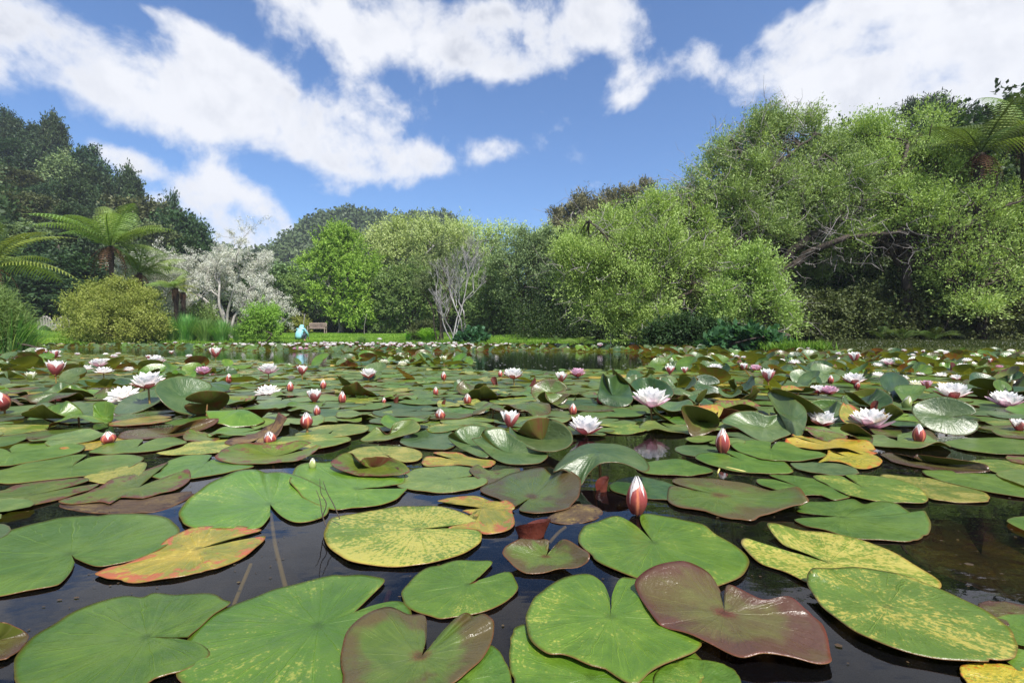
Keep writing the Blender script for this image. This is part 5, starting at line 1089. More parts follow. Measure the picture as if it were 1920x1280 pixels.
('F', 'green', 0, (1270, 420, 3.8), [(1198, 370, 8), (1362, 368, 8), (1330, 430, 3.6), (1262, 472, .5), (1218, 430, 3.6)], 'olive leaf back leaning against the dark upright leaf'),
('F', 'green', 0, (1050, 430, 2), [(918, 440, 1.8), (970, 400, 5.2), (1060, 384, 6.6), (1150, 398, 5.4), (1175, 430, 2.6), (1080, 457, .8), (980, 467, .5)], 'oval green leaf in front of the dark upright leaf'),
('F', 'bronze', 0, (1500, 485, 1.6), [(1378, 460, 4.4), (1450, 443, 6), (1560, 460, 5.2), (1642, 500, 1.8), (1550, 527, .4), (1450, 502, 1.4)], 'olive-brown leaf below the two-tone lily near the right edge'),
('F', 'bronze', 0, (980, 640, 2), [(885, 610, 4.2), (940, 578, 6.4), (1000, 600, 5.2), (1072, 660, 1.8), (1040, 702, .4), (960, 652, 2)], 'brownish folded leaf under the right open lily'),
('F', 'mottled', 0, (800, 640, 1), [(688, 600, 3.4), (750, 610, 2.4), (900, 640, .8), (922, 665, .4), (820, 682, .4), (740, 652, .8)], 'brown-green ragged leaf under the left open lily'),
('A', 'brown', 0, (600, 262, .1), [(330, 262, .1), (500, 235, .1), (800, 225, .1), (1060, 180, .1), (1070, 215, .1), (900, 290, .1), (700, 305, .1), (500, 300, .1)], 'brown rotting pad floating under the horned mottled pad'),
('B', 'brown', 0, (1320, 300, .05), [(1160, 330, .05), (1280, 265, .1), (1400, 255, .4), (1470, 300, .05), (1400, 350, .05), (1230, 365, .05)], 'brown dead leaf afloat left of the tall red bud'),
('B', 'bronze', 0, (880, 80, .15), [(720, 60, 1), (770, 35, 1.2), (800, 65, .3), (1000, 50, .15), (960, 100, .15), (840, 140, .15), (780, 120, .15)], 'reddish brown crumpled leaf behind the light green round pad'),
('C', 'purple', 0, (1850, 870, .1), [(1665, 810, .1), (1780, 798, .3), (1950, 830, .1), (2050, 900, .1), (1950, 960, .1), (1780, 920, .1), (1690, 860, .1)], 'purplish drowned leaf at the right frame edge'),
]
TRC = []   # centre, radius of the traced pads
occupied = []
for n_, (cr_, mt, notch, hub, pts, lb) in enumerate(TR):
    ox, oy = CROPS[cr_]
    def cv(p): return P(ox + p[0] / 3.0, oy + p[1] / 3.0, (p[2] if len(p) > 2 else .35) / 100.0 + (n_ % 5) * .0004)
    O = np.array([cv(p) for p in pts]); O = spline(O, not notch, 5)
    rs = np.random.default_rng(500 + n_)
    hb = cv(hub)
    L = np.linalg.norm(O[:, :2] - hb[:2], axis=1, keepdims=True)
    ph = np.linspace(0, 1, len(O))
    jit = 1 + .006 * np.sin(ph * 60 + n_) + .005 * np.sin(ph * 97 + 2 * n_)
    for q in range(int(rs.integers(0, 4))):
        p0 = rs.uniform(.12, .88); jit = jit - rs.uniform(.015, .05) * np.exp(-((ph - p0) / rs.uniform(.006, .016)) ** 2)
    O[:, :2] = hb[:2] + (O[:, :2] - hb[:2]) * jit[:, None]
    c = np.array([O[:, 0].mean(), O[:, 1].mean()]); R = max(.05, np.median(np.linalg.norm(O[:, :2] - c, axis=1)))
    org = np.array((hb[0], hb[1], 0.0))
    me = pad_mesh('lily_pad', hb - org, O - org, bool(notch), mt, seed=n_, rnd=rs.uniform(0, 1), rings=12)
    o = obj('lily_pad', me, None, org)
    tag(o, lb, 'lily pad', 'lily pads in the foreground')
    TRC.append((c, R)); 
    zmax = (O[:, 2]).max(); occupied.append((O, zmax))
    if zmax > .03:                                       # leaf stalk reaching down into the water
        mb = MB(); mb.tube([(0, 0, hb[2] - .003), (.004, .01, hb[2] * .4), (.01, .03, -.12)], [.0035, .0035, .004], 8); mb.obj('stalk', mstem, o)
# ------------------------------------------------------------------ flowers
def pet_mat(name, outer, inner, tipc, base=None, trans=.25, mid=None):
    m, t, out = new_mat(name)
    uv = t.n('ShaderNodeUVMap', uv_map='UVMap').outputs[0]; sp = t.n('ShaderNodeSeparateXYZ', ins={0: uv})
    geo = t.n('ShaderNodeNewGeometry')
    nz = t.noise(uv, 6, 3)
    s = t.m('ADD', sp.outputs[1], t.m('MULTIPLY', t.m('SUBTRACT', nz, .5), .4))
    o_ = t.mix(t.step(s, .55, 1.0), outer, tipc); i_ = inner
    if base is not None: i_ = t.mix(t.step(s, .45, .05), inner, base); o_ = t.mix(t.step(s, .65, .1), o_, base)
    stripe = t.step(t.m('ABSOLUTE', t.m('SINE', t.m('MULTIPLY', sp.outputs[0], 22.0))), .9, 1.0)
    o_ = t.mix(t.m('MULTIPLY', stripe, .25), o_, tuple(c * .7 for c in outer))
    if mid is not None: o_ = t.mix(t.step(t.m('ABSOLUTE', t.m('ADD', sp.outputs[0], t.m('MULTIPLY', t.m('SUBTRACT', nz, .5), .2))), .16, .02), o_, mid)
    col = t.mix(geo.outputs['Backfacing'], i_, o_)
    b = t.n('ShaderNodeBsdfPrincipled', ins={'Base Color': col, 'Roughness': .5, 'Specular IOR Level': .3})
    tr = t.n('ShaderNodeBsdfTranslucent', ins={'Color': col})
    mx = t.n('ShaderNodeMixShader', ins={0: trans, 1: b.outputs[0], 2: tr.outputs[0]}); t.link(mx.outputs[0], out.inputs[0]); return m
FM = {'white': pet_mat('white_petal', (.93, .88, .88), (.98, .97, .93), (.98, .96, .93), (.97, .90, .88), .42),
      'pink': pet_mat('pink_petal', (.80, .45, .60), (.85, .55, .68), (.86, .62, .72), (.72, .25, .42)),
      'cream': pet_mat('cream_petal', (.86, .84, .66), (.88, .87, .74), (.9, .88, .74), (.84, .80, .45))}
FM['sepal'] = pet_mat('red_sepal', (.48, .10, .12), (.85, .74, .74), (.62, .30, .28), (.36, .07, .07), .15)
FM['budsep'] = pet_mat('bud_sepal', (.30, .055, .055), (.8, .6, .6), (.60, .36, .30), (.17, .04, .035), .1, mid=(.55, .17, .09))
FM['sepalc'] = pet_mat('green_sepal', (.30, .36, .12), (.8, .8, .6), (.4, .4, .2), None, .15)
mstamen = plain_mat('stamens', (.75, .50, .06), (.85, .66, .12), 20, .6, 0)
def petal(L, Wd, e0, e1, cup=.25, n=7, k=5, tipz=0.0):
    s = np.linspace(0, 1, n); el_ = e0 + (e1 - e0) * s ** 1.2
    dx = np.cos(el_) * L / (n - 1); dz = np.sin(el_) * L / (n - 1)
    x = np.concatenate([[0], np.cumsum(dx[:-1])]); z = np.concatenate([[0], np.cumsum(dz[:-1])])
    wd = Wd * (s + .18) ** .55 * np.clip(1 - s, 0, 1) ** .40 * 1.28; wd[0] = Wd * .35
    q = np.linspace(-1, 1, k); V = []
    for i in range(n):
        nrm_ = np.array((-math.sin(el_[i]), 0, math.cos(el_[i])))
        for u in q:
            V.append(np.array((x[i], u * wd[i] / 2, z[i])) + nrm_ * (cup * wd[i] * .5 * (u * u)))
    f = np.array([[i * k + j, (i + 1) * k + j, (i + 1) * k + j + 1, i * k + j + 1] for i in range(n - 1) for j in range(k - 1)])
    uv = np.array([((j / (k - 1)) - .5, i / (n - 1)) for i in range(n) for j in range(k)])
    return np.array(V), f, uv
def ring(parts, n, off, L, Wd, e0, e1, cup, rad0, r, z0=0.0, jit=.08):
    for j in range(n):
        a = off + j * 6.2832 / n + r.uniform(-jit, jit)
        V, f, uv = petal(L * r.uniform(.93, 1.05), Wd * r.uniform(.92, 1.08), e0 + r.uniform(-.07, .07), e1 + r.uniform(-.08, .08), cup)
        V = V + (rad0, 0, z0); c, s = math.cos(a), math.sin(a)
        V = np.stack([V[:, 0] * c - V[:, 1] * s, V[:, 0] * s + V[:, 1] * c, V[:, 2]], 1)
        parts.append((V, f, uv))
def join(parts):
    n = 0; Vs, Fs, Us = [], [], []
    for V, f, uv in parts: Vs.append(V); Fs.append(f + n); Us.append(uv); n += len(V)
    return np.concatenate(Vs), np.concatenate(Fs), np.concatenate(Us)
def flower_parts(kind, seed):
    """unit flower, 1 wide"""
    r = np.random.default_rng(seed); pet, sep = [], []
    if kind == 'open':
        ring(sep, 4, .3, .56, .36, .32, .75, .4, .03, r); ring(pet, 8, .1, .57, .32, .50, .95, .5, .03, r, .01); ring(pet, 8, .5, .56, .31, .70, 1.15, .5, .03, r, .02); ring(pet, 7, .2, .52, .27, .92, 1.32, .5, .03, r, .03); ring(pet, 6, .6, .46, .22, 1.15, 1.45, .5, .025, r, .035)
        st = .10
    elif kind == 'flat':
        ring(sep, 4, .3, .53, .24, .08, .25, .3, .02, r); ring(pet, 9, .1, .52, .22, .18, .48, .4, .03, r, .01); ring(pet, 9, .4, .48, .20, .42, .80, .4, .03, r, .02); ring(pet, 9, .2, .42, .18, .7, 1.08, .4, .03, r, .03); ring(pet, 7, .5, .33, .14, 1.0, 1.3, .4, .02, r, .03)
        st = .13
    elif kind == 'cup':
        ring(sep, 4, .3, .66, .40, .75, 1.35, .55, .03, r); ring(pet, 6, .1, .66, .34, .85, 1.35, .5, .03, r, .01); ring(pet, 6, .6, .64, .30, 1.0, 1.45, .5, .03, r, .02); ring(pet, 5, .3, .6, .24, 1.2, 1.5, .5, .02, r, .03)
        st = .1
    else:                                               # bud: overlapping sepals closed round a pale core
        for j in range(4):
            n, k = 9, 7; V = []
            for i in range(n):
                s = i / (n - 1); rad = .40 * math.sin(math.pi * (s * .84 + .12)) ** .8 * (1 - .34 * s); z = s * 1.05
                wd = .86 * (1 - s ** 2.4) ** .8 + .02
                for u in np.linspace(-1, 1, k):
                    a = .3 + j * 1.5708 + u * wd; rr_ = rad * (1 + .05 * (j % 2) + .04 * u)
                    V.append((rr_ * math.cos(a), rr_ * math.sin(a), z))
            f = np.array([[i * k + q, i * k + q + 1, (i + 1) * k + q + 1, (i + 1) * k + q] for i in range(n - 1) for q in range(k - 1)])[:, ::-1]
            uv = np.array([((q / (k - 1)) - .5, i / (n - 1)) for i in range(n) for q in range(k)])
            sep.append((np.array(V), f, uv))
        for j in range(5):
            n, k = 8, 5; V = []
            for i in range(n):
                s = i / (n - 1); rad = .365 * math.sin(math.pi * (s * .84 + .12)) ** .8 * (1 - .32 * s); z = s * 1.10
                for u in np.linspace(-1, 1, k):
                    a = .8 + j * 1.2566 + u * .8 * (1 - s ** 3) ** .8; V.append((rad * math.cos(a), rad * math.sin(a), z))
            f = np.array([[i * k + q, i * k + q + 1, (i + 1) * k + q + 1, (i + 1) * k + q] for i in range(n - 1) for q in range(k - 1)])[:, ::-1]
            uv = np.array([((q / (k - 1)) - .5, i / (n - 1)) for i in range(n) for q in range(k)])
            pet.append((np.array(V), f, uv))
        st = 0
    mb = MB()
    if st:
        for j in range(34):
            a = r.uniform(0, 6.28); q = r.uniform(.02, st * .8); p0 = np.array((q * math.cos(a), q * math.sin(a), .04)); p1 = p0 * (1.4, 1.4, 1) + (0, 0, .11); p2 = p1 * (.8, .8, 1) + (0, 0, .05)
            mb.tube([p0, p1, p2], [.009, .009, .004], 4)
    return join(pet), join(sep), mb
FP = {}
for kind in ('open', 'flat', 'cup', 'bud'):
    for v_ in range(2):
        (pv, pf, pu), (sv, sf, su), mb = flower_parts(kind, 3 + v_)
        for col in ('white', 'pink', 'cream'):
            if kind == 'bud' and col == 'pink': continue
            sm_ = FM['sepalc'] if col == 'cream' else FM['budsep' if kind == 'bud' else 'sepal']
            if kind == 'open' and v_ == 1 and col == 'white': sm_ = FM['pink']
            FP[kind, v_, col] = (mesh('petals', pv, [pf], FM[col], uv=pu), mesh('sepals', sv, [sf], sm_, uv=su), mb.me('stamens', mstamen) if mb.n else None,
                mesh('far_flower', np.concatenate([pv, sv]), [pf, sf + len(pv)], [FM[col], sm_], [0, 1], uv=np.concatenate([pu, su])))
stem_me = None
mbs = MB(); mbs.tube([(0, 0, .012), (.01, .0, -.1), (.05, .02, -.3)], [.004, .0045, .005], 7); stem_me = mbs.me('stem', mstem)
# x, y of the lowest visible point, width in photo pixels, kind, colour, tilt toward camera, label, landmark name
FL = [
(278, 729, 53, 'open', 'white', .15, 'wide open white lily with deep pink base, tallest on the left', 'the tall pink-based lily'),
(232, 747, 50, 'flat', 'white', .45, 'flat starry white lily leaning toward the viewer below the tall pink-based one', 'the flat starry lily'),
(104, 705, 35, 'cup', 'white', 0, 'cupped white lily with one red sepal near the left edge', 'the cupped red-sepal lily'),
(184, 688, 28, 'open', 'white', 0, 'white lily with spreading pink outer petals behind the left leaves', 'the spreading pink-edged lily'),
(76, 662, 18, 'open', 'white', 0, 'small blush lily nearest the left far water', 'the small blush lily'),
(104, 671, 18, 'cup', 'white', 0, 'small cupped lily just behind the cupped red-sepal lily', 'the small cupped far-left lily'),
(58, 714, 20, 'cup', 'cream', 0, 'yellowish green half-open lily near the left edge', 'the yellowish half-open lily'),
(293, 683, 28, 'open', 'white', 0, 'white lily on a pad behind the tall pink-based lily', 'the lily behind the tall one'),
(194, 700, 30, 'flat', 'white', 0, 'flat white lily peeping over leaves left of the tall pink-based lily', 'the peeping flat lily'),
(241, 695, 18, 'flat', 'white', 0, 'half-hidden white lily between leaves left of centre', 'the half-hidden lily'),
(165, 693, 22, 'flat', 'white', 0, 'low white lily with pink tint among leaves on the left', 'the low pink-tinted lily'),
(404, 671, 24, 'cup', 'white', 0, 'white lily held above the open water edge', 'the lily above the water edge'),
(381, 703, 28, 'open', 'pink', 0, 'pink-washed lily right of the tall pink-based one', 'the pink-washed lily'),
(503, 701, 34, 'open', 'white', 0, 'white lily standing high with pink underside before the strip of water', 'the high white lily by the water'),
(502, 740, 42, 'flat', 'white', .1, 'white lily with flat spreading outer petals lying on a pad', 'the flat lily on a pad'),
(566, 703, 22, 'cup', 'white', 0, 'small cupped lily on a thin stalk right of the high white lily', 'the small stalked lily'),
(691, 709, 32, 'open', 'white', 0, 'solitary white lily in the middle distance before the lily island', 'the solitary middle lily'),
(720, 684, 18, 'open', 'cream', 0, 'creamy lily on the left of the lily island', 'the left island lily'),
(755, 687, 17, 'open', 'cream', .2, 'creamy lily at the front of the lily island, mirrored in water', 'the mirrored island lily'),
(832, 680, 16, 'cup', 'cream', 0, 'creamy lily at the right of the lily island', 'the right island lily'),
(963, 711, 36, 'open', 'white', .05, 'full white lily between two red buds in the middle distance', 'the full lily between red buds'),
(1052, 717, 24, 'cup', 'white', .2, 'tilted cupped lily with dark pink sepal near the middle', 'the tilted cupped lily'),
(1083, 707, 30, 'open', 'pink', 0, 'pale pink full lily beside the tilted cupped one', 'the pale pink full lily'),
(1220, 764, 64, 'open', 'white', .1, 'biggest white lily among dark standing leaves', 'the biggest white lily'),
(1098, 816, 62, 'open', 'white', 0, 'white lily with two red sepals rising behind the arched leaf', 'the lily behind the arched leaf'),
(956, 803, 40, 'cup', 'white', 0, 'cupped lily with three red sepals above the glossy leaf cluster', 'the cupped lily above the leaf cluster'),
(1540, 799, 50, 'open', 'white', .1, 'left of the pair of open white lilies on the right', 'the left lily of the open pair'),
(1634, 804, 66, 'open', 'white', 0, 'right and wider one of the pair of open white lilies', 'the right lily of the open pair'),
(1786, 749, 55, 'open', 'white', 0, 'wide low white lily with pink underside near the right', 'the wide low lily'),
(1886, 763, 52, 'open', 'white', .05, 'white and pink lily on a green stalk at the right edge', 'the stalked right-edge lily'),
(1440, 716, 29, 'cup', 'white', 0, 'cupped white lily with orange-red sepal right of centre', 'the cupped orange-sepal lily'),
(1341, 698, 28, 'open', 'white', 0, 'white lily with pink underside above the leaves right of centre', 'the lily above the right leaves'),
(1256, 702, 20, 'cup', 'white', 0, 'half-open white lily with red sepal behind the biggest white lily', 'the half-open far lily'),
(1284, 700, 15, 'cup', 'white', 0, 'small white lily just right of the half-open far one', 'the small far white lily'),
(1395, 695, 17, 'cup', 'white', 0, 'small cupped lily left of the deep pink one', 'the small far cupped lily'),
(1417, 696, 22, 'open', 'pink', 0, 'deep pink lily right of centre near the far water', 'the deep pink lily'),
(1534, 738, 28, 'open', 'white', 0, 'white lily touching the rose-pink lily', 'the white neighbour lily'),
(1556, 740, 30, 'open', 'pink', 0, 'rose-pink lily touching a white lily on the right', 'the rose-pink lily'),
(1601, 721, 38, 'open', 'white', 0, 'large white lily with drooping pink petals above the right leaves', 'the drooping-petal lily'),
(1646, 706, 22, 'flat', 'white', 0, 'white lily tucked behind the dark upright leaf', 'the tucked lily'),
(1602, 679, 23, 'cup', 'white', 0, 'far white lily with red side on the right', 'the far red-sided lily'),
(1532, 686, 20, 'flat', 'white', 0, 'far flat white lily right of centre', 'the far flat lily'),
(1490, 682, 20, 'flat', 'white', 0, 'far white lily left of the far flat one', 'the far low lily'),
(1664, 684, 22, 'open', 'white', 0, 'far white lily in the right-hand field', 'the far right-field lily'),
(1646, 687, 18, 'flat', 'white', 0, 'far low lily beside the right-field lily', 'the far low neighbour'),
(1692, 712, 22, 'flat', 'white', 0, 'white lily partly behind the dark upright leaf on the right', 'the screened lily'),
(1717, 724, 27, 'flat', 'cream', 0, 'creamy white lily right of the dark upright leaf', 'the creamy right lily'),
(1738, 729, 20, 'cup', 'pink', 0, 'pink-sided cupped lily right of the creamy one', 'the pink-sided lily'),
(1726, 704, 15, 'flat', 'white', 0, 'small far lily above the creamy one', 'the small upper lily'),
(1765, 707, 22, 'flat', 'white', 0, 'flat white lily far on the right', 'the flat far-right lily'),
(1793, 713, 19, 'open', 'white', 0, 'white lily right of the flat far-right one', 'the next far-right lily'),
(1805, 689, 20, 'flat', 'white', 0, 'far white lily near the grassy bank on the right', 'the bank-side lily'),
(1873, 689, 14, 'flat', 'pink', 0, 'small mauve-pink lily near the right edge', 'the small mauve lily'),
(1912, 685, 16, 'flat', 'white', 0, 'white lily cut by the right frame edge near the bank', 'the edge lily'),
(1340, 660, 10, 'flat', 'cream', 0, 'tiny creamy lily on the raised leaf clump right of the water', 'the tiny clump lily'),
(1910, 810, 30, 'cup', 'white', .1, 'half-open white lily at the right frame edge', 'the half-open edge lily'),
(590, 755, 30, 'cup', 'white', .1, 'half-open lily with red sepals left of the middle', 'the half-open red-sepal lily'),
(1194, 962, 44, 'bud', 'white', 0, 'tall red bud with pale tip standing in dark water, nearest of all', 'the tall nearest red bud'),
(1355, 848, 29, 'bud', 'white', 0, 'two-toned red bud with white tip above flat green pads', 'the two-toned bud'),
(1723, 829, 24, 'bud', 'white', 0, 'upright pink bud mirrored in dark water on the right', 'the mirrored pink bud'),
(575, 801, 26, 'bud', 'white', .1, 'dark red bud left of the middle', 'the dark red bud'),
(595, 779, 15, 'bud', 'white', .2, 'small pink and white bud behind the dark red bud', 'the small pink bud'),
(205, 830, 28, 'bud', 'white', .2, 'low reddish bud floating in dark water on the left', 'the low floating bud'),
(508, 831, 26, 'bud', 'white', .35, 'tilted pink and white bud behind the saucer-shaped leaf', 'the tilted bud'),
(586, 880, 16, 'bud', 'cream', 0, 'small whitish bud by the starburst pad', 'the small whitish bud'),
(642, 756, 17, 'bud', 'white', .1, 'pink bud between pads just left of the middle', 'the lone pink bud'),
(877, 757, 17, 'bud', 'white', .5, 'tilted red bud with white tip in the middle field', 'the tilted middle bud'),
(826, 784, 22, 'bud', 'white', .6, 'leaning red and white bud in the middle field', 'the leaning bud'),
(606, 729, 13, 'bud', 'white', 0, 'small red bud beyond the half-open red-sepal lily', 'the small far bud'),
(544, 734, 14, 'bud', 'white', 0, 'slim red bud left of the middle far leaves', 'the slim red bud'),
(429, 718, 13, 'bud', 'white', 0, 'pink bud above dark leaves left of the middle', 'the pink leaf-top bud'),
(938, 707, 10, 'bud', 'white', 0, 'left red bud beside the full middle lily', 'the left companion bud'),
(949, 705, 10, 'bud', 'white', 0, 'right red bud beside the full middle lily', 'the right companion bud'),
(832, 712, 12, 'bud', 'white', .2, 'dark red bud in front of the lily island', 'the island-front bud'),
(1074, 778, 17, 'bud', 'white', .2, 'red bud among brown leaves behind the arched leaf', 'the brown-leaf bud'),
(1125, 758, 16, 'bud', 'white', .2, 'red and white bud left of the tall dark leaf', 'the bud by the tall dark leaf'),
(817, 741, 12, 'bud', 'white', .1, 'short red bud in the middle field', 'the short red bud'),
(1697, 765, 19, 'bud', 'cream', .4, 'greenish white bud lying before the olive leaf back', 'the greenish bud'),
(1557, 719, 12, 'bud', 'white', .1, 'dark pink bud above the rose-pink lily', 'the dark pink bud'),
(1606, 729, 12, 'bud', 'white', .2, 'small pink bud below the drooping-petal lily', 'the small lower bud'),
(720, 757, 9, 'bud', 'white', 0, 'tiny purple bud left of the rolled stub', 'the tiny purple bud'),
(8, 766, 34, 'bud', 'white', .5, 'large dark red bud cut by the left frame edge', 'the edge bud'),
]
NEARF = []; LAND = []
for i, (x, yb, wp, kind, col, tilt, lb, lm) in enumerate(FL):
    Wr = {'open': .135, 'flat': .135, 'cup': .095, 'bud': .048}[kind]
    D = Wr * F / wp
    zb = H0 - (yb - YH) * D / F
    if zb < 0.002: zb = 0.004; D = F * (H0 - zb) / (yb - YH); Wr = wp * D / F
    zm = .10 if x == 278 else {'bud': .025, 'flat': .045, 'cup': .06, 'open': .065}[kind]
    if zb > zm: zb = zm; D = F * (H0 - zb) / (yb - YH); Wr = wp * D / F
    X = (x - 960) * D / F
    S = Wr * (1.22 if kind == 'bud' else 1.25 if kind == 'cup' else 1.08)
    a = random.Random(i).uniform(0, 6.28)
    a0 = a
    root = empty('water_lily' if kind != 'bud' else 'lily_bud', (X, D, zb))
    tag(root, lb, 'water lily' if kind != 'bud' else 'lily bud', 'open water lilies standing over the pads' if kind != 'bud' else 'closed lily buds among the pads')
    pm, sp_, st_, _ = FP[kind, i % 2, col]
    rz = {1098: .75, 1634: .3, 956: .8, 1194: 1.1}.get(x, a)
    rot = (Matrix.Rotation(tilt, 3, 'X') @ Matrix.Rotation(rz, 3, 'Z')).to_euler()
    hgt = S * ({1194: 1.2, 1355: 1.2, 1723: 1.1, 575: .85, 205: .62, 508: .75, 826: .8, 8: .9}.get(x, 1.05) if kind == 'bud' else 1.12)
    obj('petals', pm, root, (0, 0, 0), rot, (S, S, hgt)); obj('sepals', sp_, root, (0, 0, 0), rot, (S, S, hgt))
    if st_: obj('stamens', st_, root, (0, 0, 0), rot, (S, S, S))
    obj('stem', stem_me, root)
    NEARF.append((x, yb, wp, X, D, zb)); LAND.append((x, yb, lm))
# ------------------------------------------------------------------ rolled leaves
def scroll(x, yb, wp, hp, label, tilt=0.0, seed=0, slant=.4):
    D = F * H0 / (yb - YH); R = wp * D / F / 2; Hh = hp * D / F; r = np.random.default_rng(seed)
    n, m_ = 40, 8; V = []; UV = []
    for i in range(n):
        u_ = i / (n - 1); th = -2.9 + 5.0 * u_ + seed; rad = R * (1 - .22 * u_)
        for j in range(m_):
            v = j / (m_ - 1); top = Hh * (.12 + 1.0 * math.sin(math.pi * min(1, u_ * .92 + .04)) ** .7 * (1 - slant * .5 * u_))
            fl = .72 + .36 * v ** 1.5
            V.append((rad * math.cos(th) * fl, rad * math.sin(th) * fl * .72, -.01 + v * (top + .01))); UV.append((v * math.cos(th), v * math.sin(th)))
    f = np.array([[i * m_ + j, (i + 1) * m_ + j, (i + 1) * m_ + j + 1, i * m_ + j + 1] for i in range(n - 1) for j in range(m_ - 1)])
    me = mesh('rolled_leaf', V, [f], [mu_red], uv=UV, rnd=np.full(len(V), .5))
    o = obj('rolled_leaf', me, None, ((x - 960) * D / F, D, 0), (0, tilt, 0)); tag(o, label, 'rolled leaf', 'young rolled leaves rising from the water')
mu_red = plain_mat('rolled_leaf_red', (.075, .016, .012), (.13, .034, .02), 25, .3, .15, spec=.5)
for a in [(997, 1004, 66, 36, 'red-brown young leaf rolled like a scroll above the heart-shaped leaf', .15, 0), (1128, 920, 28, 26, 'short red rolled leaf standing under the arched grey-green leaf', 0, 1), (743, 756, 10, 13, 'brown rolled stub before the pale cupped pad'), (832, 761, 8, 12, 'thin rolled stub below the short red bud'),
          (930, 724, 12, 18, 'brown rolled leaf leaning left near the full lily', -.35, 2), (993, 728, 9, 22, 'tilted olive rolled leaf right of the full lily', .6, 3), (1638, 775, 14, 24, 'brown rolled leaf behind the wider open lily', .05, 1), (1784, 697, 10, 18, 'brown rolled leaf far on the right', .2, 2), (1324, 722, 12, 12, 'short rolled leaf left of the cupped orange-sepal lily', 0, 2)]:
    scroll(*a)
# ------------------------------------------------------------------ generated pads
def pad_outline(kind, R, r, m_):
    g = r.uniform(.05, .24); th = np.linspace(g, 2 * math.pi - g, m_)
    rad = R * (1 + .035 * np.sin(2 * th + r.uniform(0, 6)) + .018 * np.sin(5 * th + r.uniform(0, 6)))
    e = np.minimum(th - g, 2 * math.pi - g - th); rad = rad * (1 - .30 * np.exp(-e / .11))
    hz = .004; z = .003 + .0015 * np.sin(4 * th + r.uniform(0, 6)); s = R / .12; t0 = r.uniform(0, 6.28)
    if kind == 'wavy': z = .008 + .009 * s * np.sin(3 * th + t0) + .004 * np.sin(7 * th); z = np.maximum(z, .001)
    elif kind == 'cup': z = .040 * s * (1 + .35 * np.sin(2 * th + t0) + .15 * np.sin(5 * th)); hz = .008
    elif kind == 'wing': z = .003 + .085 * s * np.maximum(0, np.cos(th - t0)) ** 1.4 * (1 + .12 * np.sin(6 * th))
    elif kind == 'fold': z = .004 + .080 * s * np.abs(np.cos(th - t0)) ** 1.8 * (1 + .12 * np.sin(5 * th)); hz = .01
    elif kind == 'dome': z = .020 + .028 * np.sin(2 * th + t0) + .006 * np.sin(7 * th); z = np.maximum(z, .002); hz = .05 * s
    rr_ = np.sqrt(np.maximum(rad ** 2 - (z - hz) ** 2 * 1.1, (rad * .55) ** 2))
    O = np.stack([rr_ * np.cos(th), rr_ * np.sin(th), z], 1); hub = np.array((0, 0, hz))
    if kind == 'stand':
        z = .02 * s * (1 + .6 * np.sin(2 * th + t0)); O = np.stack([rad * np.cos(th), rad * np.sin(th), z], 1)
        ta = r.uniform(.65, 1.15); R_ = np.array(Matrix.Rotation(t0, 3, 'Z') @ Matrix.Rotation(ta, 3, 'X'))
        O = O @ R_.T; hub = np.array((0, 0, 0.0)); lift = -O[:, 2].min() - .008; O[:, 2] += lift; hub[2] += lift
        k_ = min(1.0, .15 / O[:, 2].max()); O[:, 2] *= k_; hub[2] *= k_
    return hub, O
KINDS_ = ['flat', 'flat', 'flat', 'wavy', 'wavy', 'cup', 'cup', 'wing', 'wing', 'fold', 'dome', 'stand', 'stand']
PW = {'flat': 2, 'wavy': 2, 'cup': 1.8, 'wing': 2.2, 'fold': 1.8, 'dome': 1.6, 'stand': 1.6}
HI, LO = {}, {}
def hi_mesh(kind, v_, mt):
    if (kind, v_, mt) not in HI:
        r = np.random.default_rng(hash((kind == 'flat', len(kind), v_)) % 1000 + v_ * 7 + KINDS_.index(kind) * 31)
        hub, O = pad_outline(kind, .12, r, 44)
        HI[kind, v_, mt] = (pad_mesh('lily_pad', hub, O, True, mt, seed=v_, rnd=.1 * v_, rings=8, pw=PW[kind]), O, hub)
    return HI[kind, v_, mt]
WORDS = {'green': 'plain green', 'bright': 'bright green', 'light': 'light green', 'sage': 'grey-green', 'dark': 'dark green', 'yellow': 'yellow-speckled', 'speck': 'lightly speckled', 'gold': 'golden', 'orange': 'orange-edged', 'bronze': 'bronze', 'purple': 'purple-brown', 'mottled': 'mottled', 'brown': 'withered brown'}
KW = {'flat': 'flat pad', 'wavy': 'wavy pad', 'cup': 'cupped leaf', 'wing': 'leaf with one raised side', 'fold': 'folded leaf', 'dome': 'arched leaf', 'stand': 'upstanding leaf'}
# where pads grow, by photo position of their place on the water
fx = [-600, -200, 0, 100, 200, 330, 430, 533, 633, 1190, 1215, 1250, 1300, 1345, 1460, 2500]
fy = [660, 655, 655, 661, 664, 671, 674, 680, 694, 696, 691, 684, 673, 668, 664, 664]
bx_ = [-600, 0, 50, 300, 430, 560, 640, 900, 1000, 1150, 1200, 1300, 1440]
by_ = [648, 650, 651, 652, 657, 658, 661, 659, 657, 660, 664, 664, 662]
rg = np.random.default_rng(77)
cand = []
def try_place(X, Y, R, grid, lim, cell=.3):
    k0, k1 = int(math.floor(X / cell)), int(math.floor(Y / cell))
    for a in range(k0 - 2, k0 + 3):
        for b_ in range(k1 - 2, k1 + 3):
            for (x2, y2, r2) in grid.get((a, b_), ()):
                if (X - x2) ** 2 + (Y - y2) ** 2 < (lim * (R + r2)) ** 2: return False
    grid.setdefault((k0, k1), []).append((X, Y, R)); return True
grid = {}
for c, R in TRC:
    cell = .3; grid.setdefault((int(math.floor(c[0] / cell)), int(math.floor(c[1] / cell))), []).append((c[0], c[1], R))
pads = []
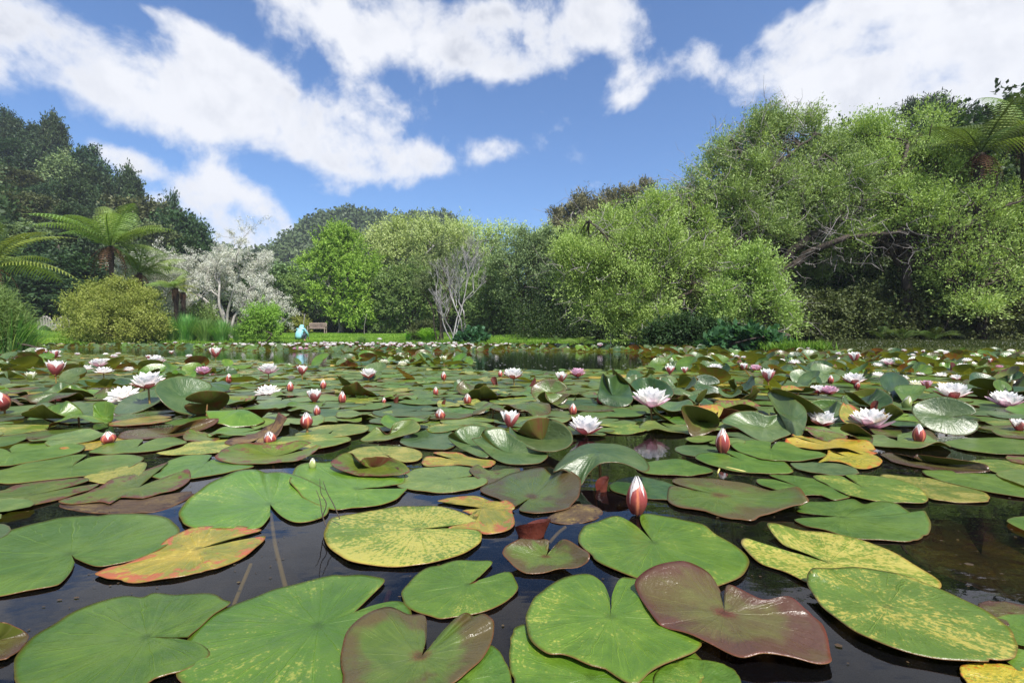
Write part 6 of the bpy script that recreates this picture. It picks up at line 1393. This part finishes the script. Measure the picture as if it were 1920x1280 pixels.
def front_ok(X, Y):
    px, py = 960 + F * X / Y, YH + F * H0 / Y
    return py > np.interp(px, fx, fy) + 2.5 * math.sin(px * .05) * (YH + 60 - py > 0), px, py
def isl(px, py): return ((px - 752) / 135) ** 2 + ((py - 681) / 12.5) ** 2 < 1 + .2 * math.sin(px * .09) or ((px - 1280) / 72) ** 2 + ((py - 665) / 13) ** 2 < 1
tries = 0
for band, ntry, lim in (((.45, 2.2), 9000, .66), ((2.2, 5.6), 22000, .60), ((5.6, 14.0), 42000, .62)):
    for _ in range(ntry):
        Y = math.sqrt(rg.uniform(band[0] ** 2, band[1] ** 2)); X = rg.uniform(-1, 1) * (Y * 1.30 + 1.3)
        ok, px, py = front_ok(X, Y)
        il = False
        if Y > 4.9 and not ok: il = isl(px, py); ok = il
        if not ok: continue
        if py > 812 and Y < 1.7 and -60 < px < 1980 and not (py < 850 and abs(px - 960) > 350): continue
        if 190 <= px <= 440 and 792 < py < 845 or 1690 < px < 1800 and 826 < py < 862: continue      # open water by the buds
        if sdist(np.array([X]), np.array([Y]))[0] > -.15: continue
        R = rg.uniform(.085, .14) if Y < 6 else rg.uniform(.09, .14)
        if try_place(X, Y, R, grid, lim * (.9 if il else 1)): pads.append((X, Y, R, px, py, il))
for _ in range(9000):
    Y = rg.uniform(5.2, 12.5); X = rg.uniform(-.4, .45) * Y; px, py = 960 + F * X / Y, YH + F * H0 / Y
    if isl(px, py) and try_place(X, Y, rg.uniform(.08, .13), grid, .40): pads.append((X, Y, rg.uniform(.09, .14), px, py, True))
pads.sort(key=lambda p: p[1])
far = []
grid2 = {}
for _ in range(26000):
    Y = 13 + 18 * rg.uniform(0, 1) ** 1.0; X = rg.uniform(-1.1, .42) * Y
    px, py = 960 + F * X / Y, YH + F * H0 / Y
    if py > np.interp(px, bx_, by_) + 1.2 * math.sin(px * .07) + .7 * math.sin(px * .19): continue
    if sdist(np.array([X]), np.array([Y]))[0] > -.12: continue
    R = rg.uniform(.10, .16)
    if try_place(X, Y, R, grid2, .66, .3): far.append((X, Y, R, px, py, False))
def pick(px, py, Y, il, r):
    up = .22 if py > 790 else .34 if py > 740 else .30
    if (px < 470 or px > 1230) and py < 800: up += .30
    if py < 700: up += .12
    if 430 < px < 1230 and 690 < py < 745: up = 0 if py < 712 else .18
    if 100 < px < 600 and py < 700: up = 0 if py < 688 else .12
    if il or Y > 12.5: up = .72 if px > 1100 or Y > 12.5 else .38
    if r.random() < up: kind = r.choice(['cup', 'cup', 'wing', 'wing', 'fold', 'dome', 'stand', 'stand'])
    else: kind = r.choice(['flat', 'flat', 'flat', 'wavy'])
    if kind in ('flat', 'wavy'): mt = r.choice(['green'] * 5 + ['light'] * 6 + ['bright'] * 2 + ['speck'] * 3 + ['yellow'] * 2 + ['mottled', 'bronze', 'sage', 'sage', 'gold'])
    else: mt = r.choice(['sage'] * 7 + ['dark'] * 4 + ['green'] * 4 + ['bronze'] * 3 + ['bright', 'mottled'])
    if py > 690 and r.random() < .03: mt = r.choice(['orange', 'brown', 'gold'])
    return kind, mt
prr = random.Random(12); used = set(t_[5] for t_ in TR); n_ind = 300 - len(TR); ni = 0
stuff = []
for idx, (X, Y, R, px, py, il) in enumerate(pads + far):
    kind, mt = pick(px, py, Y, il, prr)
    hw = R * F / Y
    if Y < 1.7 and (px < 120 or px > 1800): kind = 'flat'
    if kind not in ('flat', 'wavy'):
        topy = py - .10 * F / Y
        for (x, yb, wp, FX, FD, zb) in NEARF:
            if Y < FD + .03 and abs(px - x) < hw * .85 + wp * .4 and topy < yb - 2:
                kind = 'flat'; break
    a = prr.uniform(0, 6.28); z = prr.uniform(.0, .007) + (.006 if kind in ('cup', 'wing', 'fold') else 0)
    if il: z += prr.uniform(0, .05 if px > 1100 else .012)
    v_ = prr.randint(0, 2)
    if ni < n_ind and -15 < px < 1935 and Y < 13:
        ni += 1
        me, O, hb = hi_mesh(kind, v_, mt)
        s = R / .12
        o = obj('lily_pad', me, None, (X, Y, z), (prr.uniform(-.03, .03), prr.uniform(-.03, .03), a), (s, s, s))
        if kind in ('dome', 'stand', 'cup'):
            mb_ = obj('stalk', stem_me, o, (hb[0], hb[1], hb[2] - .014))
        ld = sorted(LAND, key=lambda l: (l[0] - px) ** 2 + (2.2 * (l[1] - py)) ** 2)
        def rel(l):
            dx, dy = px - l[0], (py - l[1]) * 2.2
            if abs(dx) > abs(dy): return 'right of' if dx > 0 else 'left of'
            return 'in front of' if dy > 0 else 'behind'
        lk = f"{WORDS[mt]} {KW[kind]}"
        cands = [f"{lk} {rel(l)} {l[2]}" for l in ld[:2]]
        if mt in ('yellow', 'orange', 'gold'): cands = cands
        cands += [f"{lk} between {ld[0][2]} and {ld[1][2]}", f"{lk} farther off {rel(ld[1])} {ld[1][2]}", f"small {lk} {rel(ld[0])} {ld[0][2]}", f"{lk} some way {rel(ld[2])} {ld[2][2]}", f"{lk} well {rel(ld[3])} {ld[3][2]}", f"{lk} well {rel(ld[4])} {ld[4][2]}"]
        lb = next((c for c in cands if c not in used and len(c.split()) <= 16), cands[0]); used.add(lb)
        tag(o, lb, 'lily pad', 'lily pads of the middle field')
    else:
        stuff.append((kind, v_, mt, X, Y, z, a, R))
mats = list(PM.keys()); acc = [[], [], [], [], [], []]; nv = 0
lowc = {}
for kind, v_, mt, X, Y, z, a, R in stuff:
    lod = 0 if Y < 8 else 1
    if (kind, v_, lod) not in lowc:
        r = np.random.default_rng(v_ * 7 + KINDS_.index(kind) * 31 + 5)
        hub, O = pad_outline(kind, .12, r, 26 if lod == 0 else 14)
        lowc[kind, v_, lod] = pad_arrays(hub, O, True, rings=5 if lod == 0 else 3, pw=PW[kind], sheet=True, wr=.001)
    V, q, tr_, UV = lowc[kind, v_, lod]
    s = R / .12; c, sn = math.cos(a), math.sin(a)
    V2 = np.stack([(V[:, 0] * c - V[:, 1] * sn) * s + X, (V[:, 0] * sn + V[:, 1] * c) * s + Y, V[:, 2] * s + z], 1)
    acc[0].append(V2); acc[1].append(q + nv); acc[2].append(tr_ + nv); acc[3].append(UV); acc[4].append(np.full(len(V), prr.random())); acc[5].append((len(q), len(tr_), mats.index(mt))); nv += len(V)
mi_q = np.concatenate([np.full(a, m) for a, b, m in acc[5]]); mi_t = np.concatenate([np.full(b, m) for a, b, m in acc[5]])
tag(obj('distant_lily_pads', mesh('distant_lily_pads', np.concatenate(acc[0]), [np.concatenate(acc[1]), np.concatenate(acc[2])], [PM[k] for k in mats], [mi_q, mi_t], True, np.concatenate(acc[3]), np.concatenate(acc[4]))), 'countless lily pads reaching to the far bank', 'lily pads', kind='stuff')
# ------------------------------------------------------------------ far flowers
fr = random.Random(31); nf = 0
def far_flower(X, Y, z, w, kind, col, lb, grp):
    o = obj('water_lily', FP[kind, fr.randint(0, 1), col][3], None, (X, Y, z), (fr.uniform(-.2, .3), 0, fr.uniform(0, 6.28)), (w, w, w)); tag(o, lb, 'water lily', grp)
for (x, yb, lb) in [(553, 657, 'left one of three pink lilies by the person in blue'), (563, 657, 'middle one of three pink lilies by the person in blue'), (574, 657, 'right, deepest pink of three lilies by the person in blue'), (698, 655, 'single pink lily in the dense white drift of the far band')]:
    p = P(x, yb + .8, .01); far_flower(p[0], p[1], .04, .15, 'open', 'pink', lb, 'pink lilies of the far band')
tot_n = 0
while tot_n < 190:
    px = fr.choice([fr.uniform(470, 860), fr.uniform(600, 880), fr.uniform(250, 1200)]); Y = fr.uniform(13.6, 28)
    X = (px - 960) * Y / F; py = YH + F * H0 / Y
    if py > np.interp(px, bx_, by_) or sdist(np.array([X]), np.array([Y]))[0] > -.3: continue
    where = 'left of the person in blue' if px < 555 else 'below the wooden bench' if px < 640 else 'below the open lawn' if px < 740 else 'below the round strap-leaved clump' if px < 830 else 'below the bare silver tree' if px < 900 else 'before the shaded right bank'
    dp = 'at the front of the far band' if Y < 17 else 'amid the far band' if Y < 22 else 'back in the far band'
    kd = fr.choice(['open', 'open', 'flat', 'cup']); 
    far_flower(X, Y, fr.uniform(.05, .15), fr.uniform(.15, .21) * (.8 if kd == 'cup' else 1), kd, 'white', f"{dict(open='open', flat='flat', cup='half-open')[kd]} white lily {dp}, {where}", 'white lilies of the far band'); tot_n += 1
tot_n = 0
while tot_n < 38:
    px = fr.choice([fr.uniform(1320, 1920), fr.uniform(1320, 1920), fr.uniform(0, 420)]); Y = fr.uniform(5.5, 10)
    X = (px - 960) * Y / F; py = YH + F * H0 / Y
    if py < np.interp(px, fx, fy) + 2 or sdist(np.array([X]), np.array([Y]))[0] > -.4: continue
    side = 'in the left field near the bushes' if px < 430 else 'in the right field under the hanging willow' if px < 1520 else 'in the right field before the bank ferns' if px < 1720 else 'in the right field near the frame edge'
    kd = fr.choice(['flat', 'cup', 'open']); cl_ = 'white'
    far_flower(X, Y, fr.uniform(.05, .12), fr.uniform(.07, .11), kd, cl_, f"tiny {dict(open='open', flat='flat', cup='half-open')[kd]} white lily {'nearer' if Y < 7.5 else 'far back'} {side}", 'small far lilies of the near field'); tot_n += 1
# ------------------------------------------------------------------ stalks under the surface, a sprig, bits afloat
def ustem(pts, rad, lb, mt=None):
    q = [P(x, y, 0) * (1, 1, 0) + (0, 0, z) for x, y, z in pts]; mb = MB(); mb.tube(spline(np.array(q), False, 5), rad, 7)
    tag(mb.obj('leaf_stalk', mt or myst), lb, 'leaf stalk', 'pad stalks just under the surface')
for n_, (x, y, s_, rz, lb) in enumerate([(1590, 985, .30, .3, 'brown drowned leaf under the dark water right of the wavy-rimmed pad'), (1840, 1010, .34, .9, 'long brown drowned leaf near the right frame edge'), (1330, 925, .16, 1.2, 'dim drowned leaf behind the round pad'), (320, 960, .2, .4, 'dim drowned leaf left of the starburst pad')]):
    r = np.random.default_rng(n_); hub, O = pad_outline('wavy', .12, r, 40); p = P(x, y, 0)
    tag(obj('drowned_leaf', pad_mesh('drowned_leaf', hub, O, True, 'brown', seed=n_), None, (p[0], p[1], -.03), (.05, .03, rz), (s_ / .24, s_ / .3, 1)), lb, 'drowned leaf')
ustem([(508, 960, -.004), (515, 1010, -.006), (527, 1060, -.006), (538, 1095, -.012)], .0034, 'yellow stalk under the water below the starburst pad')
ustem([(470, 1040, -.015), (445, 1090, -.02), (425, 1125, -.03)], .003, 'faint stalk under the water left of the yellow stalk')
ustem([(1345, 892, -.004), (1352, 878, .002), (1385, 884, .004), (1420, 888, -.004)], .0022, 'bent yellow stalk behind the olive pad')
ustem([(1060, 985, -.003), (1046, 995, -.004), (1030, 1006, -.01)], .003, 'short yellow stalk right of the red scroll leaf')
ustem([(730, 1095, -.01), (722, 1110, -.02), (735, 1130, -.03)], .004, 'red stalk under the water between bright pads', mu_red)
mb = MB(); b0 = P(614, 992, 0); r = np.random.default_rng(3)
for (pts) in [[(614, 992, 0), (604, 968, .012), (598, 938, .03), (590, 920, .045)], [(604, 968, .012), (611, 945, .032), (600, 925, .05), (597, 898, .07)], [(637, 972, 0), (624, 945, .02), (612, 925, .035), (603, 903, .055)]]:
    D = b0[1]; q = [np.array(((x - 960) * D / F, D + .002 * i, max(z, H0 - (y - YH) * D / F))) for i, (x, y, z) in enumerate(pts)]
    mb.tube(spline(np.array(q), False, 4), np.linspace(.0012, .0005, (len(q) - 1) * 4 + 1), 5)
tag(mb.obj('sprig', M['bark']), 'thin dry sprig standing beside the starburst pad', 'twig')
r = np.random.default_rng(18); n = 1500; Y = r.uniform(.5, 3.2, n); X = r.uniform(-1.1, 1.1, n) * Y; s = r.uniform(.0006, .0022, n) * (1 + 2.5 * (r.uniform(0, 1, n) > .96)); th = np.arange(5) * 1.2566; a0_ = r.uniform(0, 6, n)
V = np.stack([X[:, None] + np.cos(th + 0) * (s * np.abs(np.cos(a0_)) + .0005)[:, None] * 1.5, Y[:, None] + np.sin(th) * s[:, None], np.full((n, 5), .0012)], -1).reshape(-1, 3)
tag(obj('floating_debris', mesh('floating_debris', V, [np.arange(len(V)).reshape(-1, 5)], PM['brown'], uv=np.zeros((len(V), 2)), rnd=np.repeat(r.uniform(0, 1, n), 5))), 'specks of plant debris floating between the near pads', 'debris', kind='stuff')
r = np.random.default_rng(8); n = 700; Y = 4.9 + 22 * r.uniform(0, 1, n) ** 1.6; X = r.uniform(-.5, .35, n) * Y; k = (YH + F * H0 / Y < np.interp(960 + F * X / Y, fx, fy)) & (sdist(X, Y) < -.3); X, Y = X[k], Y[k]
s = r.uniform(.004, .012, len(X)); th = np.arange(5) * 1.2566
V = np.stack([X[:, None] + np.cos(th) * s[:, None] * 1.6, Y[:, None] + np.sin(th) * s[:, None], np.full((len(X), 5), .002)], -1).reshape(-1, 3)
tag(obj('floating_petals', mesh('floating_petals', V, [np.arange(len(V)).reshape(-1, 5)], M['daisy'])), 'tiny pale flecks drifting on the open water', 'flecks', kind='stuff')
# ------------------------------------------------------------------ the crouching person
def skin_obj(name, verts, edges, radii, mat, parent, sub=2):
    me = bpy.data.meshes.new(name); me.from_pydata([tuple(v) for v in verts], edges, [])
    o = obj(name, me, parent); me.materials.append(mat)
    md = o.modifiers.new('skin', 'SKIN'); md.use_smooth_shade = True
    for i, r_ in enumerate(radii):
        me.skin_vertices[0].data[i].radius = (r_, r_) if np.isscalar(r_) else r_
    me.skin_vertices[0].data[0].use_root = True
    s = o.modifiers.new('sub', 'SUBSURF'); s.levels = s.render_levels = sub
    return o
def person():
    D = 31.0; x = (563 - 960) * D / F; g = gz(x, D)
    root = empty('person', (x, D, g), RAD(172)); tag(root, 'person in a pale blue hooded jacket crouching with back turned at the pond edge', 'person')
    # crouching, facing the water (towards -Y), head bowed, arms hanging outside the knees
    B = [(0, .12, .28), (0, .08, .42), (0, .0, .56), (0, -.08, .66), (0, -.13, .72), (0, -.19, .78), (0, -.22, .83)]
    R_ = [(.15, .12), (.15, .11), (.16, .11), (.13, .09), (.05, .05), (.075, .085), (.07, .075)]
    E = [(0, 1), (1, 2), (2, 3), (3, 4), (4, 5), (5, 6)]
    for s in (-1, 1):
        k = len(B); B += [(s * .10, .08, .26), (s * .17, -.28, .44), (s * .16, -.10, .07), (s * .16, -.24, .035)]; R_ += [.09, .065, .045, .035]; E += [(0, k), (k, k + 1), (k + 1, k + 2), (k + 2, k + 3)]
        k = len(B); B += [(s * .19, -.06, .63), (s * .25, -.20, .42), (s * .20, -.40, .24), (s * .19, -.44, .20)]; R_ += [.055, .04, .028, .026]; E += [(3, k), (k, k + 1), (k + 1, k + 2), (k + 2, k + 3)]
        for q, (dx, ln) in enumerate(((-.03, .05), (-.012, .062), (.006, .065), (.024, .058), (.04, .035))):
            k2 = len(B); hb = np.array((s * .19 + dx, -.45, .185)); B += [tuple(hb), tuple(hb + (0, -.02, -ln * .5)), tuple(hb + (0, -.015, -ln))]; R_ += [.009, .008, .007]; E += [(k + 3, k2), (k2, k2 + 1), (k2 + 1, k2 + 2)]
    body = skin_obj('body', B, E, R_, M['skin'], root, 1)
    J = [(0, .16, .12), (0, .12, .40), (0, .0, .57), (0, -.08, .67)]; JR = [(.21, .13), (.20, .15), (.19, .14), (.13, .11)]; JE = [(0, 1), (1, 2), (2, 3)]
    for s in (-1, 1):
        k = len(J); J += [(s * .18, -.06, .64), (s * .26, -.20, .42), (s * .215, -.37, .26)]; JR += [.075, .058, .045]; JE += [(3, k), (k, k + 1), (k + 1, k + 2)]
    skin_obj('jacket', J, JE, JR, M['jacket'], root, 2)
    skin_obj('hood', [(0, -.03, .62), (0, -.10, .70), (0, -.16, .79), (0, -.19, .86)], [(0, 1), (1, 2), (2, 3)], [.13, .125, .12, .10], M['jacket'], root, 2)
    T_ = [(0, .13, .26)]; TR = [.14]; TE = []
    for s in (-1, 1):
        k = len(T_); T_ += [(s * .11, .06, .27), (s * .175, -.28, .445), (s * .165, -.11, .11)]; TR += [.105, .08, .06]; TE += [(0, k), (k, k + 1), (k + 1, k + 2)]
    skin_obj('trousers', T_, TE, TR, M['trousers'], root, 2)
person()

for o in list(scene.objects):
    if o.name == 'person': o.scale = (1.25, 1.25, 1.25)
# labels that would still be shared are told apart by order across the view
from collections import defaultdict
dd = defaultdict(list)
for o in scene.objects:
    if o.parent is None and o.get('category') == 'tree': dd[o['label']].append(o)
ORD = ['leftmost', 'second', 'third', 'fourth', 'fifth']
for lb, os_ in dd.items():
    if len(os_) > 1:
        os_.sort(key=lambda o: o.location.x / o.location.y)
        for k, o in enumerate(os_):
            o['label'] = lb + (', leftmost' if k == 0 else ', rightmost' if k == len(os_) - 1 else f', {ORD[min(k, 4)]} from the left')

# thin air between the trees and the far hills
m, t, out = new_mat('haze')
pv = t.n('ShaderNodeVolumePrincipled', ins={'Color': (.80, .88, 1.0), 'Density': .0006, 'Anisotropy': .2}); t.link(pv.outputs[0], out.inputs['Volume']); m.cycles.homogeneous_volume = True if hasattr(m.cycles, 'homogeneous_volume') else None
mb = MB(); mb.box((0, 65, 32), (860, 750, 78)); tag(mb.obj('haze', m, smooth=False), 'thin pale blue air softening the far hills', 'haze', kind='stuff')
